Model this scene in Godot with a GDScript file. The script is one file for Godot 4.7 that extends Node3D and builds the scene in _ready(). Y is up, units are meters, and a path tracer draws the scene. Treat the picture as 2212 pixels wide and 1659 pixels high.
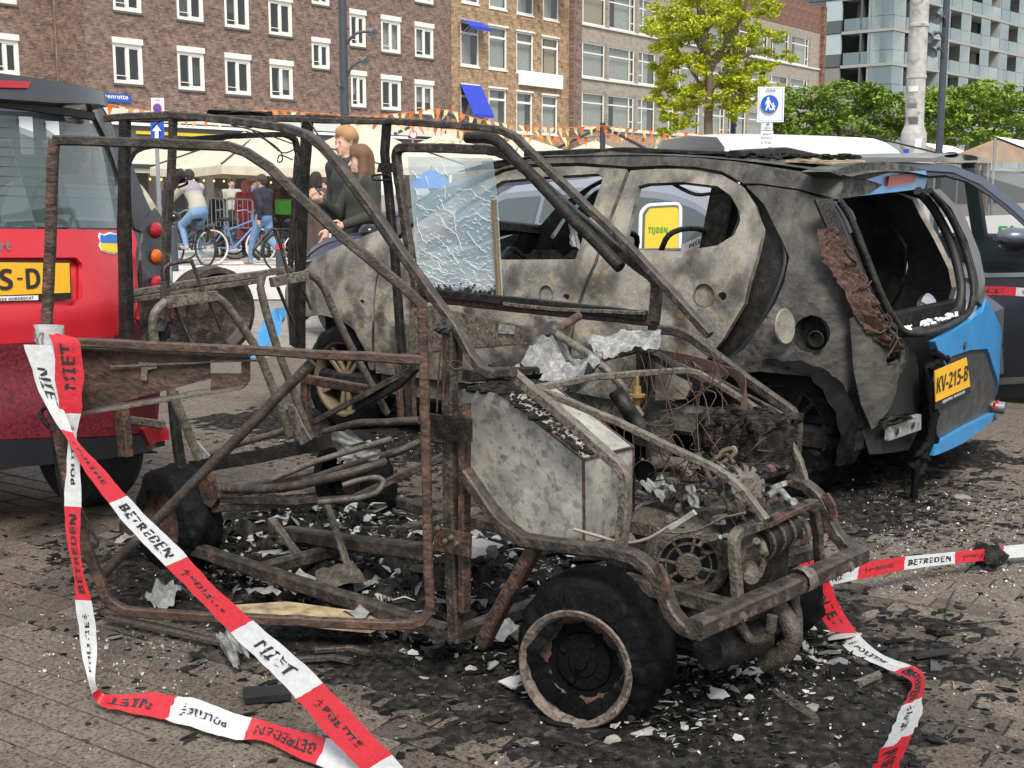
extends Node3D
# A burnt-out microcar and a burnt hatchback in a row of angled parking bays on a market square.
# Pixel pairs below are photo pixels (2212 wide); each becomes a point on the ground, wall or body plane that it lies on.
const FL := 2700.0
const HZ := 412.0
const EYE := Vector3(0, 1.22, 0)
var cb: Basis
var M := {}
var rng := RandomNumberGenerator.new()
var used := {}

class MB:
	var v := PackedVector3Array()
	var n := PackedVector3Array()
	var uv := PackedVector2Array()
	var c := PackedColorArray()
	var col := Color.WHITE
	var tinted := false
	func t3(a: Vector3, b: Vector3, d: Vector3, na: Vector3, nb: Vector3, nd: Vector3, ua := Vector2.ZERO, ub := Vector2.ZERO, ud := Vector2.ZERO):
		v.append(a); v.append(d); v.append(b)
		n.append(na); n.append(nd); n.append(nb)
		uv.append(ua); uv.append(ud); uv.append(ub)
		c.append(col); c.append(col); c.append(col)
	func tri(a, b, d):
		var m: Vector3 = (b - a).cross(d - a).normalized()
		t3(a, b, d, m, m, m)
	func quad(a: Vector3, b: Vector3, d: Vector3, e: Vector3, u0 := Vector2.ZERO, u1 := Vector2.ONE):
		var m := (d - a).cross(e - b).normalized()
		t3(a, b, d, m, m, m, u0, Vector2(u1.x, u0.y), u1)
		t3(a, d, e, m, m, m, u0, u1, Vector2(u0.x, u1.y))
	func sq(a, b, d, e, na, nb, nd, ne):
		t3(a, b, d, na, nb, nd)
		t3(a, d, e, na, nd, ne)
	func box(xf: Transform3D, s: Vector3, bev := 0.0):
		var h := s * 0.5
		if bev <= 0.0:
			var p := []
			for i in 8:
				p.append(xf * Vector3(h.x if i & 1 else -h.x, h.y if i & 2 else -h.y, h.z if i & 4 else -h.z))
			for f in [[0, 2, 3, 1], [4, 5, 7, 6], [0, 1, 5, 4], [2, 6, 7, 3], [0, 4, 6, 2], [1, 3, 7, 5]]:
				quad(p[f[0]], p[f[1]], p[f[2]], p[f[3]])
			return
		bev = minf(bev, 0.45 * minf(s.x, minf(s.y, s.z)))
		for ax in 3:
			var a1 := (ax + 1) % 3
			var a2 := (ax + 2) % 3
			for sg in [-1.0, 1.0]:
				var q := []
				for k in [[-1, -1], [1, -1], [1, 1], [-1, 1]]:
					var w := Vector3.ZERO
					w[ax] = sg * h[ax]; w[a1] = k[0] * (h[a1] - bev); w[a2] = k[1] * (h[a2] - bev)
					q.append(xf * w)
				if sg > 0: quad(q[0], q[1], q[2], q[3])
				else: quad(q[3], q[2], q[1], q[0])
			for s1 in [-1.0, 1.0]:
				for s2 in [-1.0, 1.0]:
					var q := []
					for k in 4:
						var w := Vector3.ZERO
						w[ax] = (1.0 if k == 1 or k == 2 else -1.0) * (h[ax] - bev)
						w[a1] = s1 * (h[a1] - (bev if k < 2 else 0.0))
						w[a2] = s2 * (h[a2] - (0.0 if k < 2 else bev))
						q.append(xf * w)
					if s1 * s2 > 0: quad(q[3], q[2], q[1], q[0])
					else: quad(q[0], q[1], q[2], q[3])
		for sx in [-1.0, 1.0]:
			for sy in [-1.0, 1.0]:
				for sz in [-1.0, 1.0]:
					var a := xf * Vector3(sx * h.x, sy * (h.y - bev), sz * (h.z - bev))
					var b := xf * Vector3(sx * (h.x - bev), sy * h.y, sz * (h.z - bev))
					var d := xf * Vector3(sx * (h.x - bev), sy * (h.y - bev), sz * h.z)
					if sx * sy * sz > 0: tri(a, b, d)
					else: tri(a, d, b)
	# sweep a closed profile along points; up keeps its y axis
	func sweep(pts: Array, prof: Array, up := Vector3.UP, smooth := true, caps := true, scales := []):
		var rings := []
		var dirs := []
		var cnt := pts.size()
		var length := 0.0
		var lens := []
		for i in cnt:
			if i > 0: length += (pts[i] - pts[i - 1]).length()
			lens.append(length)
			var t: Vector3 = (pts[mini(i + 1, cnt - 1)] - pts[maxi(i - 1, 0)]).normalized()
			var x := t.cross(up)
			if x.length() < 0.05: x = t.cross(Vector3(0.3, 0.2, 0.9))
			x = x.normalized()
			var y := x.cross(t).normalized()
			var r := []
			var s: float = scales[i] if scales.size() > i else 1.0
			for k in prof: r.append(pts[i] + (x * k.x + y * k.y) * s)
			rings.append(r); dirs.append([x, y, t])
		var m := prof.size()
		var pn := []
		for k in m:
			if smooth:
				pn.append((prof[k]).normalized())
			else:
				var e: Vector2 = prof[(k + 1) % m] - prof[k]
				pn.append(Vector2(e.y, -e.x).normalized())
		for i in cnt - 1:
			for k in m:
				var k2 := (k + 1) % m
				var n1: Vector2 = pn[k]
				var n2: Vector2 = pn[k2] if smooth else pn[k]
				var d0 = dirs[i]; var d1 = dirs[i + 1]
				var u0 := Vector2(lens[i], float(k) / m); var u1 := Vector2(lens[i + 1], float(k + 1) / m)
				var na: Vector3 = d0[0] * n1.x + d0[1] * n1.y
				var nb: Vector3 = d1[0] * n1.x + d1[1] * n1.y
				var nc: Vector3 = d1[0] * n2.x + d1[1] * n2.y
				var nd: Vector3 = d0[0] * n2.x + d0[1] * n2.y
				t3(rings[i][k], rings[i + 1][k2], rings[i][k2], na, nc, nd, u0, u1, Vector2(u0.x, u1.y))
				t3(rings[i][k], rings[i + 1][k], rings[i + 1][k2], na, nb, nc, u0, Vector2(u1.x, u0.y), u1)
		if caps:
			for e in [0, cnt - 1]:
				var r = rings[e]
				for k in range(1, m - 1):
					if e == 0: tri(r[0], r[k], r[k + 1])
					else: tri(r[0], r[k + 1], r[k])
	func tube(pts: Array, r: float, sides := 8, scales := []):
		var p := []
		for k in sides: p.append(Vector2(cos(TAU * k / sides), sin(TAU * k / sides)) * r)
		sweep(pts, p, Vector3(0.13, 0.97, 0.21), true, true, scales)
	func bar(pts: Array, w: float, h: float, up := Vector3.UP, bev := 0.15):
		var a := w * 0.5; var b := h * 0.5; var e := minf(w, h) * bev
		sweep(pts, [Vector2(a, -b + e), Vector2(a, b - e), Vector2(a - e, b), Vector2(-a + e, b), Vector2(-a, b - e), Vector2(-a, -b + e), Vector2(-a + e, -b), Vector2(a - e, -b)], up, false)
	# profile: [radius, height] pairs turned about xf's y axis
	func lathe(xf: Transform3D, prof: Array, seg := 24, squash = null):
		for i in prof.size() - 1:
			var p: Vector2 = prof[i]; var q: Vector2 = prof[i + 1]
			var e := (q - p).normalized()
			var pn := Vector2(e.y, -e.x)
			for k in seg:
				var a0 := TAU * k / seg; var a1 := TAU * (k + 1) / seg
				var r := []
				for w in [[p, a0], [p, a1], [q, a1], [q, a0]]:
					var d := Vector3(cos(w[1]) * w[0].x, w[0].y, sin(w[1]) * w[0].x)
					if squash != null: d = squash.call(d, w[1])
					r.append(xf * d)
				var n0 := (xf.basis * Vector3(cos(a0) * pn.x, pn.y, sin(a0) * pn.x)).normalized()
				var n1 := (xf.basis * Vector3(cos(a1) * pn.x, pn.y, sin(a1) * pn.x)).normalized()
				var ua := Vector2(float(k) / seg, float(i)); var ub := Vector2(float(k + 1) / seg, float(i + 1))
				t3(r[0], r[2], r[1], n0, n1, n1, ua, ub, Vector2(ub.x, ua.y))
				t3(r[0], r[3], r[2], n0, n0, n1, ua, Vector2(ua.x, ub.y), ub)
	func ball(at: Vector3, r: Vector3, seg := 10, wob := 0.0, g: RandomNumberGenerator = null):
		var rows := maxi(4, seg / 2)
		var P := []
		for i in rows + 1:
			var row := []
			for k in seg:
				var a := PI * i / rows; var b := TAU * k / seg
				var d := Vector3(sin(a) * cos(b), cos(a), sin(a) * sin(b))
				var s := 1.0 + (g.randf_range(-wob, wob) if g and i > 0 and i < rows else 0.0)
				row.append([at + d * r * s, (d / r).normalized()])
			P.append(row)
		for i in rows:
			for k in seg:
				var k2 := (k + 1) % seg
				var a = P[i][k]; var b = P[i][k2]; var d = P[i + 1][k2]; var e = P[i + 1][k]
				if wob > 0.0:
					if i > 0: tri(a[0], b[0], d[0])
					if i < rows - 1: tri(a[0], d[0], e[0])
				else: sq(a[0], b[0], d[0], e[0], a[1], b[1], d[1], e[1])
	# smooth sheet through a grid of points
	func sheet(P: Array, closed := false):
		var a := P.size(); var b: int = P[0].size()
		var N2 := []
		for i in a:
			var r := []
			for j in b:
				var i0 := (i + a - 1) % a if closed else maxi(i - 1, 0)
				var i1 := (i + 1) % a if closed else mini(i + 1, a - 1)
				r.append((P[i1][j] - P[i0][j]).cross(P[i][mini(j + 1, b - 1)] - P[i][maxi(j - 1, 0)]).normalized())
			N2.append(r)
		for i in (a if closed else a - 1):
			var i2 := (i + 1) % a
			for j in b - 1:
				sq(P[i][j], P[i2][j], P[i2][j + 1], P[i][j + 1], N2[i][j], N2[i2][j], N2[i2][j + 1], N2[i][j + 1])
	# flat outline given by 3D points, with a thickness along th
	func slab(pts: Array, th: Vector3):
		var o: Vector3 = pts[0]
		var ex: Vector3 = (pts[1] - o).normalized()
		var nn := th.normalized()
		var ey := nn.cross(ex)
		var p2 := PackedVector2Array()
		for p in pts: p2.append(Vector2((p - o).dot(ex), (p - o).dot(ey)))
		if Geometry2D.is_polygon_clockwise(p2):
			pts = pts.duplicate(); pts.reverse(); p2.reverse()
		var ix := Geometry2D.triangulate_polygon(p2)
		for i in range(0, ix.size(), 3):
			var a: Vector3 = pts[ix[i]]; var b: Vector3 = pts[ix[i + 1]]; var d: Vector3 = pts[ix[i + 2]]
			if (b - a).cross(d - a).dot(nn) < 0: var s := b; b = d; d = s
			tri(a + th, b + th, d + th); tri(a, d, b)
		for i in pts.size():
			var a: Vector3 = pts[i]; var b: Vector3 = pts[(i + 1) % pts.size()]
			quad(a, b, b + th, a + th)
	func add(o: MB, xf := Transform3D.IDENTITY):
		for i in o.v.size():
			v.append(xf * o.v[i]); n.append((xf.basis * o.n[i]).normalized())
		uv.append_array(o.uv); c.append_array(o.c)
	func mesh(inv := Transform3D.IDENTITY) -> ArrayMesh:
		var a := []
		a.resize(Mesh.ARRAY_MAX)
		if inv != Transform3D.IDENTITY:
			var ib := inv.basis.orthonormalized()
			for i in v.size():
				v[i] = inv * v[i]; n[i] = ib * n[i]
		a[Mesh.ARRAY_VERTEX] = v; a[Mesh.ARRAY_NORMAL] = n; a[Mesh.ARRAY_TEX_UV] = uv
		if tinted: a[Mesh.ARRAY_COLOR] = c
		var m := ArrayMesh.new()
		m.add_surface_from_arrays(Mesh.PRIMITIVE_TRIANGLES, a)
		return m

# ---- photo pixels to places
func ray(x: float, y: float) -> Vector3:
	return cb * Vector3((x - 1106.0) / FL, -(y - 829.5) / FL, -1.0)
func gp(x: float, y: float, h := 0.0) -> Vector3:
	var d := ray(x, y)
	return EYE + d * ((h - EYE.y) / d.y)
func pp(x: float, y: float, o: Vector3, nn: Vector3) -> Vector3:
	var d := ray(x, y)
	return EYE + d * ((o - EYE).dot(nn) / d.dot(nn))
func dp(x: float, y: float, depth: float) -> Vector3:
	var d := ray(x, y)
	return EYE + d * (depth / -d.z)

# ---- nodes
func numbered(s: String) -> String:
	used[s] = used.get(s, 0) + 1
	return s if used[s] == 1 else "%s_%03d" % [s, used[s] - 1]
func tag(o: Node, label: String, category: String, group := "") -> Node:
	o.set_meta("label", label); o.set_meta("category", category)
	if group: o.set_meta("group", group)
	return o
func thing(called: String, label: String, category: String, at := Vector3.ZERO, group := "", turn := 0.0) -> Node3D:
	var o := Node3D.new()
	o.name = numbered(called); add_child(o)
	o.position = at; o.rotation.y = turn
	return tag(o, label, category, group)
# world-space geometry becomes a part of a thing
func part(called: String, mb: MB, m: Material, parent: Node3D = null) -> MeshInstance3D:
	var o := MeshInstance3D.new()
	o.name = called if parent else numbered(called)
	if parent: parent.add_child(o, true)
	else: add_child(o)
	var inv := parent.global_transform.affine_inverse() if parent else Transform3D.IDENTITY
	if not parent and mb.v.size() > 0:
		var lo := mb.v[0]; var hi := mb.v[0]
		for p in mb.v:
			lo = lo.min(p); hi = hi.max(p)
		o.position = Vector3((lo.x + hi.x) / 2, lo.y, (lo.z + hi.z) / 2)
		inv = Transform3D(Basis.IDENTITY, -o.position)
	o.mesh = mb.mesh(inv)
	o.material_override = m
	return o
func shared(called: String, mesh: Mesh, m: Material, parent: Node3D, xf: Transform3D) -> MeshInstance3D:
	var o := MeshInstance3D.new()
	o.name = called; parent.add_child(o, true)
	o.global_transform = xf
	o.mesh = mesh; o.material_override = m
	return o
func struct(called: String, mb: MB, m: Material) -> MeshInstance3D:
	var o := part(called, mb, m)
	o.set_meta("kind", "structure")
	return o

# ---- paths
func rounded(pts: Array, r: float, seg := 5) -> Array:
	var out := [pts[0]]
	for i in range(1, pts.size() - 1):
		var p: Vector3 = pts[i]
		var a: Vector3 = pts[i - 1] - p; var b: Vector3 = pts[i + 1] - p
		var d := minf(r, minf(a.length(), b.length()) * 0.48)
		var s := p + a.normalized() * d; var e := p + b.normalized() * d
		for k in seg + 1:
			var t := float(k) / seg
			out.append(s.lerp(p, t).lerp(p.lerp(e, t), t))
	out.append(pts[-1])
	return out
func spline(pts: Array, seg := 6) -> Array:
	var out := []
	for i in pts.size() - 1:
		var a = pts[maxi(i - 1, 0)]; var b = pts[i]; var d = pts[i + 1]; var e = pts[mini(i + 2, pts.size() - 1)]
		for k in seg:
			out.append(b.cubic_interpolate(d, a, e, float(k) / seg))
	out.append(pts[-1])
	return out

# ---- materials
func noise_img(size: int, seed_: int, freq: float, oct := 5, kind := 1) -> Image:
	var f := FastNoiseLite.new()
	f.seed = seed_; f.frequency = freq; f.fractal_octaves = oct
	f.noise_type = FastNoiseLite.TYPE_CELLULAR if kind == 2 else FastNoiseLite.TYPE_SIMPLEX_SMOOTH
	if kind == 2: f.cellular_return_type = FastNoiseLite.RETURN_CELL_VALUE; f.fractal_type = FastNoiseLite.FRACTAL_NONE
	if kind == 3: f.fractal_type = FastNoiseLite.FRACTAL_RIDGED
	return f.get_seamless_image(size, size, false, false, 0.15, true)
func ramped(img: Image, stops: Array) -> Image:
	var g := Gradient.new()
	var off := PackedFloat32Array(); var cols := PackedColorArray()
	for s in stops:
		off.append(s[0]); cols.append(s[1])
	g.offsets = off; g.colors = cols
	var lut := PackedInt32Array()
	for i in 256:
		var q := g.sample(i / 255.0)
		lut.append(q.r8 | (q.g8 << 8) | (q.b8 << 16) | (q.a8 << 24))
	img.convert(Image.FORMAT_L8)
	var d := img.get_data()
	var o := PackedInt32Array(); o.resize(d.size())
	for i in d.size(): o[i] = lut[d[i]]
	return Image.create_from_data(img.get_width(), img.get_height(), false, Image.FORMAT_RGBA8, o.to_byte_array())
# layers: [seed, frequency, octaves, kind, stops]; later ones lie over earlier ones
func layered(size: int, layers: Array) -> ImageTexture:
	var base: Image
	for l in layers:
		var im := ramped(noise_img(size, l[0], l[1], l[2], l[3]), l[4])
		if base == null: base = im
		else: base.blend_rect(im, Rect2i(0, 0, size, size), Vector2i.ZERO)
	base.generate_mipmaps()
	return ImageTexture.create_from_image(base)
var bumps := {}
func bump(freq: float, strength: float, kind := 1) -> ImageTexture:
	var key := "%s/%s/%s" % [freq, strength, kind]
	if not bumps.has(key):
		var im := noise_img(512, 77, freq, 5, kind)
		im.convert(Image.FORMAT_RGBA8)
		im.bump_map_to_normal_map(strength)
		bumps[key] = ImageTexture.create_from_image(im)
	return bumps[key]
func plain(col: Color, rough := 0.6, metal := 0.0) -> StandardMaterial3D:
	var m := StandardMaterial3D.new()
	m.albedo_color = col; m.roughness = rough; m.metallic = metal
	return m
func lin(r: float, g := -1.0, b := -1.0) -> Color:
	return Color(r, r if g < 0 else g, r if b < 0 else b).linear_to_srgb()
func surf(t: Texture2D, tile: float, rough := 0.8, metal := 0.0, nb: Texture2D = null, ns := 1.0, world := false) -> StandardMaterial3D:
	var m := plain(Color.WHITE, rough, metal)
	m.albedo_texture = t
	m.uv1_triplanar = true; m.uv1_world_triplanar = world
	m.uv1_scale = Vector3.ONE / tile
	if nb: m.normal_enabled = true; m.normal_texture = nb; m.normal_scale = ns
	return m
func glassy(col: Color, alpha: float, rough := 0.03) -> StandardMaterial3D:
	var m := plain(Color(col.r, col.g, col.b, alpha), rough)
	m.transparency = BaseMaterial3D.TRANSPARENCY_ALPHA
	m.metallic_specular = 0.6
	return m
# flat lettering: font mesh mapped by f(x, y) -> [point, normal]; height in metres
func letters(mb: MB, text: String, height: float, f: Callable, width := 0.0, bold := true) -> float:
	var tm := TextMesh.new()
	var sf := SystemFont.new()
	sf.font_names = PackedStringArray(["Droid Sans"]); sf.font_weight = 700 if bold else 400
	tm.font = sf; tm.text = text; tm.font_size = 64; tm.depth = 0.0; tm.pixel_size = 0.01; tm.curve_step = 2.0
	var a := tm.get_mesh_arrays()
	if a.size() == 0: return 0.0
	var p: PackedVector3Array = a[0]
	var ix = a[Mesh.ARRAY_INDEX]
	if ix == null or ix.size() == 0: ix = range(p.size())
	var lo := Vector2(1e9, 1e9); var hi := -lo
	for q in p:
		lo = lo.min(Vector2(q.x, q.y)); hi = hi.max(Vector2(q.x, q.y))
	var sy := height / (hi.y - lo.y)
	var sx := sy if width <= 0.0 else width / (hi.x - lo.x)
	for i in range(0, ix.size(), 3):
		var w := []
		for k in 3:
			var q := p[ix[i + k]]
			w.append(f.call((q.x - lo.x) * sx, (q.y - lo.y) * sy))
		var face: Vector3 = (w[1][0] - w[0][0]).cross(w[2][0] - w[0][0])
		if face.length() < 1e-10: continue
		if face.dot(w[0][1]) < 0: mb.t3(w[0][0], w[2][0], w[1][0], w[0][1], w[2][1], w[1][1])
		else: mb.t3(w[0][0], w[1][0], w[2][0], w[0][1], w[1][1], w[2][1])
	return (hi.x - lo.x) * sx
func flat_text(mb: MB, text: String, height: float, o: Vector3, ex: Vector3, ey: Vector3, width := 0.0, centred := false, bold := true):
	var nn := ex.cross(ey).normalized()
	if centred and width > 0: o -= ex * width * 0.5
	letters(mb, text, height, func(x, y): return [o + ex * x + ey * y, nn], width, bold)
func _ready():
	rng.seed = 20240519
	var th := atan((829.5 - HZ) / FL)
	cb = Basis(Vector3.RIGHT, -th)
	var cam := Camera3D.new()
	cam.name = "camera"; cam.position = EYE; cam.basis = cb
	cam.fov = rad_to_deg(2.0 * atan(829.5 / FL)); cam.near = 0.05; cam.far = 1500.0
	add_child(cam)
	var sky := ProceduralSkyMaterial.new()
	sky.sky_top_color = Color(0.83, 0.87, 0.91); sky.sky_horizon_color = Color(0.95, 0.955, 0.955)
	sky.ground_bottom_color = Color(0.30, 0.28, 0.26); sky.ground_horizon_color = Color(0.55, 0.54, 0.52)
	sky.sky_curve = 0.2; sky.sky_energy_multiplier = 0.74
	var env := Environment.new()
	env.background_mode = Environment.BG_SKY
	env.sky = Sky.new(); env.sky.sky_material = sky
	env.tonemap_mode = Environment.TONE_MAPPER_LINEAR
	env.tonemap_exposure = 2.95
	env.sdfgi_enabled = true; env.ssao_enabled = true; env.ssil_enabled = true
	var we := WorldEnvironment.new()
	we.name = "world_environment"; we.environment = env
	add_child(we)
	var sun := DirectionalLight3D.new()
	sun.name = "sun"; sun.light_energy = 0.5; sun.light_color = Color(1.0, 0.975, 0.94)
	sun.light_angular_distance = 20.0; sun.shadow_enabled = true
	sun.rotation_degrees = Vector3(-50, 10, 0)
	add_child(sun)
	make_materials()
	burnt_materials()
	make_ground()
	make_buildings()
	make_tower()
	make_trees()
	make_market()
	make_street_furniture()
	make_people()
	make_parked_cars()
	make_hatchback()
	make_red_car()
	make_microcar()
	make_debris()
	make_tape()

func brick_tex(tones: Array, mortar: Color, sd: int) -> Array:
	var g := RandomNumberGenerator.new(); g.seed = sd
	var im := Image.create(512, 512, false, Image.FORMAT_RGBA8); im.fill(mortar)
	var hm := Image.create(512, 512, false, Image.FORMAT_RGBA8); hm.fill(Color.BLACK)
	for r in 32:
		var x := -30 if r % 2 else 0
		while x < 512:
			var w := 57 if g.randf() < 0.8 else 28
			var q: Color = tones[g.randi() % tones.size()]
			q = q.darkened(g.randf_range(0.0, 0.22)) if g.randf() < 0.6 else q.lightened(g.randf_range(0.0, 0.12))
			im.fill_rect(Rect2i(x, r * 16, w - 3, 13), q)
			hm.fill_rect(Rect2i(x, r * 16, w - 3, 13), Color(0.8, 0.8, 0.8).lightened(g.randf_range(0, 0.5)))
			x += w
	hm.bump_map_to_normal_map(2.0)
	im.generate_mipmaps()
	return [ImageTexture.create_from_image(im), ImageTexture.create_from_image(hm)]
func brick_mat(tones: Array, mortar: Color, sd: int) -> StandardMaterial3D:
	var t := brick_tex(tones, mortar, sd)
	var m := plain(Color.WHITE, 0.9)
	m.albedo_texture = t[0]; m.normal_enabled = true; m.normal_texture = t[1]; m.normal_scale = 0.6
	m.uv1_scale = Vector3(0.5, 0.5, 1)
	# weather stains
	m.detail_enabled = true; m.detail_blend_mode = BaseMaterial3D.BLEND_MODE_MUL
	m.detail_albedo = layered(512, [[sd, 0.008, 5, 1, [[0.0, Color(0.72, 0.70, 0.68)], [0.5, Color(0.95, 0.95, 0.95)], [1.0, Color(1, 1, 1)]]]])
	m.detail_uv_layer = BaseMaterial3D.DETAIL_UV_1
	return m

func make_materials():
	var K := Color(0, 0, 0, 0)
	# gritty paving
	var grit := layered(1024, [
		[1, 0.010, 4, 1, [[0.0, lin(0.130, 0.104, 0.082)], [0.5, lin(0.192, 0.158, 0.126)], [1.0, lin(0.27, 0.228, 0.184)]]],
		[2, 0.22, 2, 1, [[0.0, Color(0.05, 0.04, 0.035, 0.85)], [0.38, Color(0.08, 0.06, 0.05, 0.35)], [0.55, K], [0.72, K], [0.86, Color(0.72, 0.66, 0.58, 0.55)], [1.0, Color(0.8, 0.76, 0.68, 0.8)]]],
		[3, 0.03, 4, 1, [[0.0, Color(0.03, 0.025, 0.02, 0.75)], [0.36, Color(0.05, 0.04, 0.03, 0.25)], [0.5, K]]]])
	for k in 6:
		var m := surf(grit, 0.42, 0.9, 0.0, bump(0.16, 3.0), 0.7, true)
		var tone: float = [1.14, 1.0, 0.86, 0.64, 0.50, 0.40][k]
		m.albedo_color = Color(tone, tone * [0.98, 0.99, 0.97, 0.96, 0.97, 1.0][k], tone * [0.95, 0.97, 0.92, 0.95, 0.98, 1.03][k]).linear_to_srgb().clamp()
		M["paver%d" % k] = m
	M.paver_mix = surf(grit, 0.42, 0.9, 0.0, bump(0.16, 3.0), 0.7, true)
	M.paver_mix.vertex_color_use_as_albedo = true
	M.joint = surf(layered(512, [[4, 0.05, 4, 1, [[0.0, lin(0.012)], [0.5, lin(0.03, 0.026, 0.022)], [1.0, lin(0.07, 0.06, 0.05)]]]]), 0.5, 0.95, 0, null, 1, true)
	M.square = surf(layered(512, [[5, 0.03, 5, 1, [[0.0, lin(0.16, 0.14, 0.125)], [1.0, lin(0.30, 0.275, 0.25)]]], [6, 0.2, 2, 1, [[0.0, Color(0.1, 0.09, 0.08, 0.5)], [0.4, K]]]]), 3.0, 0.9, 0, bump(0.1, 2.0), 0.5, true)
	M.road = surf(layered(512, [[7, 0.04, 5, 1, [[0.0, lin(0.36, 0.345, 0.32)], [1.0, lin(0.52, 0.50, 0.47)]]]]), 4.0, 0.9, 0, null, 1, true)
	M.white_block = surf(layered(512, [[8, 0.05, 5, 1, [[0.0, lin(0.55, 0.54, 0.51)], [1.0, lin(0.8, 0.79, 0.76)]]]]), 2.0, 0.8, 0, null, 1, true)
	M.pink_block = plain(lin(0.33, 0.22, 0.19), 0.9)
	M.char = surf(layered(1024, [
		[9, 0.012, 5, 1, [[0.0, lin(0.005)], [0.42, lin(0.016, 0.015, 0.014)], [0.72, lin(0.042, 0.039, 0.036)], [1.0, lin(0.10, 0.093, 0.085)]]],
		[10, 0.25, 2, 1, [[0.0, Color(0, 0, 0, 0.6)], [0.4, K], [0.74, K], [0.84, Color(0.5, 0.49, 0.47, 0.6)], [1.0, Color(0.85, 0.83, 0.8, 0.9)]]]]), 0.5, 0.75, 0, bump(0.12, 6.0), 1.0, true)
	M.char.metallic_specular = 0.15
	# masonry
	M.brown_brick = brick_mat([lin(0.225, 0.140, 0.108), lin(0.195, 0.122, 0.095), lin(0.255, 0.162, 0.125), lin(0.165, 0.108, 0.088)], lin(0.28, 0.21, 0.17), 21)
	M.yellow_brick = brick_mat([lin(0.40, 0.255, 0.135), lin(0.365, 0.23, 0.12), lin(0.44, 0.29, 0.16)], lin(0.42, 0.32, 0.22), 22)
	M.red_brick = brick_mat([lin(0.20, 0.085, 0.055), lin(0.17, 0.075, 0.05), lin(0.24, 0.11, 0.07)], lin(0.26, 0.19, 0.15), 23)
	M.concrete = surf(layered(512, [[11, 0.02, 5, 1, [[0.0, lin(0.25, 0.215, 0.175)], [0.5, lin(0.34, 0.30, 0.25)], [1.0, lin(0.42, 0.375, 0.315)]]], [12, 0.06, 4, 3, [[0.0, K], [0.6, K], [1.0, Color(0.15, 0.12, 0.09, 0.5)]]]]), 4.0, 0.9, 0, null, 1, true)
	M.white_paint = plain(lin(0.74, 0.73, 0.68), 0.45)
	M.off_white = plain(lin(0.62, 0.62, 0.58), 0.5)
	M.sill = plain(lin(0.10, 0.095, 0.085), 0.8)
	M.room = plain(lin(0.22, 0.21, 0.19), 0.9)
	M.curtain = surf(layered(256, [[13, 0.04, 3, 1, [[0.0, lin(0.30, 0.34, 0.31)], [1.0, lin(0.52, 0.55, 0.50)]]]]), 1.5, 0.9)
	M.curtain_warm = plain(lin(0.42, 0.36, 0.21), 0.9)
	M.curtain_dark = plain(lin(0.10, 0.11, 0.10), 0.9)
	M.window_glass = glassy(Color(0.16, 0.20, 0.19), 0.30, 0.04)
	M.tower_glass = glassy(Color(0.56, 0.66, 0.68), 0.42, 0.05)
	M.tower_panel = plain(lin(0.075, 0.085, 0.088), 0.22)
	M.tower_slab = plain(lin(0.30, 0.31, 0.295), 0.7)
	M.tower_blind = plain(lin(0.36, 0.44, 0.46), 0.3)
	M.blue_cloth = plain(lin(0.020, 0.045, 0.42), 0.7)
	M.pole_grey = plain(lin(0.045, 0.055, 0.07), 0.5, 0.2)
	M.lamp_grey = plain(lin(0.16, 0.18, 0.19), 0.35, 0.4)
	M.canvas = surf(layered(256, [[14, 0.03, 4, 1, [[0.0, lin(0.44, 0.39, 0.30)], [1.0, lin(0.60, 0.55, 0.44)]]]]), 2.0, 0.85)
	M.canvas.backlight_enabled = true; M.canvas.backlight = Color(0.35, 0.31, 0.24)
	M.tan_canvas = surf(layered(256, [[15, 0.03, 4, 1, [[0.0, lin(0.27, 0.20, 0.14)], [1.0, lin(0.38, 0.29, 0.21)]]]]), 2.0, 0.85)
	M.tan_canvas.backlight_enabled = true; M.tan_canvas.backlight = Color(0.3, 0.22, 0.16)
	M.white_canvas = plain(lin(0.80, 0.80, 0.79), 0.7)
	M.steel = plain(lin(0.35, 0.36, 0.36), 0.35, 0.8)
	M.dark_metal = plain(lin(0.03, 0.034, 0.038), 0.45, 0.3)
	M.black = plain(lin(0.012), 0.6)
	M.rubber = plain(lin(0.018), 0.75)
	M.yellow = plain(lin(0.75, 0.52, 0.03), 0.5)
	M.red_light = plain(lin(0.35, 0.008, 0.008), 0.4)
	M.bark = surf(layered(256, [[16, 0.06, 4, 3, [[0.0, lin(0.10, 0.075, 0.05)], [1.0, lin(0.22, 0.17, 0.12)]]]]), 0.8, 0.9)
	for q in [["leaf_lime", lin(0.44, 0.48, 0.02), Color(0.62, 0.66, 0.06)], ["leaf_green", lin(0.20, 0.29, 0.035), Color(0.34, 0.46, 0.07)]]:
		var m := plain(Color.WHITE, 0.6); m.albedo_color = q[1]; m.vertex_color_use_as_albedo = true
		m.backlight_enabled = true; m.backlight = q[2]; m.cull_mode = BaseMaterial3D.CULL_DISABLED
		M[q[0]] = m
	M.orange = plain(lin(0.80, 0.20, 0.03), 0.6); M.orange.backlight_enabled = true; M.orange.backlight = Color(0.5, 0.2, 0.05)
	M.flag_light = plain(lin(0.80, 0.55, 0.28), 0.6); M.flag_light.backlight_enabled = true; M.flag_light.backlight = Color(0.5, 0.35, 0.2)
	M.sign_blue = plain(lin(0.010, 0.075, 0.42), 0.35)
	M.sign_white = plain(lin(0.78, 0.79, 0.80), 0.35)
	M.sign_red = plain(lin(0.55, 0.03, 0.035), 0.4)
	M.ink = plain(lin(0.02), 0.6)
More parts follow.
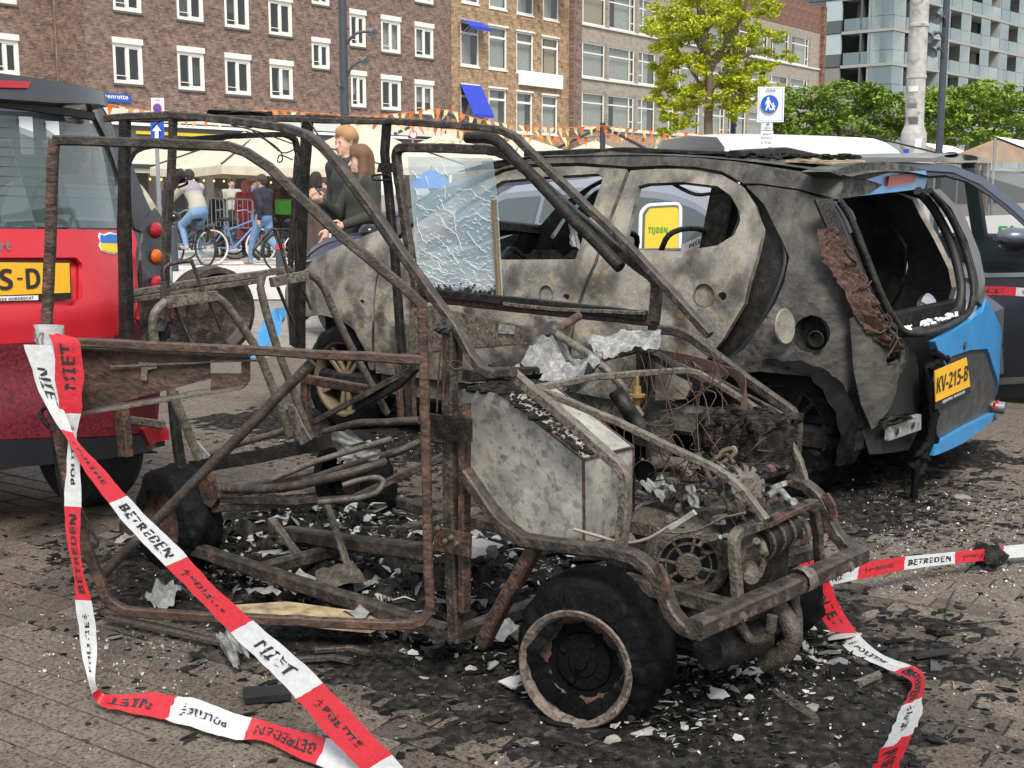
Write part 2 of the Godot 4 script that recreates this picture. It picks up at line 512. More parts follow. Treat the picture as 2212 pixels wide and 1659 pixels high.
	M.pole_concrete = surf(layered(512, [[17, 0.02, 5, 1, [[0.0, lin(0.30, 0.29, 0.28)], [1.0, lin(0.48, 0.465, 0.45)]]], [18, 0.012, 3, 1, [[0.0, Color(0.25, 0.23, 0.2, 0.5)], [0.4, K]]]]), 1.2, 0.85)

# ---- ground
var mu := Vector3(0.742, 0, 0.670)     # microcar: forwards
var mv := Vector3(0.670, 0, -0.742)    # microcar: to its far side
var mo := Vector3(0.16, 0, -2.749)     # microcar: foot of the near front wheel
var hu := Vector3(-0.803, 0, -0.596)   # hatchback: forwards
var hv := Vector3(0.596, 0, -0.803)    # hatchback: to its far side
var ho := Vector3(1.02, 0, -4.806)     # hatchback: foot of the near rear wheel
var gn := FastNoiseLite.new()
func rect_gap(p: Vector3, o: Vector3, u: Vector3, w: Vector3, a0: float, a1: float, b0: float, b1: float) -> float:
	var d := p - o
	var x := absf(d.dot(u) - (a0 + a1) / 2) - (a1 - a0) / 2
	var y := absf(d.dot(w) - (b0 + b1) / 2) - (b1 - b0) / 2
	return Vector2(maxf(x, 0), maxf(y, 0)).length() + minf(maxf(x, y), 0.0)
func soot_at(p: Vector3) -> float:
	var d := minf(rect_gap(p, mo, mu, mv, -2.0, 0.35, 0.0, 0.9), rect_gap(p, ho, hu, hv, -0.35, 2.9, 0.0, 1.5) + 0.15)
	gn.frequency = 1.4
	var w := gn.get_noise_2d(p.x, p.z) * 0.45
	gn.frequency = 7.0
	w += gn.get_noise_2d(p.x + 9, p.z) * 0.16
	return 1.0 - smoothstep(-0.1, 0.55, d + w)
func far_ground(d: float) -> float:
	return -0.2 * smoothstep(10.0, 26.0, d)

func make_ground():
	gn.seed = 5; gn.fractal_octaves = 3
	var mb := MB.new()
	var ds := [-6.0, 1.0, 4.0, 9.2]
	for i in 3:
		var a: float = ds[i]; var b: float = ds[i + 1]
		mb.quad(Vector3(-9, -0.024, -a), Vector3(9, -0.024, -a), Vector3(9, -0.024, -b), Vector3(-9, -0.024, -b))
	var base := struct("ground", mb, M.joint)
	mb = MB.new()
	var sw := [9.2, 10, 13, 16, 19, 22, 26, 60, 400]
	for i in sw.size() - 1:
		var a: float = sw[i]; var b: float = sw[i + 1]
		var wa := 12.0 + a * 0.8; var wb := 12.0 + b * 0.8
		mb.quad(Vector3(-wa, far_ground(a) - 0.008, -a), Vector3(wa, far_ground(a) - 0.008, -a), Vector3(wb, far_ground(b) - 0.008, -b), Vector3(-wb, far_ground(b) - 0.008, -b))
	struct("square", mb, M.square)
	mb = MB.new()
	var rw := [14.6, 16, 19, 22, 26, 33]
	for i in rw.size() - 1:
		var a: float = rw[i]; var b: float = rw[i + 1]
		mb.quad(Vector3(-14, far_ground(a) + 0.004, -a), Vector3(3, far_ground(a) + 0.004, -a), Vector3(3, far_ground(b) + 0.004, -b), Vector3(-14, far_ground(b) + 0.004, -b))
	var road := struct("road", mb, M.road)
	# rows of white and pinkish blocks set into the road
	var blk := MB.new()
	blk.box(Transform3D(Basis.IDENTITY, Vector3.ZERO), Vector3(0.52, 0.02, 0.30), 0.006)
	var bm := blk.mesh()
	for r in 7:
		for k in 22:
			if (k + r) % 3 == 2: continue
			var d := 22.6 + r * 0.62
			var p := Vector3(-7.6 + k * 0.27 + (r % 2) * 0.13, far_ground(d) + 0.012, -d)
			shared("block", bm, M.white_block if r % 3 != 2 else M.pink_block, road, Transform3D(Basis(Vector3.UP, 0.05), p))
	# pavers, running bond
	var e1 := Vector3(0.825, 0, 0.565); var e2 := Vector3(0.565, 0, -0.825)
	var one := MB.new()
	var hx := 0.0975; var hz := 0.0472; var bv := 0.005
	var top := [Vector3(-hx + bv, 0, hz - bv), Vector3(hx - bv, 0, hz - bv), Vector3(hx - bv, 0, -hz + bv), Vector3(-hx + bv, 0, -hz + bv)]
	var mid := [Vector3(-hx, -0.004, hz), Vector3(hx, -0.004, hz), Vector3(hx, -0.004, -hz), Vector3(-hx, -0.004, -hz)]
	one.quad(top[0], top[1], top[2], top[3])
	for k in 4:
		var k2 := (k + 1) % 4
		one.quad(mid[k], mid[k2], top[k2], top[k])
		one.quad(mid[k] + Vector3(0, -0.03, 0), mid[k2] + Vector3(0, -0.03, 0), mid[k2], mid[k])
	var pm := one.mesh()
	var spots := []
	for j in range(-60, 130):
		for i in range(-60, 70):
			var p := e1 * ((i + (0.5 if j % 2 else 0.0)) * 0.2) + e2 * (j * 0.1)
			var d := -p.z
			if d < 1.9 or d > 9.2: continue
			var sx := p.x / d * FL
			if absf(sx) > 1106 + 60.0 + 400.0 / d: continue
			spots.append([d, p])
	spots.sort_custom(func(a, b): return a[0] < b[0])
	var rest := MB.new(); rest.tinted = true
	var count := 0
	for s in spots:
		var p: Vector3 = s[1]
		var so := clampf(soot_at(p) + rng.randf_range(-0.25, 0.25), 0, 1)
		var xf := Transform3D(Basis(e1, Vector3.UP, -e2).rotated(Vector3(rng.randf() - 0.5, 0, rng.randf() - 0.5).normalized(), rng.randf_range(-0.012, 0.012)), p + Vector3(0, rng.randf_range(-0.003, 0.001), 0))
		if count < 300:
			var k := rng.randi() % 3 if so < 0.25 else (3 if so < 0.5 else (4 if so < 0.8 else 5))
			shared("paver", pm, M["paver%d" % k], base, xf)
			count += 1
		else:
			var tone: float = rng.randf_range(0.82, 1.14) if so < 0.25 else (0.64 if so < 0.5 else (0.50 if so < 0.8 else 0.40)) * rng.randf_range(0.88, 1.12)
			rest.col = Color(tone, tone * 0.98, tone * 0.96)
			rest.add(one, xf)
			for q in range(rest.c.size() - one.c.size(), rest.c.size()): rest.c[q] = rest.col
	var ro := part("pavers_beyond", rest, M.paver_mix, base)
	ro.set_meta("kind", "stuff")

# ---- facades along the street
var fo := Vector3(-15.2, 0, -49.5)
var fd := Vector3(0.594, 0, -0.804)
var fn := Vector3(0.804, 0, 0.594)
func fc(x: float, y: float, back := 0.0) -> Vector2:
	var p := pp(x, y, fo - fn * back, fn)
	return Vector2((p - fo).dot(fd), p.y)
func fq(s: float, h: float, out := 0.0) -> Vector3:
	return fo + fd * s + Vector3(0, h, 0) + fn * out
func fbox(mb: MB, s0: float, s1: float, h0: float, h1: float, o0: float, o1: float):
	mb.box(Transform3D(Basis(fd, Vector3.UP, fn), fq((s0 + s1) / 2, (h0 + h1) / 2, (o0 + o1) / 2)), Vector3(s1 - s0, h1 - h0, o1 - o0))
# wall with openings cut out of it, and reveals
func pierced(mb: MB, s0: float, s1: float, h0: float, h1: float, wins: Array, out := 0.0, deep := 0.14):
	var xs := [s0, s1]; var ys := [h0, h1]
	for w in wins:
		for q in [w[0], w[1]]: if q > s0 and q < s1: xs.append(q)
		for q in [w[2], w[3]]: if q > h0 and q < h1: ys.append(q)
	xs.sort(); ys.sort()
	for i in xs.size() - 1:
		for j in ys.size() - 1:
			if xs[i + 1] - xs[i] < 1e-4 or ys[j + 1] - ys[j] < 1e-4: continue
			var cx: float = (xs[i] + xs[i + 1]) / 2; var cy: float = (ys[j] + ys[j + 1]) / 2
			var hole := false
			for w in wins:
				if cx > w[0] and cx < w[1] and cy > w[2] and cy < w[3]: hole = true; break
			if not hole:
				mb.quad(fq(xs[i], ys[j], out), fq(xs[i + 1], ys[j], out), fq(xs[i + 1], ys[j + 1], out), fq(xs[i], ys[j + 1], out), Vector2(xs[i], -ys[j]), Vector2(xs[i + 1], -ys[j + 1]))
	for w in wins:
		var a := fq(w[0], w[2], out); var b := fq(w[1], w[2], out); var c := fq(w[1], w[3], out); var d := fq(w[0], w[3], out)
		var k := -fn * deep
		mb.quad(a, a + k, b + k, b, Vector2(w[0], 0), Vector2(w[0] + deep, 1)); mb.quad(c, c + k, d + k, d)
		mb.quad(a, d, d + k, a + k); mb.quad(b, b + k, c + k, c)
func frame_rect(mb: MB, s0: float, s1: float, h0: float, h1: float, w: float, o0: float, o1: float):
	fbox(mb, s0, s1, h0, h0 + w, o0, o1); fbox(mb, s0, s1, h1 - w, h1, o0, o1)
	fbox(mb, s0, s0 + w, h0 + w, h1 - w, o0, o1); fbox(mb, s1 - w, s1, h0 + w, h1 - w, o0, o1)
func window(b: Node3D, w: Array, style: String, out := 0.0):
	var s0: float = w[0]; var s1: float = w[1]; var h0: float = w[2]; var h1: float = w[3]
	var f := MB.new()
	var z := out - 0.10
	if style == "white":
		var hb := minf(0.2, (h1 - h0) * 0.14) if s1 - s0 > 0.8 else 0.0
		frame_rect(f, s0, s1, h0, h1 - hb, 0.13, z, z + 0.09)
		if hb > 0: fbox(f, s0 - 0.02, s1 + 0.02, h1 - hb, h1 + 0.02, z, out + 0.06)
		if s1 - s0 > 0.8:
			var mid := lerpf(s0, s1, 0.48)
			fbox(f, mid - 0.06, mid + 0.06, h0 + 0.13, h1 - hb - 0.13, z, z + 0.08)
			frame_rect(f, mid + 0.03, s1 - 0.1, h0 + 0.1, h1 - hb - 0.1, 0.075, z + 0.02, z + 0.075)
			fbox(f, s0 + 0.13, mid - 0.06, h0 + 0.27, h0 + 0.30, out + 0.0, out + 0.03)
	elif style == "yellow":
		frame_rect(f, s0, s1, h0, h1, 0.09, z, z + 0.08)
		fbox(f, s0 + 0.09, s1 - 0.09, h1 - 0.62, h1 - 0.5, z, z + 0.075)
		fbox(f, s0 - 0.05, s1 + 0.05, h1, h1 + 0.09, z, out + 0.1)
	else:
		frame_rect(f, s0, s1, h0, h1, 0.07, z, z + 0.06)
		fbox(f, s0 + 0.07, s1 - 0.07, h1 - 0.62, h1 - 0.55, z, z + 0.055)
		var q := s0 + 0.55 if style == "concrete_a" else s1 - 0.55
		fbox(f, q - 0.03, q + 0.03, h0 + 0.07, h1 - 0.07, z, z + 0.055)
		var q2 := (s0 if style == "concrete_a" else q)
		fbox(f, q2 + 0.05, q2 + 0.52, h0 + 0.5, h0 + 0.55, z, z + 0.05)
	var fr := part("window", f, M.white_paint, b)
	var g := MB.new()
	g.quad(fq(s0, h0, z + 0.03), fq(s1, h0, z + 0.03), fq(s1, h1, z + 0.03), fq(s0, h1, z + 0.03))
	part("pane", g, M.window_glass, fr)
	# the room behind: back wall, sides, floor and ceiling
	var r := MB.new()
	var ra := [fq(s0 - 0.25, h0 - 0.5, z - 0.12), fq(s1 + 0.25, h0 - 0.5, z - 0.12), fq(s1 + 0.25, h1 + 0.2, z - 0.12), fq(s0 - 0.25, h1 + 0.2, z - 0.12)]
	var rk := -fn * 3.2
	r.quad(ra[0] + rk, ra[1] + rk, ra[2] + rk, ra[3] + rk)
	for k in 4: r.quad(ra[k], ra[k] + rk, ra[(k + 1) % 4] + rk, ra[(k + 1) % 4])
	part("room", r, M.room, fr)
	var pick := rng.randf()
	if style != "white" or pick < 0.6:
		var cu := MB.new()
		var a := s0 + 0.02; var e := s1 - 0.02
		if style == "white":
			if pick < 0.25: e = lerpf(s0, s1, 0.5)
			elif pick < 0.45: a = lerpf(s0, s1, 0.5)
		elif pick < 0.3: e = lerpf(s0, s1, 0.72)
		elif pick < 0.45: a = lerpf(s0, s1, 0.35)
		var lo := h0 + (0.0 if style != "white" else (h1 - h0) * rng.randf_range(0.0, 0.45))
		var st := 22
		for i in st:
			var x0 := lerpf(a, e, float(i) / st); var x1 := lerpf(a, e, float(i + 1) / st)
			var z0 := z - 0.16 + 0.035 * sin(i * 2.1); var z1 := z - 0.16 + 0.035 * sin((i + 1) * 2.1)
			cu.quad(fq(x0, lo, z0), fq(x1, lo, z1), fq(x1, h1, z1), fq(x0, h1, z0))
		part("curtain", cu, (M.curtain_warm if rng.randf() < 0.18 else M.curtain) if style != "white" else (M.curtain if rng.randf() < 0.6 else M.curtain_dark), fr)
	if style != "concrete_a" and style != "concrete_b":
		var si := MB.new()
		fbox(si, s0 - 0.04, s1 + 0.04, h0 - 0.09, h0 - 0.004, z, out + 0.05)
		part("sill", si, M.sill if style == "white" else M.white_paint, fr)
func win_px(xl: float, xr: float, yt: float, yb: float, back := 0.0) -> Array:
	var a := fc(xl, yt, back); var b := fc(xl, yb, back); var c := fc(xr, yb, back)
	return [a.x, c.x, b.y, a.y]

func make_buildings():
	# brown brick block
	var c0 := fc(190, 200).x
	var c1 := fc(975, 200).x
	var wins := []
	for q in [[242, 310, 80, 178], [382, 443, 99, 192], [485, 543, 114, 202], [582, 634, 128, 211], [673, 713, 80, 146], [758, 792, 152, 230], [823, 867, 161, 236], [896, 937, 172, 245],
		[240, 306, -80, 20], [379, 440, -55, 40], [483, 539, -34, 57], [579, 632, -12, 73], [672, 712, -62, 7], [755, 791, 19, 98], [823, 866, 32, 111], [896, 937, 47, 122], [823, 867, -95, -16], [896, 937, -74, 3]]:
		wins.append(win_px(q[0], q[1], q[2], q[3]))
	var b := thing("brick_building", "brown brick apartment block with white double casement windows above the cafe", "building", fq((c0 + c1) / 2, far_ground(60)))
	var h0 := 4.35
	var mb := MB.new()
	pierced(mb, c0, c1, h0, 16.0, wins)
	part("wall", mb, M.brown_brick, b)
	mb = MB.new()
	var e0 := fq(c0, -0.2); var e1 := fq(c0, -0.2, -8.0)
	mb.quad(e1, e0, e0 + Vector3(0, 16.2, 0), e1 + Vector3(0, 16.2, 0), Vector2(0, 0), Vector2(8, -16))
	part("end_wall", mb, M.brown_brick, b)
	mb = MB.new(); fbox(mb, c0, c1, 16.0, 16.3, -8, 0.2); part("roof", mb, M.sill, b)
	for w in wins: window(b, w, "white")
	# shop floor: fascia, lit strip, dark front
	mb = MB.new(); fbox(mb, c0 - 4, c1, 3.9, 4.35, -0.5, 0.35); part("cornice", mb, M.off_white, b)
	mb = MB.new(); fbox(mb, c0 - 4, c1, 3.25, 3.75, -0.4, 0.12); part("fascia", mb, M.sill, b)
	mb = MB.new(); fbox(mb, c0 - 4, c1, 3.3, 3.4, -5.8, -0.45); part("shop_ceiling", mb, M.room, b)
	mb = MB.new(); fbox(mb, c0 + 2, c0 + 12, 3.42, 3.54, 0.125, 0.17); part("yellow_strip", mb, M.yellow, b)
	mb = MB.new(); fbox(mb, c0 - 4, c1, -0.25, 3.25, -6.0, -5.8); part("shop_back", mb, M.room, b)
	for k in 9:
		mb = MB.new()
		var s := lerpf(c0 + 0.5, c1 - 0.5, k / 8.0)
		fbox(mb, s - 0.2, s + 0.2, -0.25, 3.25, -0.4, 0.05); part("pier", mb, M.sill, b)
	# set-back wing to the left of it
	var back := 1.92
	var l1 := fc(122, 200, back).x
	b = thing("brick_wing", "set-back brown brick wing with a drainpipe at its inner corner", "building", fq(l1 - 5, far_ground(50), -back))
	wins = [win_px(-22, 43, 70, 158, back), win_px(-40, 36, -75, 0.5, back)]
	mb = MB.new(); pierced(mb, l1 - 12, c0 + 0.05, -0.2, 16.0, wins, -back); part("wall", mb, M.brown_brick, b)
	for w in wins: window(b, w, "white", -back)
	mb = MB.new(); mb.tube([fq(l1 + 0.04, 0, -back + 0.09), fq(l1 + 0.04, 15.5, -back + 0.09)], 0.055); part("drainpipe", mb, M.brown_brick, b)
	# yellow brick house
	var y0 := c1 + 0.02; var y1 := fc(1229, 200).x
	b = thing("yellow_house", "yellow brick house with tall windows and blue awnings", "building", fq((y0 + y1) / 2, far_ground(60)))
	wins = []
	for q in [[997, 1035, -92, 3], [1057, 1095, -80, 15], [1117, 1153, -62, 28], [1174, 1207, -48, 40], [995, 1035, 45, 140], [1056, 1095, 55, 147], [1116, 1152, 67, 155], [1171, 1206, 79, 163], [995, 1034, 183, 275], [1056, 1094, 190, 281], [1116, 1150, 198, 286], [1171, 1204, 205, 290]]:
		wins.append(win_px(q[0], q[1], q[2], q[3]))
	mb = MB.new(); pierced(mb, y0, y1, -0.2, 15.0, wins); part("wall", mb, M.yellow_brick, b)
	mb = MB.new(); fbox(mb, y0, y1, 15.0, 15.3, -8, 0.2); part("roof", mb, M.sill, b)
	for w in wins: window(b, w, "yellow")
	for q in [[8, 0.95, 1.5], [4, 0.75, 0.28], [3, 1.0, 0.5], [2, 1.0, 0.55]]:
		var w = wins[q[0]]
		var lo: float = w[3] - q[2]
		mb = MB.new()
		var pr := PackedVector3Array()
		var st := 14
		for i in st:
			var s0 := lerpf(w[0] - 0.12, w[1] + 0.12, float(i) / st); var s1 := lerpf(w[0] - 0.12, w[1] + 0.12, float(i + 1) / st)
			var z0 := 0.025 * sin(i * 1.6); var z1 := 0.025 * sin((i + 1) * 1.6)
			mb.quad(fq(s0, lo, q[1] + z0), fq(s1, lo, q[1] + z1), fq(s1, w[3] + 0.1, 0.06), fq(s0, w[3] + 0.1, 0.06))
			mb.quad(fq(s0, lo - 0.16, q[1] + z0), fq(s1, lo - 0.16, q[1] + z1), fq(s1, lo, q[1] + z1), fq(s0, lo, q[1] + z0))
		var aw := part("awning", mb, M.blue_cloth, b)
		for s in [w[0] - 0.1, w[1] + 0.1]:
			mb = MB.new(); mb.tube([fq(s, lo, q[1]), fq(s, lo - 0.45, 0.0)], 0.025, 6); part("arm", mb, M.steel, aw)
	var sg := win_px(1120, 1210, 166, 183)
	mb = MB.new(); fbox(mb, sg[0], sg[1], sg[2], sg[3] + 0.35, 0.01, 0.22); part("blank_sign", mb, M.sign_white, b)
	# dark brick pier between the houses
	var p1 := fc(1246, 200).x
	mb = MB.new(); fbox(mb, y1 + 0.02, p1, -0.2, 15.5, -3, 0.35)
	for i in range(0, mb.uv.size()): mb.uv[i] *= Vector2(1.0, 15.0)
	tag(part("brick_pier", mb, M.brown_brick), "narrow dark brick pier between the yellow house and the concrete building", "wall")
	# concrete building
	var k0 := p1 + 0.02; var k1 := fc(1768, 200).x
	b = thing("concrete_building", "grey concrete building with wide curtained window bands and brick parapet", "building", fq((k0 + k1) / 2, far_ground(80)))
	var rows := []
	for q in [[1249, 88, 163], [1246, 197, 273], [1249, -35, 47]]:
		rows.append([fc(q[0], q[2]).y, fc(q[0], q[1]).y])
	var bays := []
	for q in [[1249, 1306], [1312, 1370], [1379, 1415], [1421, 1456]]:
		bays.append([fc(q[0], 200).x, fc(q[1], 200).x])
	var s := fc(1461, 200).x
	var odd := 0
	while s < k1 - 4.0:
		var w := 3.3 if odd % 4 < 2 else 2.9
		bays.append([s, s + w]); s += w + 0.45; odd += 1
	wins = []
	for r in rows:
		for q in bays: wins.append([q[0], q[1], r[0], r[1]])
	mb = MB.new(); pierced(mb, k0, k1, 3.6, rows[2][1] + 0.6, wins); part("wall", mb, M.concrete, b)
	var odd2 := 0
	for w in wins:
		window(b, w, "concrete_a" if odd2 % 2 == 0 else "concrete_b"); odd2 += 1
	for r in rows:
		mb = MB.new(); fbox(mb, k0, k1, r[0] - 0.14, r[0] - 0.02, 0.002, 0.1); part("ledge", mb, M.off_white, b)
		for q in bays:
			mb = MB.new(); fbox(mb, q[1] + 0.08, q[1] + 0.3, r[0] - 0.02, r[1] + 0.2, 0.002, 0.12); part("pilaster", mb, M.concrete, b)
	mb = MB.new(); fbox(mb, k0, k1, -0.2, 3.6, -3, 0.0)
	for i in range(0, mb.uv.size()): mb.uv[i] *= Vector2(60.0, 4.0)
	part("plinth", mb, M.red_brick, b)
	var pt: float = rows[2][1] + 0.6
	mb = MB.new(); fbox(mb, k0, k1, pt, pt + 2.1, -8, 0.02)
	for i in range(0, mb.uv.size()): mb.uv[i] *= Vector2(60.0, 2.0)
	part("parapet", mb, M.red_brick, b)
	mb = MB.new(); fbox(mb, k1 + 0.01, k1 + 0.5, -0.2, pt + 2.15, -8, 0.3)
	for i in range(0, mb.uv.size()): mb.uv[i] *= Vector2(0.6, 14.0)
	part("end_wall", mb, M.red_brick, b)

# ---- glass tower
func make_tower():
	var d := 120.0
	var c := Vector3((1905 - 1106.0) / FL * d, -0.2, -d)
	var L := Vector3(-0.74, 0, -0.67); var R := Vector3(0.67, 0, -0.74)
	var nl := Vector3(-0.67, 0, 0.74); var nr := Vector3(0.74, 0, 0.67)
	var b := thing("glass_tower", "glass apartment tower with stacked balconies and dark panelled side", "building", c)
	var st := 3.15
	var base := 0.6
	var q := func(e: Vector3, nn: Vector3, s: float, h: float, o: float): return c + e * s + nn * o + Vector3(0, h, 0)
	var bx := func(mb: MB, e: Vector3, nn: Vector3, s0: float, s1: float, h0: float, h1: float, o0: float, o1: float):
		mb.box(Transform3D(Basis(e, Vector3.UP, e.cross(Vector3.UP)), c + e * (s0 + s1) / 2 + nn * (o0 + o1) / 2 + Vector3(0, (h0 + h1) / 2, 0)), Vector3(s1 - s0, h1 - h0, o1 - o0))
	for f in range(1, 9):
		var h := base + f * st
		# dark side: spandrel then windows
		for k in 7:
			var s0 := 5.4 + k * 3.3
			var mb := MB.new(); bx.call(mb, L, nl, s0, s0 + 3.24, h + 0.03, h + 1.17, -0.3, 0.0)
			part("panel", mb, M.tower_panel, b)
			mb = MB.new(); bx.call(mb, L, nl, s0 + 1.75, s0 + 3.24, h + 1.2, h + st - 0.03, -0.3, 0.0)
			part("panel", mb, M.tower_panel, b)
			mb = MB.new(); bx.call(mb, L, nl, s0, s0 + 1.7, h + 1.2, h + st - 0.03, -0.35, -0.08)
			part("pane", mb, M.tower_blind if (k + f * 2) % 3 else M.room, b)
		# corner and right side: slabs, glass railings, rooms behind
		for side in [[L, nl, 0.0, 5.3], [R, nr, 0.0, 46.0]]:
			var mb := MB.new(); bx.call(mb, side[0], side[1], side[2], side[3], h - 0.16, h + 0.12, -2.2, 0.02)
			part("floor_slab", mb, M.tower_slab, b)
			var n := int((side[3] - side[2]) / 2.55)
			for k in n:
				var s0: float = side[2] + k * 2.55
				mb = MB.new(); mb.quad(q.call(side[0], side[1], s0 + 0.04, h + 0.14, 0.0), q.call(side[0], side[1], s0 + 2.5, h + 0.14, 0.0), q.call(side[0], side[1], s0 + 2.5, h + 1.25, 0.0), q.call(side[0], side[1], s0 + 0.04, h + 1.25, 0.0))
				part("railing_pane", mb, M.tower_glass, b)
				if k % 2 == 0:
					mb = MB.new(); mb.quad(q.call(side[0], side[1], s0 + 0.04, h + 1.3, -0.05), q.call(side[0], side[1], s0 + 2.5, h + 1.3, -0.05), q.call(side[0], side[1], s0 + 2.5, h + st - 0.2, -0.05), q.call(side[0], side[1], s0 + 0.04, h + st - 0.2, -0.05))
					part("pane", mb, M.tower_glass, b)
				mb = MB.new(); bx.call(mb, side[0], side[1], s0 + 0.1, s0 + (1.6 if (k + f) % 3 else 2.3), h + 0.12, h + st - 0.2, -2.3, -2.1)
				part("room_front", mb, [M.room, M.tower_panel, M.curtain_dark, M.tower_panel, M.concrete, M.room, M.curtain][(k * 3 + f * 5) % 7], b)
				if k % 3 == 1:
					mb = MB.new(); bx.call(mb, side[0], side[1], s0 - 0.1, s0 + 0.08, h + 0.12, h + st - 0.16, -2.1, -0.1)
					part("divider", mb, M.tower_slab, b)
			mb = MB.new(); bx.call(mb, side[0], side[1], side[2], side[3], h + 0.12, h + st - 0.16, -3.4, -3.2)
			part("back_wall", mb, M.tower_panel, b)
	var co := MB.new(); co.box(Transform3D(Basis(L, Vector3.UP, L.cross(Vector3.UP)), c + L * 15.0 - nl * 7.0 + Vector3(0, 15.0, 0)), Vector3(27.0, 30.0, 7.0)); co.box(Transform3D(Basis(R, Vector3.UP, R.cross(Vector3.UP)), c + R * 25.0 - nr * 7.0 + Vector3(0, 15.0, 0)), Vector3(44.0, 30.0, 6.9)); part("core", co, M.tower_panel, b)
	var mb := MB.new(); bx.call(mb, L, nl, 5.4, 29.0, -0.2, base + st, -0.3, 0.0); part("plinth", mb, M.tower_panel, b)
	mb = MB.new(); bx.call(mb, R, nr, 0.0, 46.0, -0.2, base + st - 0.2, -3.0, -2.6); part("plinth", mb, M.tower_panel, b)
	mb = MB.new(); bx.call(mb, L, nl, 0.0, 29.0, base + 9 * st, base + 9 * st + 0.4, -14.0, 0.05); part("roof", mb, M.tower_slab, b)

# ---- trees
func leaves(mb: MB, centre: Vector3, r: Vector3, n: int, size: float, tint: float):
	for i in n:
		var d := Vector3(rng.randfn(), rng.randfn(), rng.randfn()).normalized() * pow(rng.randf(), 0.45)
		var p := centre + d * r
		var a := Vector3(rng.randfn(), rng.randfn() * 0.5, rng.randfn()).normalized()
		var w := a.cross(Vector3(rng.randfn(), rng.randfn() + 1.2, rng.randfn()).normalized()).normalized()
		var s := size * rng.randf_range(0.6, 1.3)
		var k := tint * rng.randf_range(0.72, 1.25)
		mb.col = Color(k * rng.randf_range(0.85, 1.15), k, k * rng.randf_range(0.7, 1.2))
		var o := a * s; var e := w * s * 0.42
		mb.quad(p - o, p + e, p + o, p - e)
func make_trees():
	# honey locust
	var root := dp(1531, 412, 34.0); root.y = far_ground(34)
	var t := thing("locust_tree", "slender yellow-green locust tree in front of the concrete building", "tree", root)
	var s := 34.0 / FL
	var at := func(x: float, y: float, dz := 0.0): var p := dp(x, y, 34.0); p.z += dz; return p
	var mb := MB.new()
	mb.tube(spline([root, at.call(1531, 330), at.call(1530, 260), at.call(1533, 200), at.call(1528, 140), at.call(1518, 60), at.call(1508, -40)], 4), 0.115, 8, [])
	var tr := part("trunk", mb, M.bark, t)
	var limbs := [[[1531, 215], [1500, 165], [1460, 110], [1425, 70]], [[1531, 205], [1570, 150], [1610, 120], [1650, 115]], [[1530, 170], [1560, 100], [1590, 50], [1600, 0]], [[1526, 130], [1490, 60], [1450, 10]], [[1520, 80], [1550, 20], [1560, -40]], [[1531, 225], [1490, 205], [1440, 190]], [[1531, 220], [1575, 200], [1630, 185]]]
	for l in limbs:
		var pts := []
		var k := 0
		var dz := rng.randf_range(-0.4, 0.4)
		for q in l:
			pts.append(at.call(q[0], q[1], dz * k)); k += 1
		mb = MB.new(); mb.tube(spline(pts, 4), 0.05, 6); part("limb", mb, M.bark, tr)
	mb = MB.new(); mb.tinted = true
	for q in [[1425, 40, 34], [1455, 15, 42], [1500, -10, 50], [1570, 0, 55], [1630, 20, 38], [1660, 15, 22], [1420, 95, 38], [1455, 85, 42], [1440, 140, 34], [1490, 70, 42], [1540, 55, 42], [1590, 75, 42], [1630, 100, 34], [1655, 80, 26], [1560, 120, 38], [1600, 150, 38], [1650, 150, 30], [1675, 135, 18], [1480, 130, 34], [1510, 165, 34], [1455, 190, 34], [1430, 175, 26], [1425, 220, 22], [1445, 255, 24], [1478, 225, 32], [1510, 210, 30], [1560, 190, 36], [1610, 195, 34], [1645, 190, 26], [1590, 225, 26], [1640, 225, 20], [1475, 270, 18], [1435, 285, 12], [1580, 240, 18]]:
		for k in 8:
			var p: Vector3 = at.call(q[0] + rng.randfn() * q[2] * 0.6, q[1] + rng.randfn() * q[2] * 0.5, rng.randf_range(-1.1, 1.1))
			leaves(mb, p, Vector3(q[2] * s * rng.randf_range(0.35, 0.7), q[2] * s * rng.randf_range(0.2, 0.42), q[2] * s * 0.5), int(q[2] * 3.0), 0.062, 1.0)
	part("crown", mb, M.leaf_lime, t)
	# two bushy trees by the tower
	for T in [[1815, 300, 150, 205, 46.0, 0.85, "bushy green tree behind the market tents, beside the concrete pole"], [2125, 305, 150, 205, 44.0, 1.25, "broad lighter green tree below the glass tower balconies"]]:
		var D: float = T[4]
		var r0 := dp(T[0], 412, D); r0.y = -0.2
		var w := thing("bushy_tree", T[6], "tree", r0, "clipped trees by the market")
		mb = MB.new(); mb.tube(spline([r0, dp(T[0] + 6, 320, D), dp(T[0] - 4, 260, D)], 4), 0.16, 7)
		var tk := part("trunk", mb, M.bark, w)
		for k in 5:
			mb = MB.new(); mb.tube(spline([dp(T[0], 320, D), dp(T[0] + (k - 2) * 30, 270, D), dp(T[0] + (k - 2) * 55, 225, D)], 3), 0.05, 5); part("limb", mb, M.bark, tk)
		mb = MB.new(); mb.tinted = true
		for k in 150:
			var a := rng.randf_range(-1, 1); var hgt := rng.randf_range(-1, 1)
			var edge := sqrt(maxf(0.0, 1.0 - a * a * 0.7))
			var y: float = 248.0 + hgt * 66.0 * edge + rng.randf_range(-8, 8)
			var p := dp(T[0] + a * T[2] * 0.95, y, D + rng.randf_range(-1.5, 1.5) * edge)
			leaves(mb, p, Vector3(0.42, 0.26, 0.42) * rng.randf_range(0.6, 1.15), 105, 0.095, T[5] * rng.randf_range(0.72, 1.15))
		part("crown", mb, M.leaf_green, w)
func at_px(x: float, y: float, d: float) -> Vector3: return dp(x, y, d)
func foot(x: float, d: float) -> Vector3:
	var p := dp(x, 412, d); p.y = far_ground(d); return p
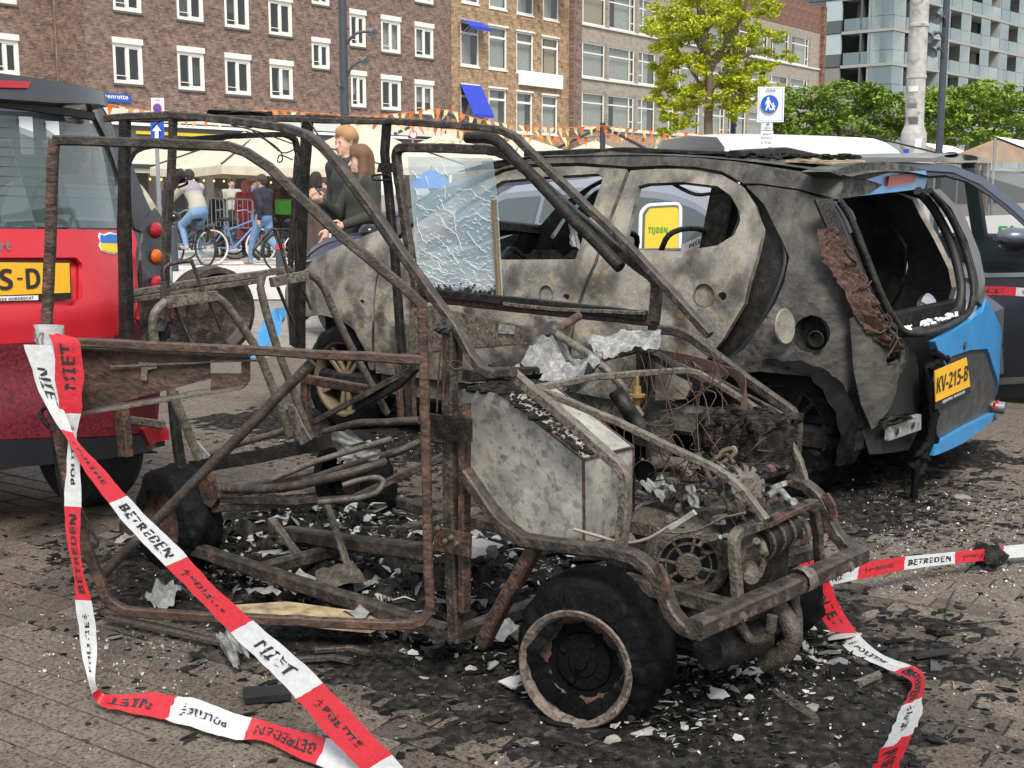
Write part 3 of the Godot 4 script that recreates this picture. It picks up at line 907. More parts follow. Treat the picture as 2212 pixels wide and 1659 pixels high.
func parasol(peak: Array, d: float, half: float, drop: float, label: String):
	var p := dp(peak[0], peak[1], d)
	var t := thing("market_parasol", label, "parasol", Vector3(p.x, far_ground(d), p.z), "beige pyramid canopies along the terrace")
	var e := Vector3(0.80, 0, -0.60); var f := Vector3(0.60, 0, 0.80)
	var mb := MB.new()
	var cs := []
	for k in [[-1, 1], [1, 1], [1, -1], [-1, -1]]: cs.append(p + e * half * k[0] + f * half * k[1] + Vector3(0, -drop, 0))
	var n := 8
	for k in 4:
		var a: Vector3 = cs[k]; var b: Vector3 = cs[(k + 1) % 4]
		for i in n:
			for j in n:
				var q := []
				for w in [[0, 0], [1, 0], [1, 1], [0, 1]]:
					var s: float = (i + w[0]) / float(n); var r: float = (j + w[1]) / float(n)
					var x := a.lerp(b, s)
					var pt := p.lerp(x, r)
					pt.y -= 0.10 * sin(PI * r) * (1.0 - 0.5 * absf(2 * s - 1)) * half / 1.6 + 0.05 * sin(PI * s) * r
					q.append(pt)
				mb.quad(q[0], q[3], q[2], q[1])
		for i in n:
			var s0 := float(i) / n; var s1 := float(i + 1) / n
			var u := a.lerp(b, s0) - Vector3(0, 0.05 * sin(PI * s0), 0); var w2 := a.lerp(b, s1) - Vector3(0, 0.05 * sin(PI * s1), 0)
			mb.quad(u - Vector3(0, 0.17, 0), w2 - Vector3(0, 0.17, 0), w2, u)
	part("canopy", mb, M.canvas, t)
	mb = MB.new(); mb.lathe(Transform3D(Basis.IDENTITY, p), [Vector2(0.05, -0.03), Vector2(0.05, 0.06), Vector2(0.0, 0.10)], 10); part("finial", mb, M.canvas, t)
	mb = MB.new(); mb.tube([Vector3(p.x, far_ground(d), p.z), p - Vector3(0, 0.1, 0)], 0.04, 8); part("pole", mb, M.dark_metal, t)
	for k in cs:
		mb = MB.new(); mb.tube([p - Vector3(0, 0.12, 0), k + Vector3(0, 0.02, 0)], 0.018, 5); part("rib", mb, M.dark_metal, t)
func make_market():
	# cafe awning under the brown block
	var d := 33.0
	var a := dp(285, 318, d); var b := dp(660, 345, d + 6)
	var t := thing("cafe_awning", "long beige cafe awning with a dark front bar over the terrace", "awning", Vector3((a.x + b.x) / 2, far_ground(d), (a.z + b.z) / 2))
	var c := dp(285, 358, d - 3); var e := dp(690, 374, d + 3)
	var mb := MB.new()
	for i in 16:
		var s0 := i / 16.0; var s1 := (i + 1) / 16.0
		mb.quad(c.lerp(e, s0), c.lerp(e, s1), a.lerp(b, s1), a.lerp(b, s0))
		var v := Vector3(0, -0.16, 0)
		mb.quad(c.lerp(e, s0) + v, c.lerp(e, s1) + v, c.lerp(e, s1), c.lerp(e, s0))
	part("cloth", mb, M.canvas, t)
	mb = MB.new(); mb.bar([c, e], 0.1, 0.1); part("front_bar", mb, M.pole_grey, t)
	for k in 5:
		var p := c.lerp(e, k / 4.0)
		mb = MB.new(); mb.tube([Vector3(p.x, far_ground(d), p.z), p], 0.035, 6); part("post", mb, M.dark_metal, t)
	# warm bulbs hanging in the dark terrace
	M.bulb = plain(lin(0.9, 0.6, 0.25), 0.4); M.bulb.emission_enabled = true; M.bulb.emission = Color(1.0, 0.62, 0.22); M.bulb.emission_energy_multiplier = 1.5
	for k in 18:
		var p := c.lerp(e, 0.03 + k * 0.053) + Vector3(0, -0.30, -0.9)
		mb = MB.new(); mb.ball(p, Vector3(0.026, 0.03, 0.026), 8)
		var lt := part("bulb", mb, M.bulb, t)
	for k in 10:
		var p := foot(330 + k * 38, 34 + k * 0.6)
		mb = MB.new(); mb.box(Transform3D(Basis(Vector3.UP, k * 0.4), p + Vector3(0, 0.45, 0)), Vector3(0.6, 0.9, 0.5), 0.05)
		var pl := part("planter", mb, M.sill, t)
	parasol([573, 263], 27.0, 1.85, 0.95, "largest beige parasol, over the cafe terrace beside the cyclist")
	parasol([780, 267], 29.0, 1.7, 0.95, "beige parasol directly behind the two people with their heads together")
	parasol([957, 287], 35.0, 1.7, 0.75, "beige pyramid canopy below the bunting post with the yellow house behind")
	parasol([1130, 294], 39.0, 1.9, 0.75, "beige pyramid canopy between the yellow house and the brick pier")
	parasol([1284, 303], 44.0, 1.7, 0.75, "beige pyramid canopy in front of the concrete building's first bays")
	parasol([1437, 311], 48.0, 1.7, 0.7, "small far beige canopy beside the locust tree")
	# market tents on the right
	for q in [[1735, 302, 1690, 1830, 345, 30.0, "brown market tent between the white roof and the concrete pole"], [2150, 298, 2020, 2290, 352, 24.0, "large brown market tent behind the dark car's roof"], [1985, 310, 1900, 2070, 345, 34.0, "pale market tent behind the foot of the concrete pole"]]:
		var D: float = q[5]
		var p := dp(q[0], q[1], D)
		t = thing("market_tent", q[6], "tent", Vector3(p.x, -0.2, p.z), "market tents")
		var l := dp(q[2], q[4], D); var r := dp(q[3], q[4], D)
		var bk := Vector3(0.55, 0, -0.83) * 3.4
		mb = MB.new()
		mb.quad(l, p, p + bk, l + bk); mb.quad(l + bk, p + bk, p, l); mb.quad(p, r, r + bk, p + bk); mb.quad(p + bk, r + bk, r, p)
		part("roof_cloth", mb, M.white_canvas if q[0] == 1985 else M.tan_canvas, t)
		mb = MB.new(); mb.quad(p + Vector3(0, 0.03, 0), p + (r - p) * 0.98 + Vector3(0, 0.03, 0), p + (r - p) * 0.98 + bk + Vector3(0, 0.03, 0), p + bk + Vector3(0, 0.03, 0)); part("top_sheet", mb, M.white_canvas, t)
		mb = MB.new(); mb.tri(l, r, p - Vector3(0, 0.02, 0)); part("gable", mb, M.tan_canvas, t)
		for k in [l, r, l + bk, r + bk, p]:
			mb = MB.new(); mb.tube([Vector3(k.x, -0.2, k.z), k], 0.025, 6); part("pole", mb, M.steel, t)
	# bunting
	var runs := [[[215, 222], [330, 240], [440, 252], [560, 238], [700, 246], [790, 250], [880, 243], [957, 236], [1040, 258], [1120, 270], [1220, 276], [1302, 272], [1400, 282], [1480, 286], [1570, 288]], [[735, 262], [850, 268], [940, 275], [1060, 290], [1170, 292], [1240, 298], [1330, 292], [1420, 300], [1500, 292], [1560, 296]]]
	for ri in 2:
		var pts := []
		for q in runs[ri]:
			var D := lerpf(24.0, 40.0, (q[0] - 215.0) / 1360.0) + ri * 1.5
			pts.append(dp(q[0], q[1], D))
		var sp2 := spline(pts, 6)
		t = thing("bunting", ["string of orange and white pennants strung between the two market posts", "second, lower string of orange pennants behind the first"][ri], "bunting", sp2[0])
		mb = MB.new(); mb.tube(sp2, 0.008, 4); part("cord", mb, M.orange, t)
		var tot := 0.0
		for i in sp2.size() - 1:
			var seg: Vector3 = sp2[i + 1] - sp2[i]
			tot += seg.length()
			while tot > 0.30:
				tot -= 0.30
				var p: Vector3 = sp2[i] + seg * clampf(1.0 - tot / maxf(seg.length(), 0.01), 0, 1)
				var al := seg.normalized(); var sw := rng.randf_range(-0.6, 0.6); var lean := rng.randf_range(-0.14, 0.14)
				mb = MB.new()
				var w := al * 0.085; var dn := Vector3(lean, -rng.randf_range(0.20, 0.28), sw * 0.12)
				var mid := p + dn * 0.5 + al.cross(Vector3.UP) * sw * 0.08
				mb.quad(p - w, p + w, mid + w * 0.6, mid - w * 0.6); mb.quad(mid - w * 0.6, mid + w * 0.6, p + dn + w * 0.15, p + dn - w * 0.15)
				part("pennant", mb, M.orange if rng.randf() < 0.42 else M.flag_light, t)
	for q in [[958, 233, 36.0, "dark market post holding the bunting before the yellow house"], [1302, 265, 38.0, "dark market post holding the bunting before the concrete building"]]:
		var f := foot(q[0], q[2])
		t = thing("market_post", q[3], "post", f, "bunting posts")
		var top := dp(q[0], q[1], q[2])
		mb = MB.new(); mb.bar([f, top], 0.14, 0.14); part("post", mb, M.pole_grey, t)
		for s in [-1, 1]:
			mb = MB.new(); mb.bar([top - Vector3(0, 0.1, 0), top + Vector3(s * 1.35, -0.75, s * -0.5)], 0.08, 0.08); part("stay", mb, M.pole_grey, t)

# ---- lamps, signs, poles
func horn(t: Node3D, at: Vector3, dir: Vector3, s := 1.0):
	var mb := MB.new()
	mb.lathe(wheel_xf(at, dir), [Vector2(0.0, -0.16) * s, Vector2(0.07, -0.16) * s, Vector2(0.09, -0.02) * s, Vector2(0.17, 0.14) * s, Vector2(0.18, 0.15) * s, Vector2(0.15, 0.12) * s, Vector2(0.0, 0.02) * s], 18)
	part("spotlight", mb, M.lamp_grey, t)
func lamp_post(x: float, d: float, w: float, y0: float, lamps: Array, label: String):
	var f := foot(x, d)
	var t := thing("lamp_post", label, "lamp post", f, "dark grey lamp posts on the square")
	var mb := MB.new(); mb.tube([f, f + Vector3(0, 3.2, 0), f + Vector3(0, 9.5, 0)], w, 16, [1.0, 1.0, 0.8]); part("post", mb, M.pole_grey, t)
	for q in lamps:
		var p := dp(q[0], q[1], d); var e := dp(q[2], q[3], d)
		mb = MB.new(); mb.tube(spline([Vector3(f.x, p.y - 0.25, f.z + 0.0), p.lerp(e, 0.25) + Vector3(0, 0.02, 0.1), e], 4), 0.03, 6); part("arm", mb, M.pole_grey, t)
		horn(t, e, Vector3(q[4], -0.55, 0.5).normalized(), q[5])
func sign_post(x: float, ytop: float, d: float, label: String) -> Node3D:
	var f := foot(x, d)
	var t := thing("sign_post", label, "sign", f)
	var mb := MB.new(); var top := dp(x, ytop, d); mb.tube([f, Vector3(f.x, top.y, f.z)], 0.028, 10); part("post", mb, M.steel, t)
	return t
func board(t: Node3D, called: String, x0: float, y0: float, x1: float, y1: float, d: float, m: Material, out := 0.03, skew := 0.0) -> MeshInstance3D:
	var mb := MB.new()
	var a := dp(x0, y1, d); var b := dp(x1, y1, d); var c := dp(x1, y0, d); var e := dp(x0, y0, d)
	for p in [a, b, c, e]: p.z += out
	mb.slab([a + Vector3(0, 0, out), b + Vector3(0, 0, out), Vector3(b.x, c.y, b.z + out), Vector3(a.x, e.y, a.z + out)], Vector3(0, 0, 0.012))
	return part(called, mb, m, t)
func disc(t: Node3D, called: String, x: float, y: float, r: float, d: float, m: Material, out: float) -> MeshInstance3D:
	var p := dp(x, y, d); p.z += out
	var mb := MB.new(); var k := r * d / FL
	mb.lathe(wheel_xf(p, Vector3(0, 0, 1)), [Vector2(k, -0.002), Vector2(k, 0.002), Vector2(0, 0.003)], 32)
	return part(called, mb, m, t)
func flat_px(t: Node3D, called: String, poly: Array, d: float, m: Material, out: float) -> MeshInstance3D:
	var mb := MB.new()
	var p2 := []
	for q in poly:
		var p := dp(q[0], q[1], d)
		p2.append(Vector3(p.x, p.y, -d + out))
	mb.slab(p2, Vector3(0, 0, 0.002))
	return part(called, mb, m, t)
func text_px(t: Node3D, called: String, s: String, x0: float, x1: float, y0: float, y1: float, d: float, m: Material, out: float, bold := true):
	var a := dp(x0, y1, d); var b := dp(x1, y1, d); var c := dp(x0, y0, d)
	a.z = -d + out; b.z = a.z
	var mb := MB.new()
	flat_text(mb, s, c.y - a.y, a, Vector3.RIGHT, Vector3.UP, b.x - a.x, false, bold)
	part(called, mb, m, t)
func make_street_furniture():
	lamp_post(748, 27.0, 0.092, 0, [[757, 80, 800, 68, 1.0, 0.55], [757, 150, 783, 130, 0.9, 0.55], [742, 190, 738, 185, -0.8, 0.5]], "dark grey lamp post with two spotlights in front of the brown brick block")
	lamp_post(1580, 36.0, 0.08, 0, [[1588, 245, 1608, 236, 0.8, 0.45], [1584, 280, 1585, 270, 0.5, 0.4]], "dark grey lamp post behind the locust tree")
	lamp_post(2024, 27.0, 0.075, 0, [[2040, 45, 2030, 35, -0.8, 0.75], [2034, 75, 2012, 76, -0.8, 0.75], [2032, 110, 2020, 108, -0.8, 0.7]], "dark grey lamp post with three spotlights before the glass tower")
	# concrete pole
	var d := 18.0
	var f := foot(1968, d)
	var t := thing("concrete_pole", "thick pale concrete pole with stickers and a wider base", "pole", f)
	var mb := MB.new()
	mb.lathe(Transform3D(Basis.IDENTITY, f), [Vector2(0.185, 0), Vector2(0.178, 2.05), Vector2(0.172, 2.12), Vector2(0.135, 2.22), Vector2(0.130, 2.3), Vector2(0.11, 7.0), Vector2(0, 7.0)], 32)
	part("shaft", mb, M.pole_concrete, t)
	for q in [[1962, 252, 1985, 268, M.sill], [1975, 300, 1990, 318, M.sign_white], [1955, 322, 1964, 334, M.sign_blue], [1965, 222, 1983, 232, M.lamp_grey], [1968, 185, 1986, 197, M.off_white], [1955, 280, 1975, 296, M.tower_slab]]:
		var lo := dp(q[0], q[3], d - 0.17); var hi := dp(q[2], q[1], d - 0.17)
		mb = MB.new()
		for k in 4:
			var r: float = 0.186 if lo.y < 1.95 else 0.136 - (lo.y - 2.3) * 0.0046
			var x0 := lerpf(lo.x, hi.x, k / 4.0) - f.x; var x1 := lerpf(lo.x, hi.x, (k + 1) / 4.0) - f.x
			x0 = clampf(x0, -r, r); x1 = clampf(x1, -r, r)
			var z0 := sqrt(maxf(0.0, r * r - x0 * x0)); var z1 := sqrt(maxf(0.0, r * r - x1 * x1))
			mb.quad(Vector3(f.x + x0, lo.y, f.z + z0), Vector3(f.x + x1, lo.y, f.z + z1), Vector3(f.x + x1, hi.y, f.z + z1), Vector3(f.x + x0, hi.y, f.z + z0))
		part("sticker", mb, q[4], t)
	for h in [2.9, 3.6, 4.35]:
		mb = MB.new(); mb.lathe(Transform3D(Basis.IDENTITY, f + Vector3(0, h, 0)), [Vector2(0.118, -0.03), Vector2(0.139, -0.02), Vector2(0.138, 0.02), Vector2(0.118, 0.03)], 28); part("strap", mb, M.pole_concrete, t)
	# pedestrian zone sign
	d = 17.0
	t = sign_post(1661, 180, d, "white pedestrian zone sign with blue disc and a small text plate below")
	var bd := board(t, "sign_plate", 1634, 188, 1691, 264, d, M.sign_white)
	for q in [[1637, 191, 1688, 192], [1637, 260, 1688, 261], [1637, 191, 1638, 261], [1687, 191, 1688, 261]]:
		flat_px(bd, "border_line", [[q[0], q[1]], [q[2], q[1]], [q[2], q[3]], [q[0], q[3]]], d, M.sign_blue, 0.074)
	text_px(bd, "zone_lettering", "ZONE", 1652, 1673, 193, 199, d, M.ink, 0.075)
	var ds := disc(bd, "blue_disc", 1660, 225.5, 18.5, d, M.sign_blue, 0.076)
	# adult and child
	disc(ds, "figure_head", 1657, 213, 2.2, d, M.sign_white, 0.080)
	flat_px(ds, "figure_body", [[1654.5, 216], [1659.5, 216], [1664, 225], [1662.5, 226], [1659.5, 221], [1659.5, 228], [1663, 239], [1660, 239], [1656.8, 230], [1653.5, 239], [1650.8, 239], [1654.2, 227], [1654.2, 221], [1651.5, 227], [1650, 226]], d, M.sign_white, 0.079)
	disc(ds, "figure_head", 1667.5, 224.5, 1.7, d, M.sign_white, 0.080)
	flat_px(ds, "figure_body", [[1665.6, 227], [1669.4, 227], [1672.5, 232], [1671.3, 233], [1669.2, 230.5], [1669.4, 233], [1671.5, 239], [1669.2, 239], [1667.4, 234.5], [1665.5, 239], [1663.2, 239], [1665.4, 233], [1665.2, 230], [1662, 227], [1663, 226]], d, M.sign_white, 0.079)
	var p2 := board(t, "small_plate", 1645, 266, 1667, 281, d, M.sign_white)
	text_px(p2, "small_lettering", "toegestaan", 1646, 1665, 276, 280, d, M.ink, 0.075, false)
	for k in [1651.5, 1660.5]:
		var c := dp(k, 272.5, d); c.z = -d + 0.074
		mb = MB.new(); mb.lathe(wheel_xf(c, Vector3(0, 0, 1)), [Vector2(0.02, 0), Vector2(0.02, 0.002), Vector2(0.017, 0.002), Vector2(0.017, 0)], 18); part("bicycle_symbol", mb, M.ink, p2)
	flat_px(p2, "bicycle_symbol", [[1651.5, 272.5], [1654, 268], [1659, 268], [1660.5, 272.5], [1659.8, 272.6], [1658.5, 269], [1656.2, 272.6], [1655.4, 272.2], [1654.6, 269.2], [1652.3, 272.8]], d, M.ink, 0.074)
	var p3 := board(t, "text_plate", 1643, 283, 1668, 318, d, M.sign_white)
	text_px(p3, "lettering", "Behalve", 1645, 1663, 287, 293, d, M.ink, 0.075)
	text_px(p3, "lettering", "op di en za,", 1640.5, 1666, 296, 302, d, M.ink, 0.075)
	text_px(p3, "lettering", "8 - 19 uur", 1642, 1664, 306, 312, d, M.ink, 0.075)
	# one-way arrow with no-parking zone plate
	d = 17.0
	t = sign_post(343, 212, d, "post with a no-parking zone plate above a blue white-arrow sign")
	bd = board(t, "sign_plate", 329.5, 212, 357, 248, d, M.sign_white)
	text_px(bd, "zone_lettering", "ZONE", 337, 349, 214.5, 219.5, d, M.ink, 0.075)
	disc(bd, "red_ring", 343, 234, 9.5, d, M.sign_red, 0.074)
	disc(bd, "blue_disc", 343, 234, 7.2, d, M.sign_blue, 0.078)
	flat_px(bd, "red_bar", [[337.5, 229.5], [338.7, 228.3], [348.5, 238.5], [347.3, 239.7]], d, M.sign_red, 0.082)
	bd = board(t, "arrow_plate", 328, 263, 357, 302, d, M.sign_blue)
	flat_px(bd, "arrow", [[342, 270], [352, 284], [346, 282.5], [346, 299], [338, 299], [338, 282.5], [332, 284]], d, M.sign_white, 0.075)
	# street name plate on the brown block's corner
	var c := fc(197, 205)
	mb = MB.new(); fbox(mb, c.x + 0.05, c.x + 1.75, fc(197, 217).y, fc(197, 199).y, 0.02, 0.06)
	t = part("street_name_plate", mb, M.sign_blue)
	tag(t, "small blue street name plate on the corner of the brown block", "sign")
	mb = MB.new(); flat_text(mb, "Binnenrotte", 0.17, fq(c.x + 0.12, fc(197, 210).y, 0.065), fd, Vector3.UP, 1.5); part("lettering", mb, M.sign_white, t)
	# round no-entry style sign seen by the parasols
	d = 34.0
	t = sign_post(893, 284, d, "small round white sign with a red rim among the parasols")
	disc(t, "sign_rim", 893, 291, 8.5, d, M.sign_red, 0.04)
	disc(t, "sign_face", 893, 291, 6.3, d, M.sign_white, 0.046)
	# bollards
	for q in [[606, 15.6, 508, 578, true, "grey bollard with a red band beside the walking man"], [489, 22.0, 460, 522, false, "grey bollard between the barrier and the blue bicycle"], [376, 15.2, 468, 566, false, "dark grey bollard in front of the cyclist's wheel"]]:
		var b := gp(q[0], q[3]); 
		var h: float = (q[3] - q[2]) * -b.z / FL
		b.y = far_ground(-b.z)
		t = thing("bollard", q[5], "bollard", b, "grey bollards at the kerb")
		mb = MB.new(); mb.lathe(Transform3D(Basis.IDENTITY, b), [Vector2(0.075, 0), Vector2(0.075, h - 0.02), Vector2(0.065, h), Vector2(0, h)], 18); part("post", mb, M.pole_grey, t)
		if q[4]:
			mb = MB.new(); mb.lathe(Transform3D(Basis.IDENTITY, b), [Vector2(0.076, h * 0.84), Vector2(0.078, h * 0.85), Vector2(0.078, h * 0.96), Vector2(0.076, h * 0.97)], 18); part("red_band", mb, M.sign_red, t)
	# crowd barriers
	for q in [[440, 486, 428, 502, 24.5, "steel crowd barrier right behind the cyclist"], [492, 548, 430, 505, 25.0, "steel crowd barrier behind the blue bicycle"]]:
		var D: float = q[4]
		var l := dp(q[0], q[3], D); var r := dp(q[1], q[3], D + 0.8)
		t = thing("crowd_barrier", q[5], "barrier", Vector3((l.x + r.x) / 2, l.y, (l.z + r.z) / 2), "crowd barriers")
		var up := Vector3(0, (q[3] - q[2]) * D / FL, 0)
		mb = MB.new(); mb.tube(rounded([l - Vector3(0, 0.05, 0), l + up, r + up, r - Vector3(0, 0.05, 0)], 0.12), 0.02, 8); part("hoop", mb, M.steel, t)
		mb = MB.new(); mb.tube([l + Vector3(0, 0.12, 0), r + Vector3(0, 0.12, 0)], 0.014, 6); part("lower_rail", mb, M.steel, t)
		for k in range(1, 5):
			var p := l.lerp(r, k / 5.0)
			mb = MB.new(); mb.tube([p + Vector3(0, 0.12, 0), p + up], 0.008, 5); part("bar", mb, M.steel, t)
	bicycle(foot(508, 24.5), Vector3(0.75, 0, -0.66), plain(lin(0.10, 0.20, 0.42), 0.4), true, "blue bicycle with pale tyres parked beside the walking man", 23.4)
	bicycle(gp(462, 516), Vector3(0.9, 0, -0.44), M.dark_metal, false, "dark bicycle parked against the crowd barrier", 24.0)
	bicycle(foot(548, 28.5), Vector3(0.8, 0, -0.6), M.dark_metal, false, "black bicycle parked just beyond the blue one", 28.5)
	bicycle(foot(655, 22.0), Vector3(0.7, 0, -0.7), M.steel, false, "silver bicycle parked by the long dark coat", 22.0)
	bicycle(foot(448, 26.0), Vector3(0.95, 0, -0.3), plain(lin(0.05, 0.12, 0.2), 0.4), false, "teal bicycle parked behind the cyclist", 26.0)
	# lime delivery crate by the walking man
	mb = MB.new(); mb.box(Transform3D(Basis(Vector3.UP, 0.4), dp(613, 447, 27.5)), Vector3(0.32, 0.34, 0.36), 0.03)
	bicycle(foot(626, 27.5), Vector3(0.86, 0, -0.5), M.dark_metal, false, "delivery bicycle carrying the lime green crate", 27.5)
	tag(part("delivery_crate", mb, plain(lin(0.07, 0.36, 0.035), 0.5)), "lime green delivery crate behind the walking man", "crate")

func bicycle(at: Vector3, fw: Vector3, paint: Material, pale: bool, label: String, d := 0.0) -> Node3D:
	at.y = far_ground(-at.z)
	var t := thing("bicycle", label, "bicycle", at, "bicycles by the barriers")
	fw = fw.normalized()
	var q := func(x: float, y: float, z := 0.0): return at + fw * x + Vector3(0, y, 0) + fw.cross(Vector3.UP) * z
	var ax := fw.cross(Vector3.UP)
	for x in [-0.53, 0.53]:
		var mb := MB.new()
		var xf := wheel_xf(q.call(x, 0.34), ax)
		var ring := []
		for k in 33: ring.append(xf * Vector3(cos(TAU * k / 32) * 0.325, 0, sin(TAU * k / 32) * 0.325))
		mb.tube(ring, 0.02, 6)
		var w := part("wheel", mb, M.off_white if pale else M.rubber, t)
		mb = MB.new()
		for k in 14: mb.tube([xf * Vector3(0, 0.02 * (1 if k % 2 else -1), 0), xf * Vector3(cos(TAU * k / 14) * 0.31, 0, sin(TAU * k / 14) * 0.31)], 0.003, 3)
		part("spokes", mb, M.steel, w)
		mb = MB.new()
		var g := []
		for k in 14:
			var a := lerpf(-0.2, PI * 0.75, k / 13.0) + (0.0 if x < 0 else 0.5)
			g.append(q.call(x - cos(a) * 0.365, 0.34 + sin(a) * 0.365))
		mb.bar(g, 0.05, 0.008, Vector3.UP); part("mudguard", mb, M.black, t)
	var mb := MB.new()
	mb.tube([q.call(-0.08, 0.30), q.call(-0.22, 0.82)], 0.018, 6); mb.tube([q.call(-0.08, 0.30), q.call(0.38, 0.72)], 0.02, 6)
	mb.tube([q.call(-0.18, 0.66), q.call(0.36, 0.84)], 0.016, 6); mb.tube([q.call(-0.53, 0.34), q.call(-0.08, 0.30)], 0.012, 6)
	mb.tube([q.call(-0.53, 0.34), q.call(-0.20, 0.74)], 0.012, 6); mb.tube([q.call(0.53, 0.34), q.call(0.38, 0.68), q.call(0.33, 0.95)], 0.016, 6)
	part("frame", mb, paint, t)
	mb = MB.new(); mb.tube(spline([q.call(0.18, 1.02, -0.28), q.call(0.32, 1.04, -0.16), q.call(0.34, 0.98, 0.0), q.call(0.32, 1.04, 0.16), q.call(0.18, 1.02, 0.28)], 3), 0.013, 6); part("handlebar", mb, M.steel, t)
	mb = MB.new(); mb.ball(q.call(-0.26, 0.87), Vector3(0.13, 0.04, 0.09), 10); part("saddle", mb, M.black, t)
	mb = MB.new(); mb.bar([q.call(-0.75, 0.74), q.call(-0.28, 0.74)], 0.12, 0.02); part("rack", mb, M.dark_metal, t)
	mb = MB.new(); mb.ball(q.call(-0.88, 0.62), Vector3(0.03, 0.03, 0.03), 8); part("rear_lamp", mb, M.red_light, t)
	return t
# ---- people: tapered bones joined by a smooth minimum and meshed as surface nets
func net(mb: MB, bones: Array, cell: float, k: float):
	var lo := Vector3(1e9, 1e9, 1e9); var hi := -lo
	for b in bones:
		var r: float = maxf(b[2], b[3]) + 3.0 * cell
		for p in [b[0], b[1]]:
			lo = lo.min(p - Vector3(r, r, r)); hi = hi.max(p + Vector3(r, r, r))
	var nx := int((hi.x - lo.x) / cell) + 2; var ny := int((hi.y - lo.y) / cell) + 2; var nz := int((hi.z - lo.z) / cell) + 2
	var F := PackedFloat32Array(); F.resize(nx * ny * nz); F.fill(9.0)
	var best := PackedFloat32Array(); best.resize(nx * ny * nz); best.fill(9.0)
	var own := PackedInt32Array(); own.resize(nx * ny * nz)
	for bi in bones.size():
		var b = bones[bi]
		var a: Vector3 = b[0]; var ab: Vector3 = b[1] - a
		var r0: float = b[2]; var r1: float = b[3]
		var l2 := maxf(ab.length_squared(), 1e-9)
		var r := maxf(r0, r1) + 2.5 * cell + k
		var q0: Vector3 = (a.min(b[1]) - Vector3(r, r, r) - lo) / cell; var q1: Vector3 = (a.max(b[1]) + Vector3(r, r, r) - lo) / cell
		for z in range(maxi(0, int(q0.z)), mini(nz, int(q1.z) + 1)):
			for y in range(maxi(0, int(q0.y)), mini(ny, int(q1.y) + 1)):
				var row := (z * ny + y) * nx
				for x in range(maxi(0, int(q0.x)), mini(nx, int(q1.x) + 1)):
					var p := lo + Vector3(x, y, z) * cell - a
					var t := clampf(p.dot(ab) / l2, 0.0, 1.0)
					var d := (p - ab * t).length() - lerpf(r0, r1, t)
					var i := row + x
					if d < best[i]: best[i] = d; own[i] = bi
					var h := maxf(k - absf(F[i] - d), 0.0) / k
					F[i] = minf(F[i], d) - h * h * k * 0.25
	var vid := {}
	var V := []; var C2 := []
	var off := [0, 1, nx, nx + 1, nx * ny, nx * ny + 1, nx * ny + nx, nx * ny + nx + 1]
	var corner := [Vector3(0, 0, 0), Vector3(1, 0, 0), Vector3(0, 1, 0), Vector3(1, 1, 0), Vector3(0, 0, 1), Vector3(1, 0, 1), Vector3(0, 1, 1), Vector3(1, 1, 1)]
	var edges := [[0, 1], [2, 3], [4, 5], [6, 7], [0, 2], [1, 3], [4, 6], [5, 7], [0, 4], [1, 5], [2, 6], [3, 7]]
	for z in nz - 1:
		for y in ny - 1:
			var row := (z * ny + y) * nx
			for x in nx - 1:
				var i := row + x
				var f0 := F[i]
				if f0 > cell * 2.0 or f0 < -cell * 2.0: continue
				var ins := 0
				for c in 8: if F[i + off[c]] < 0.0: ins += 1
				if ins == 0 or ins == 8: continue
				var s := Vector3.ZERO; var n := 0
				for e in edges:
					var a := F[i + off[e[0]]]; var b := F[i + off[e[1]]]
					if (a < 0.0) != (b < 0.0):
						s += corner[e[0]].lerp(corner[e[1]], a / (a - b)); n += 1
				vid[i] = V.size()
				V.append(lo + (Vector3(x, y, z) + s / n) * cell)
				C2.append(bones[own[i]][4])
	var N3 := []; N3.resize(V.size()); N3.fill(Vector3.ZERO)
	var quads := []
	for i in vid:
		for ax in 3:
			var st: int = [1, nx, nx * ny][ax]
			var u: int = [nx, nx * ny, 1][ax]; var w: int = [nx * ny, 1, nx][ax]
			var a := F[i]; var b := F[i + st]
			if (a < 0.0) == (b < 0.0): continue
			if not (vid.has(i - u) and vid.has(i - w) and vid.has(i - u - w)): continue
			var q := [vid[i], vid[i - u], vid[i - u - w], vid[i - w]]
			if a > 0.0: q.reverse()
			quads.append(q)
			var m: Vector3 = (V[q[2]] - V[q[0]]).cross(V[q[3]] - V[q[1]])
			for v in q: N3[v] += m
	for i in N3.size(): N3[i] = N3[i].normalized()
	for q in quads:
		for tr in [[0, 1, 2], [0, 2, 3]]:
			var a: int = q[tr[0]]; var b: int = q[tr[1]]; var d: int = q[tr[2]]
			for j in [a, d, b]:
				mb.v.append(V[j]); mb.n.append(N3[j]); mb.uv.append(Vector2.ZERO); mb.c.append(C2[j])
func hand_bones(at: Vector3, dir: Vector3, side: Vector3, skin: Color, curl := 0.35) -> Array:
	# palm and five fingers; dir points from the wrist, side towards the thumb
	var nn := dir.cross(side).normalized()
	var o := [[at, at + dir * 0.075, 0.026, 0.030, skin], [at + dir * 0.05 + side * 0.02, at + dir * 0.085 - side * 0.025, 0.018, 0.018, skin]]
	for k in 4:
		var b := at + dir * 0.088 + side * (0.028 - k * 0.019)
		var ln: float = [0.068, 0.076, 0.070, 0.055][k]
		var m := b + (dir + nn * curl).normalized() * ln * 0.5
		o.append([b, m, 0.0095, 0.009, skin]); o.append([m, m + (dir + nn * curl * 3.0).normalized() * ln * 0.5, 0.009, 0.0075, skin])
	var tb := at + dir * 0.03 + side * 0.03
	var tm := tb + (dir * 0.6 + side * 0.7 + nn * 0.2).normalized() * 0.035
	o.append([tb, tm, 0.012, 0.010, skin]); o.append([tm, tm + (dir + nn * 0.5).normalized() * 0.03, 0.010, 0.008, skin])
	return o
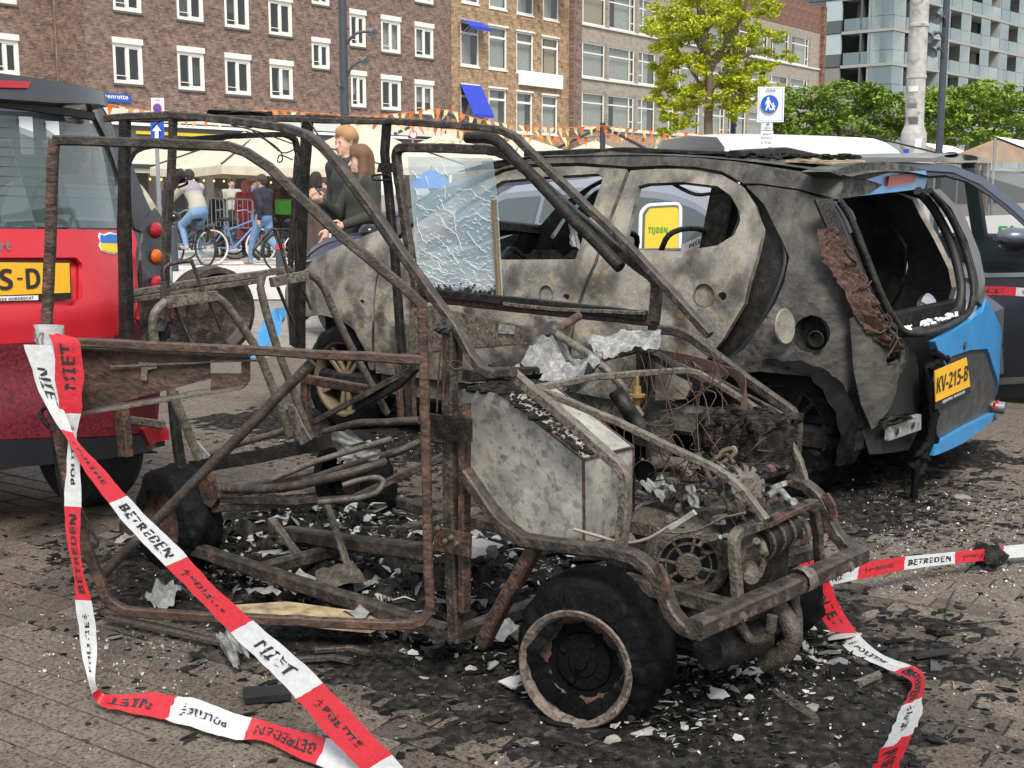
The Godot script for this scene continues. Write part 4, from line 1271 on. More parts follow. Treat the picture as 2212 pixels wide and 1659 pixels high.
# p: joints in a frame with y up, z the way the person faces, x to their left
func person(at: Vector3, yaw: float, p: Dictionary, label: String, cell := 0.024) -> Node3D:
	var t := thing("person", label, "person", at, "people on the square", yaw)
	var H: float = p.get("h", 1.75)
	var s := H / 1.75
	var skin: Color = p.get("skin", lin(0.50, 0.30, 0.22)).srgb_to_linear()
	var top: Color = p.top.srgb_to_linear(); var leg: Color = p.leg.srgb_to_linear(); var hair: Color = p.hair.srgb_to_linear(); var shoe: Color = p.get("shoe", lin(0.03)).srgb_to_linear()
	var j := {"hipL": Vector3(0.09, 0.93, 0), "hipR": Vector3(-0.09, 0.93, 0), "kneeL": Vector3(0.10, 0.50, 0.02), "kneeR": Vector3(-0.10, 0.50, 0.02), "ankL": Vector3(0.10, 0.09, 0), "ankR": Vector3(-0.10, 0.09, 0),
		"pel": Vector3(0, 0.97, 0), "waist": Vector3(0, 1.12, 0), "chest": Vector3(0, 1.32, 0), "shL": Vector3(0.18, 1.43, 0), "shR": Vector3(-0.18, 1.43, 0), "elL": Vector3(0.23, 1.15, -0.03), "elR": Vector3(-0.23, 1.15, -0.03), "wrL": Vector3(0.23, 0.90, 0.05), "wrR": Vector3(-0.23, 0.90, 0.05), "neck": Vector3(0, 1.50, 0), "head": Vector3(0, 1.64, 0.02)}
	for k in p.get("j", {}): j[k] = p.j[k]
	for k in j: j[k] *= s
	var w: float = p.get("bulk", 1.0) * s
	var B := []
	B.append([j.pel, j.waist, 0.145 * w, 0.130 * w, top if p.get("long", false) else leg]); B.append([j.waist, j.chest, 0.130 * w, 0.150 * w, top]); B.append([j.pel + (j.waist - j.pel) * 0.4, j.waist, 0.15 * w, 0.14 * w, top])
	B.append([j.chest, (j.shL + j.shR) / 2, 0.145 * w, 0.105 * w, top]); B.append([j.shL, j.shR, 0.075 * w, 0.075 * w, top])
	for q in ["L", "R"]:
		B.append([j["hip" + q], j["knee" + q], 0.098 * w, 0.068 * w, leg]); B.append([j["knee" + q], j["ank" + q], 0.066 * w, 0.048 * s, leg])
		var ft: Vector3 = p.get("foot", Vector3(0, -0.05, 0.15))
		B.append([j["ank" + q] + Vector3(0, -0.04, -0.03) * s, j["ank" + q] + ft * s, 0.042 * s, 0.036 * s, shoe])
		B.append([j["sh" + q], j["el" + q], 0.072 * w, 0.056 * w, top]); B.append([j["el" + q], j["wr" + q], 0.055 * w, 0.040 * w, top])
		if p.get("skirt", 0.0) > 0: B.append([j["hip" + q], j["knee" + q] + Vector3(0, -0.05, 0), 0.13 * w, 0.13 * w, top])
	B.append([j.neck - Vector3(0, 0.05, 0) * s, j.head - Vector3(0, 0.05, 0) * s, 0.058 * s, 0.054 * s, skin])
	var f: Vector3 = p.get("look", Vector3(0, 0, 1)).normalized()
	var sd := Vector3.UP.cross(f).normalized()
	var hd: Vector3 = j.head
	B.append([hd + Vector3(0, 0.035, 0) * s - f * 0.01 * s, hd + Vector3(0, -0.045, 0) * s + f * 0.025 * s, 0.083 * s, 0.062 * s, skin])
	var head := []
	head.append([hd + Vector3(0, 0.04, 0) * s - f * 0.012 * s, hd + Vector3(0, -0.02, 0) * s + f * 0.012 * s, 0.088 * s, 0.074 * s, skin])
	head.append([hd + Vector3(0, -0.05, 0) * s + f * 0.03 * s, hd + Vector3(0, -0.085, 0) * s + f * 0.055 * s, 0.058 * s, 0.030 * s, skin])
	head.append([hd + f * 0.082 * s + Vector3(0, 0.0, 0) * s, hd + f * 0.105 * s + Vector3(0, -0.032, 0) * s, 0.009 * s, 0.014 * s, skin])
	head.append([hd + f * 0.084 * s + Vector3(0, -0.062, 0) * s + sd * 0.016 * s, hd + f * 0.084 * s + Vector3(0, -0.062, 0) * s - sd * 0.016 * s, 0.0085 * s, 0.0085 * s, Color(skin.r * 0.6, skin.g * 0.35, skin.b * 0.35)])
	for e in [-1.0, 1.0]:
		head.append([hd + f * 0.079 * s + sd * e * 0.031 * s + Vector3(0, 0.002, 0) * s, hd + f * 0.081 * s + sd * e * 0.031 * s + Vector3(0, 0.002, 0) * s, 0.0095 * s, 0.0095 * s, Color(0.03, 0.02, 0.02)])
		head.append([hd + f * 0.083 * s + sd * e * 0.045 * s + Vector3(0, 0.024, 0) * s, hd + f * 0.088 * s + sd * e * 0.018 * s + Vector3(0, 0.024, 0) * s, 0.006 * s, 0.006 * s, hair])
		head.append([hd + sd * e * 0.086 * s + Vector3(0, 0.015, 0) * s, hd + sd * e * 0.083 * s + Vector3(0, -0.02, 0) * s, 0.014 * s, 0.010 * s, skin])
	var style: String = p.get("style", "short")
	for a in [[-0.02, 0.075, 0.0, 0.085], [-0.045, 0.045, 0.0, 0.085], [0.03, 0.095, 0.0, 0.062], [-0.05, 0.0, 0.0, 0.07], [-0.01, 0.06, 0.045, 0.07], [-0.01, 0.06, -0.045, 0.07]]:
		head.append([hd + f * a[0] * s + Vector3(0, a[1], 0) * s + sd * a[2] * s, hd + f * (a[0] + 0.004) * s + Vector3(0, a[1], 0) * s + sd * a[2] * s, a[3] * s, a[3] * s, hair])
	if style == "long":
		for e in [-1.0, 1.0]:
			head.append([hd + sd * e * 0.07 * s + Vector3(0, 0.05, 0) * s - f * 0.01, hd + sd * e * 0.085 * s + Vector3(0, -0.10, 0) * s - f * 0.01, 0.045 * s, 0.045 * s, hair])
			head.append([hd + sd * e * 0.085 * s + Vector3(0, -0.10, 0) * s - f * 0.01, hd + sd * e * 0.11 * s + Vector3(0, -0.24, 0) * s + f * 0.02, 0.045 * s, 0.03 * s, hair])
		head.append([hd - f * 0.06 * s, hd - f * 0.08 * s + Vector3(0, -0.22, 0) * s, 0.08 * s, 0.06 * s, hair])
		head.append([hd + f * 0.065 * s + Vector3(0, 0.062, 0) * s + sd * 0.03 * s, hd + f * 0.065 * s + Vector3(0, 0.062, 0) * s - sd * 0.03 * s, 0.03 * s, 0.03 * s, hair])
	elif style == "scarf":
		for e in [-1.0, 1.0]: head.append([hd + sd * e * 0.06 * s + Vector3(0, 0.04, 0) * s, hd + sd * e * 0.05 * s + Vector3(0, -0.13, 0) * s + f * 0.03, 0.058 * s, 0.06 * s, hair])
		head.append([hd - f * 0.05 * s, hd - f * 0.06 * s + Vector3(0, -0.16, 0) * s, 0.085 * s, 0.09 * s, hair])
	elif style == "bun":
		head.append([hd - f * 0.10 * s + Vector3(0, 0.02, 0) * s, hd - f * 0.12 * s + Vector3(0, 0.01, 0) * s, 0.045 * s, 0.04 * s, hair])
	if p.has("hood"): B.append([j.neck + Vector3(0.07, -0.02, -0.07) * s, j.neck + Vector3(-0.07, -0.02, -0.07) * s, 0.065 * s, 0.065 * s, p.hood.srgb_to_linear()])
	if p.has("yoke"): B.append([j.chest + Vector3(0, 0.04, 0), (j.shL + j.shR) / 2 + Vector3(0, 0.01, 0), 0.152 * w, 0.118 * w, p.yoke.srgb_to_linear()])
	var mb := MB.new(); mb.tinted = true
	net(mb, B, cell, 0.03)
	net(mb, head, minf(cell, 0.011), 0.012)
	var side := Vector3(0, 0, 1)
	for q in ["L", "R"]:
		var dir: Vector3 = (j["wr" + q] - j["el" + q]).normalized()
		var sv: Vector3 = p.get("thumb" + q, Vector3(0, 0.2, 1))
		sv = (sv - dir * sv.dot(dir)).normalized()
		net(mb, hand_bones(j["wr" + q] + dir * 0.01, dir, sv, skin, p.get("curl", 0.35)), 0.0075, 0.006)
	var xf := t.global_transform
	for i in mb.v.size():
		mb.v[i] = xf * mb.v[i]; mb.n[i] = xf.basis * mb.n[i]
	part("body", mb, M.cloth, t)
	return t
func make_people():
	M.cloth = plain(Color.WHITE, 0.85); M.cloth.vertex_color_use_as_albedo = true
	# walking man, mid-stride to the left and away
	var g := foot(568, 24.0)
	person(g, -PI / 2 - 0.55, {"h": 1.68, "top": lin(0.016, 0.017, 0.028), "leg": lin(0.13, 0.22, 0.38), "hair": lin(0.05, 0.03, 0.02), "shoe": lin(0.25), "bulk": 1.08,
		"j": {"kneeL": Vector3(0.10, 0.52, 0.22), "ankL": Vector3(0.10, 0.10, 0.30), "kneeR": Vector3(-0.10, 0.50, -0.06), "ankR": Vector3(-0.10, 0.20, -0.38), "elL": Vector3(0.25, 1.17, -0.16), "wrL": Vector3(0.24, 0.93, -0.10), "elR": Vector3(-0.25, 1.17, 0.10), "wrR": Vector3(-0.22, 0.97, 0.26), "pel": Vector3(0, 0.96, 0)}},
		"person in a navy jacket and blue jeans walking past the bollard")
	# cyclist
	g = foot(408, 24.0)
	var cy := person(g + Vector3(0.05, 0.05, 0), -PI / 2 - 0.75, {"h": 1.74, "top": lin(0.36, 0.33, 0.28), "yoke": lin(0.24, 0.21, 0.25), "hood": lin(0.26, 0.23, 0.27), "leg": lin(0.16, 0.26, 0.42), "hair": lin(0.02), "shoe": lin(0.35, 0.33, 0.30), "bulk": 1.1, "foot": Vector3(0, -0.03, 0.14),
		"j": {"pel": Vector3(0, 1.0, -0.22), "waist": Vector3(0, 1.15, -0.17), "chest": Vector3(0, 1.33, -0.06), "shL": Vector3(0.19, 1.43, 0.0), "shR": Vector3(-0.19, 1.43, 0.0), "neck": Vector3(0, 1.49, 0.03), "head": Vector3(0, 1.62, 0.08), "hipL": Vector3(0.09, 0.96, -0.22), "hipR": Vector3(-0.09, 0.96, -0.22), "kneeL": Vector3(0.11, 0.72, 0.20), "ankL": Vector3(0.11, 0.32, 0.08), "kneeR": Vector3(-0.11, 0.58, 0.08), "ankR": Vector3(-0.11, 0.15, -0.06), "elL": Vector3(0.24, 1.25, 0.24), "elR": Vector3(-0.24, 1.25, 0.24), "wrL": Vector3(0.25, 1.10, 0.42), "wrR": Vector3(-0.25, 1.10, 0.42)}},
		"person in a two-tone grey and beige hoodie riding a bicycle")
	var bf := Vector3(0, 0, 1).rotated(Vector3.UP, -PI / 2 - 0.75)
	bicycle(g + bf * 0.05, bf, M.dark_metal, false, "dark bicycle ridden by the person in the hoodie")
	# pink headscarf
	person(foot(531, 28.0), 0.5, {"h": 1.62, "top": lin(0.42, 0.08, 0.10), "leg": lin(0.03), "hair": lin(0.52, 0.16, 0.17), "style": "scarf", "long": true, "skirt": 1.0}, "person in a pink headscarf and red patterned top behind the barrier")
	# denim jacket
	person(foot(706, 25.0), -0.9, {"h": 1.62, "top": lin(0.24, 0.36, 0.44), "leg": lin(0.42), "hair": lin(0.05, 0.03, 0.02), "style": "bun", "j": {"elR": Vector3(-0.24, 1.16, 0.06), "wrR": Vector3(-0.16, 1.10, 0.28)}}, "person in a pale denim jacket with tied-back dark hair")
	# dark coat, brown skirt
	person(foot(682, 21.5), 2.6, {"h": 1.66, "top": lin(0.07, 0.045, 0.04), "leg": lin(0.035, 0.025, 0.03), "hair": lin(0.02, 0.014, 0.012), "style": "long", "long": true, "skirt": 1.0}, "person in a long dark brown coat seen from behind")
	person(foot(610, 29.0), 2.9, {"h": 1.70, "top": lin(0.10, 0.05, 0.03), "leg": lin(0.05), "hair": lin(0.06, 0.035, 0.02)}, "person in a brown jacket standing behind the lime crate")
	person(foot(470, 27.0), 0.9, {"h": 1.45, "top": lin(0.025, 0.025, 0.035), "leg": lin(0.03), "hair": lin(0.16, 0.15, 0.15), "style": "scarf", "long": true}, "person in a dark coat with a grey hat by the barrier")
	for q in [[500, 31.0, 0.4, 1.7, lin(0.35, 0.33, 0.30), lin(0.04), "person in a pale beige jacket in front of the cafe awning"], [640, 30.0, -1.2, 1.68, lin(0.32, 0.10, 0.06), lin(0.05, 0.06, 0.10), "person in a rust-red jacket under the largest parasol"], [545, 33.0, 2.0, 1.72, lin(0.08, 0.12, 0.22), lin(0.03), "person in a mid-blue jacket standing under the cafe awning"], [365, 30.0, 1.3, 1.7, lin(0.02), lin(0.06), "person dressed in black beyond the arrow sign"], [725, 27.0, 0.2, 1.66, lin(0.45, 0.43, 0.40), lin(0.10, 0.16, 0.26), "person in a white top and jeans beyond the denim jacket"]]:
		person(foot(q[0], q[1]), q[2], {"h": q[3], "top": q[4], "leg": q[5], "hair": lin(0.05, 0.035, 0.025), "j": {"kneeL": Vector3(0.10, 0.50, 0.12), "ankL": Vector3(0.10, 0.09, 0.12), "ankR": Vector3(-0.10, 0.10, -0.18)}}, q[6], 0.03)
	# the two in front: woman with brown hair, man behind her
	g = foot(783, 10.6)
	person(g, -1.0, {"h": 1.565, "top": lin(0.030, 0.034, 0.026), "leg": lin(0.02), "hair": lin(0.135, 0.072, 0.042), "style": "long", "skin": lin(0.58, 0.36, 0.28), "long": true, "bulk": 1.12, "look": Vector3(-0.25, -0.05, 1), "thumbR": Vector3(0.6, 0.6, 0.2), "curl": 0.5,
		"j": {"elR": Vector3(-0.25, 1.13, 0.14), "wrR": Vector3(-0.12, 1.26, 0.36), "elL": Vector3(0.26, 1.14, 0.02), "wrL": Vector3(0.18, 1.06, 0.26)}},
		"person with long brown hair in a dark green coat, one hand raised", 0.017)
	g = foot(752, 11.2)
	person(g, -0.7, {"h": 1.745, "top": lin(0.030, 0.030, 0.034), "leg": lin(0.02), "hair": lin(0.34, 0.19, 0.09), "hood": lin(0.05, 0.05, 0.06), "skin": lin(0.60, 0.36, 0.26), "look": Vector3(-0.1, -0.12, 1)},
		"person with short fair hair in a dark hooded jacket standing behind another", 0.017)
	# under the blue umbrella
	g = foot(938, 14.0)
	person(g, 2.8, {"h": 1.36, "top": lin(0.03, 0.05, 0.16), "leg": lin(0.02), "hair": lin(0.04), "long": true, "j": {"elR": Vector3(-0.24, 1.15, 0.12), "wrR": Vector3(-0.10, 1.22, 0.20)}}, "person in a dark blue coat under the blue umbrella")
	var u := dp(932, 373, 13.9)
	var t := thing("umbrella", "open bright blue umbrella seen through the cracked window", "umbrella", u)
	var mb := MB.new()
	for k in 8:
		for r in 6:
			var q := []
			for w in [[0, 0], [0, 1], [1, 1], [1, 0]]:
				var a: float = TAU * (k + w[0]) / 8.0; var s: float = (r + w[1]) / 6.0
				q.append(u + Vector3(cos(a) * s * 0.24, -0.20 * s * s + 0.03, sin(a) * s * 0.24))
			mb.quad(q[0], q[1], q[2], q[3])
	M.umbrella = plain(lin(0.012, 0.20, 0.72), 0.55); M.umbrella.backlight_enabled = true; M.umbrella.backlight = Color(0.02, 0.25, 0.7)
	part("canopy", mb, M.umbrella, t)
	mb = MB.new(); mb.tube([u + Vector3(0, 0.08, 0), u - Vector3(0, 0.65, 0)], 0.008, 6); part("shaft", mb, M.steel, t)
func burnt_materials():
	var K := Color(0, 0, 0, 0)
	M.rust_tube = surf(layered(512, [
		[31, 0.012, 5, 1, [[0.0, lin(0.018, 0.016, 0.014)], [0.45, lin(0.042, 0.036, 0.031)], [0.7, lin(0.080, 0.068, 0.056)], [1.0, lin(0.16, 0.138, 0.115)]]],
		[32, 0.02, 5, 1, [[0.0, Color(0.33, 0.17, 0.08, 0.8)], [0.30, Color(0.28, 0.15, 0.08, 0.3)], [0.42, K]]],
		[33, 0.07, 5, 1, [[0.0, Color(0.04, 0.033, 0.028, 0.75)], [0.34, K], [0.82, K], [0.95, Color(0.55, 0.50, 0.43, 0.45)]]]]), 0.35, 0.55, 0.25, bump(0.05, 5.0), 0.7)
	M.rust_red = surf(layered(512, [
		[34, 0.012, 5, 1, [[0.0, lin(0.024, 0.019, 0.017)], [0.4, lin(0.058, 0.036, 0.027)], [0.7, lin(0.105, 0.054, 0.036)], [1.0, lin(0.17, 0.098, 0.066)]]],
		[35, 0.03, 5, 1, [[0.0, Color(0.10, 0.095, 0.095, 0.95)], [0.36, Color(0.13, 0.11, 0.10, 0.4)], [0.48, K], [0.84, K], [1.0, Color(0.55, 0.46, 0.36, 0.5)]]]]), 0.4, 0.6, 0.15, bump(0.05, 5.0), 0.7)
	M.soot_metal = surf(layered(512, [
		[36, 0.012, 5, 1, [[0.0, lin(0.006)], [0.5, lin(0.016, 0.015, 0.014)], [1.0, lin(0.05, 0.045, 0.04)]]],
		[37, 0.06, 5, 1, [[0.0, K], [0.72, K], [0.9, Color(0.36, 0.31, 0.25, 0.45)]]]]), 0.35, 0.5, 0.2, bump(0.06, 5.0), 0.6)
	M.ash_tube = surf(layered(512, [
		[38, 0.012, 5, 1, [[0.0, lin(0.075, 0.066, 0.054)], [0.5, lin(0.135, 0.12, 0.10)], [1.0, lin(0.22, 0.20, 0.17)]]],
		[39, 0.03, 5, 1, [[0.0, Color(0.10, 0.085, 0.07, 0.85)], [0.34, Color(0.26, 0.16, 0.08, 0.4)], [0.46, K]]]]), 0.3, 0.6, 0.25, bump(0.05, 5.0), 0.7)
	M.ash_sheet = surf(layered(1024, [
		[40, 0.006, 5, 1, [[0.0, lin(0.20, 0.193, 0.175)], [0.5, lin(0.31, 0.30, 0.272)], [1.0, lin(0.44, 0.425, 0.385)]]],
		[41, 0.016, 5, 1, [[0.0, Color(0.2, 0.2, 0.19, 0.55)], [0.3, Color(0.25, 0.25, 0.24, 0.25)], [0.42, K]]],
		[42, 0.02, 4, 1, [[0.0, Color(0.28, 0.20, 0.13, 0.7)], [0.3, K]]],
		[43, 0.14, 3, 1, [[0.0, Color(0.05, 0.05, 0.05, 0.75)], [0.28, K]]]]), 0.8, 0.7, 0.1, bump(0.03, 3.0), 0.5)
	M.rim_metal = surf(layered(512, [[90, 0.012, 5, 1, [[0.0, lin(0.07, 0.052, 0.042)], [0.5, lin(0.16, 0.125, 0.10)], [1.0, lin(0.27, 0.24, 0.20)]]], [91, 0.03, 5, 1, [[0.0, Color(0.08, 0.07, 0.065, 0.95)], [0.40, Color(0.15, 0.12, 0.10, 0.5)], [0.5, K]]]]), 0.3, 0.65, 0.2, bump(0.05, 5.0), 0.7)
	M.alu = surf(layered(512, [
		[44, 0.02, 5, 1, [[0.0, lin(0.13)], [0.5, lin(0.24, 0.24, 0.235)], [1.0, lin(0.40, 0.40, 0.385)]]],
		[45, 0.1, 4, 1, [[0.0, Color(0.05, 0.05, 0.05, 0.8)], [0.35, K]]]]), 0.3, 0.6, 0.15, bump(0.04, 3.0), 0.7)
	M.cast = surf(layered(512, [
		[46, 0.025, 5, 1, [[0.0, lin(0.035, 0.030, 0.025)], [0.5, lin(0.085, 0.072, 0.058)], [1.0, lin(0.17, 0.145, 0.115)]]],
		[47, 0.07, 4, 1, [[0.0, Color(0.03, 0.025, 0.02, 0.9)], [0.4, K], [0.8, K], [1.0, Color(0.5, 0.42, 0.32, 0.6)]]]]), 0.25, 0.55, 0.35, bump(0.07, 5.0), 0.9)
	M.burnt_rubber = surf(layered(512, [[48, 0.05, 5, 1, [[0.0, lin(0.002)], [0.6, lin(0.006, 0.0062, 0.0068)], [1.0, lin(0.018, 0.018, 0.019)]]], [49, 0.3, 2, 1, [[0.0, K], [0.84, K], [0.95, Color(0.5, 0.45, 0.4, 0.5)]]]]), 0.3, 0.55, 0, bump(0.2, 4.0), 0.6)
	M.burnt_rubber.metallic_specular = 0.2; M.soot_metal.metallic_specular = 0.35
	M.wire = plain(lin(0.065, 0.034, 0.025), 0.7)
	M.pale_wire = plain(lin(0.36, 0.32, 0.26), 0.5, 0.3)
	M.cracked_glass = glassy(Color(0.70, 0.80, 0.84), 0.36, 0.10)
	M.crack = plain(lin(0.80, 0.85, 0.85), 0.3)
	M.soot_glass = plain(lin(0.02), 0.7)

# microcar planes: along its side (offset v), across it (offset u), its open near door
func N(x: float, y: float, v := 0.0) -> Vector3: return pp(x, y, mo + mv * v, mv)
func C(x: float, y: float, u: float) -> Vector3: return pp(x, y, mo + mu * u, mu)
var door_o := Vector3(-0.185, 0, -2.993)
var door_d := Vector3(-0.998, 0, -0.06)
func D(x: float, y: float, o := 0.0) -> Vector3:
	var nn := Vector3(-0.06, 0, 0.998)
	return pp(x, y, door_o + nn * o, nn)
func L(f: Callable, pts: Array, extra = null) -> Array:
	var out := []
	for p in pts: out.append(f.call(p[0], p[1]) if extra == null else f.call(p[0], p[1], extra))
	return out
func wob(pts: Array, amp: float, every := 0.06) -> Array:
	# resample and let a heat-warped bar wander a little
	var out := []
	for i in pts.size() - 1:
		var n := maxi(1, int((pts[i + 1] - pts[i]).length() / every))
		for k in n:
			out.append(pts[i].lerp(pts[i + 1], float(k) / n))
	out.append(pts[-1])
	for i in range(1, out.size() - 1):
		out[i] += Vector3(rng.randf_range(-amp, amp), rng.randf_range(-amp, amp), rng.randf_range(-amp, amp))
	return out
func sqbar(called: String, pts: Array, w: float, h: float, m: Material, t: Node3D, r := 0.0, up := Vector3.UP) -> MeshInstance3D:
	var p := rounded(pts, r) if r > 0 else pts
	var mb := MB.new()
	mb.bar(wob(p, 0.0012), w, h, up)
	return part(called, mb, m, t)
func pipe(called: String, pts: Array, r: float, m: Material, t: Node3D, sides := 10) -> MeshInstance3D:
	var mb := MB.new()
	mb.tube(wob(spline(pts, 4), r * 0.06), r, sides)
	return part(called, mb, m, t)
func lump(called: String, at: Vector3, r: Vector3, m: Material, t: Node3D, w := 0.18, seg := 12) -> MeshInstance3D:
	var mb := MB.new(); mb.ball(at, r, seg, w, rng)
	return part(called, mb, m, t)
# crumpled sheet spanning four corners
func crumple(called: String, a: Vector3, b: Vector3, c: Vector3, d: Vector3, amp: float, m: Material, t: Node3D, nseg := 14, lift := 0.0) -> MeshInstance3D:
	var nz := FastNoiseLite.new(); nz.seed = rng.randi() % 9999; nz.frequency = 1.0
	var up := (b - a).cross(d - a).normalized()
	var P := []
	for i in nseg + 1:
		var row := []
		for j in nseg + 1:
			var s := float(i) / nseg; var q := float(j) / nseg
			var e := nz.get_noise_2d(i * 0.3 + 50, 3.0) * 0.12
			var p := a.lerp(b, s).lerp(d.lerp(c, s), q * (1.0 + e))
			p += up * (nz.get_noise_2d(i * 2.0 / nseg, j * 2.0 / nseg) * amp * 1.5 + sin(q * PI) * lift + nz.get_noise_2d(i * 5.0 / nseg, j * 5.0 / nseg) * amp * 0.35)
			row.append(p)
		P.append(row)
	var mb := MB.new()
	mb.sheet(P)
	return part(called, mb, m, t)
# wheel: axis direction out of the visible face
func wheel_xf(at: Vector3, axis: Vector3) -> Transform3D:
	var y := axis.normalized(); var x := Vector3.UP.cross(y).normalized()
	return Transform3D(Basis(x, y, x.cross(y)), at)
func lumpy_tyre(xf: Transform3D, r0: float, r1: float, wd: float, amp: float, seg := 96) -> MB:
	var nz := FastNoiseLite.new(); nz.seed = 31; nz.frequency = 1.0
	var mb := MB.new()
	var prof := []
	for k in 17:
		var a := PI * k / 16.0
		prof.append(Vector2(r0 + (r1 - r0) * pow(sin(a), 0.55), -cos(a) * wd))
	var P := []
	for s in seg:
		var t := TAU * s / seg
		var row := []
		for k in prof.size():
			var p: Vector2 = prof[k]
			var q := nz.get_noise_3d(cos(t) * 1.6, sin(t) * 1.6, k * 0.16) * amp * 1.5 + nz.get_noise_3d(cos(t) * 7.0, sin(t) * 7.0, k * 0.5) * amp * 0.4
			var rr := p.x + q
			var w := Vector3(cos(t) * rr, p.y + q * 0.8, sin(t) * rr)
			w = xf * w
			w.y = maxf(w.y, 0.004)
			row.append(w)
		P.append(row)
	P.reverse()
	mb.sheet(P, true)
	return mb
func bolt(at: Vector3, axis: Vector3, r: float, m: Material, t: Node3D):
	var mb := MB.new()
	mb.lathe(wheel_xf(at, axis), [Vector2(r * 1.5, 0), Vector2(r * 1.5, 0.003), Vector2(r, 0.0031), Vector2(r, 0.009), Vector2(0, 0.010)], 8)
	part("bolt", mb, m, t)

func make_microcar():
	var t := thing("burnt_microcar", "burnt-out microcar reduced to a rusty tube frame, its near door hanging open", "microcar", mo + mu * -0.85 + mv * 0.45, "", atan2(mu.x, mu.z) - PI / 2)
	var R = M.rust_tube; var S = M.soot_metal; var A = M.ash_tube; var RR = M.rust_red
	# --- roof and pillars
	var fr := sqbar("roof_rail", L(N, [[230, 256], [300, 251], [367, 248], [433, 252], [560, 268], [617, 277], [667, 293], [700, 320], [737, 362], [800, 445], [870, 548], [940, 645], [985, 708], [1018, 768], [1040, 797], [1062, 808], [1110, 803]], 0.0), 0.026, 0.022, R, t)
	sqbar("roof_rail", L(N, [[665, 253], [860, 263], [1040, 275], [1081, 281], [1114, 297], [1171, 353], [1237, 417], [1304, 480], [1371, 547], [1474, 658], [1533, 724]], 0.9), 0.028, 0.024, R, t)
	pipe("windscreen_post", L(N, [[1009, 297], [1057, 298], [1077, 307], [1104, 333], [1171, 403], [1237, 473], [1300, 535], [1340, 578]], 0.86), 0.019, S, t)
	sqbar("roof_crossbar", [N(262, 257), N(665, 254, 0.9)], 0.03, 0.02, R, t)
	sqbar("roof_crossbar", [N(372, 252), N(838, 264, 0.9)], 0.02, 0.018, R, t)
	var mb := MB.new()
	mb.slab([N(443, 250, 0.3), N(547, 252, 0.48), N(547, 239, 0.48), N(520, 240, 0.42), N(500, 236, 0.4), N(450, 237, 0.3)], mv * 0.08)
	part("roof_plate", mb, S, t)
	sqbar("rear_pillar", [N(270, 258), N(266, 500), N(270, 732)], 0.046, 0.02, S, t, 0.0, mv)
	sqbar("rear_pillar", [N(665, 254, 0.9), N(655, 400, 0.9), N(648, 600, 0.9), N(648, 760, 0.9)], 0.044, 0.03, S, t, 0.0, mv)
	sqbar("door_pillar", [N(374, 250), N(372, 330), N(362, 480), N(353, 685)], 0.022, 0.022, R, t, 0.0, mv)
	sqbar("door_pillar", L(N, [[836, 262], [831, 330], [842, 440], [852, 545], [868, 760], [880, 905]], 0.9), 0.03, 0.026, S, t, 0.0, mv)
	var rw := func(x, y): return C(x, y, -2.02)
	sqbar("rear_window_frame", L(rw, [[283, 722], [277, 500], [274, 350], [292, 322], [382, 303], [500, 294], [617, 290], [640, 302], [643, 340], [636, 450], [627, 560], [632, 745]]), 0.022, 0.02, S, t, 0.05)
	# seat belt loop and buckle on the far pillar
	mb = MB.new(); mb.slab([N(818, 352, 0.86), N(846, 352, 0.86), N(848, 372, 0.86), N(814, 372, 0.86)], mv * 0.012); part("belt_anchor", mb, S, t)
	pipe("belt_loop", L(N, [[806, 378], [840, 378], [842, 388], [806, 388], [806, 378]], 0.86), 0.004, S, t, 6)
	mb = MB.new(); mb.lathe(wheel_xf(N(391, 380, 0.1), -mv), [Vector2(0.0, 0.02), Vector2(0.022, 0.015), Vector2(0.024, 0), Vector2(0.0, -0.01)], 12); part("belt_reel", mb, R, t)
	pipe("belt_loop", L(N, [[385, 405], [402, 398], [404, 392], [391, 380]], 0.1), 0.004, S, t, 6)
	# burnt wiring hanging under the roof
	for w in [[[380, 262], [480, 258], [560, 268], [620, 278], [690, 300]], [[530, 283], [570, 300], [610, 330], [640, 320]], [[545, 282], [600, 320], [610, 345], [600, 350], [605, 335], [632, 345]], [[500, 270], [560, 285], [630, 310]], [[330, 275], [360, 255], [420, 250], [500, 256]]]:
		pipe("burnt_wire", L(N, w, 0.35), 0.0024, M.black, t, 5)
	for w in [[[640, 330], [646, 360], [637, 400], [648, 440], [640, 480], [644, 560]], [[668, 262], [700, 310], [735, 350], [770, 420]]]:
		pipe("burnt_wire", L(N, w, 0.5), 0.003, M.black, t, 5)
	# charred trim still clinging to the near windscreen pillar
	pipe("charred_trim", L(N, [[672, 300], [700, 328], [740, 378], [800, 462], [850, 535], [900, 600], [960, 672], [990, 730], [993, 790]], 0.012), 0.0075, M.black, t, 6)
	# --- open near door
	var dr := sqbar("door", L(D, [[917, 664], [880, 628], [794, 555], [737, 511], [700, 475], [633, 413], [583, 362], [533, 330], [493, 315], [420, 312], [117, 303]]), 0.024, 0.024, R, t, 0.0, Vector3(0, 0, 1))
	sqbar("door_edge", L(D, [[117, 303], [112, 420], [106, 600], [100, 720], [105, 830], [130, 960], [177, 1156], [210, 1239], [233, 1300], [270, 1321], [410, 1331], [640, 1341], [854, 1351], [905, 1348], [930, 1318], [924, 1173], [918, 900], [913, 664]]), 0.024, 0.024, RR, dr, 0.06, Vector3(0, 0, 1))
	sqbar("door_rail", L(D, [[108, 737], [500, 755], [915, 777]]), 0.022, 0.026, RR, dr, 0.0, Vector3(0, 0, 1))
	mb = MB.new(); mb.tube(wob([D(675, 782, -0.02), D(218, 1246, -0.02)], 0.001), 0.0135, 12); part("door_brace", mb, R, dr)
	mb = MB.new()
	var dn := Vector3(0.06, 0, -0.998)
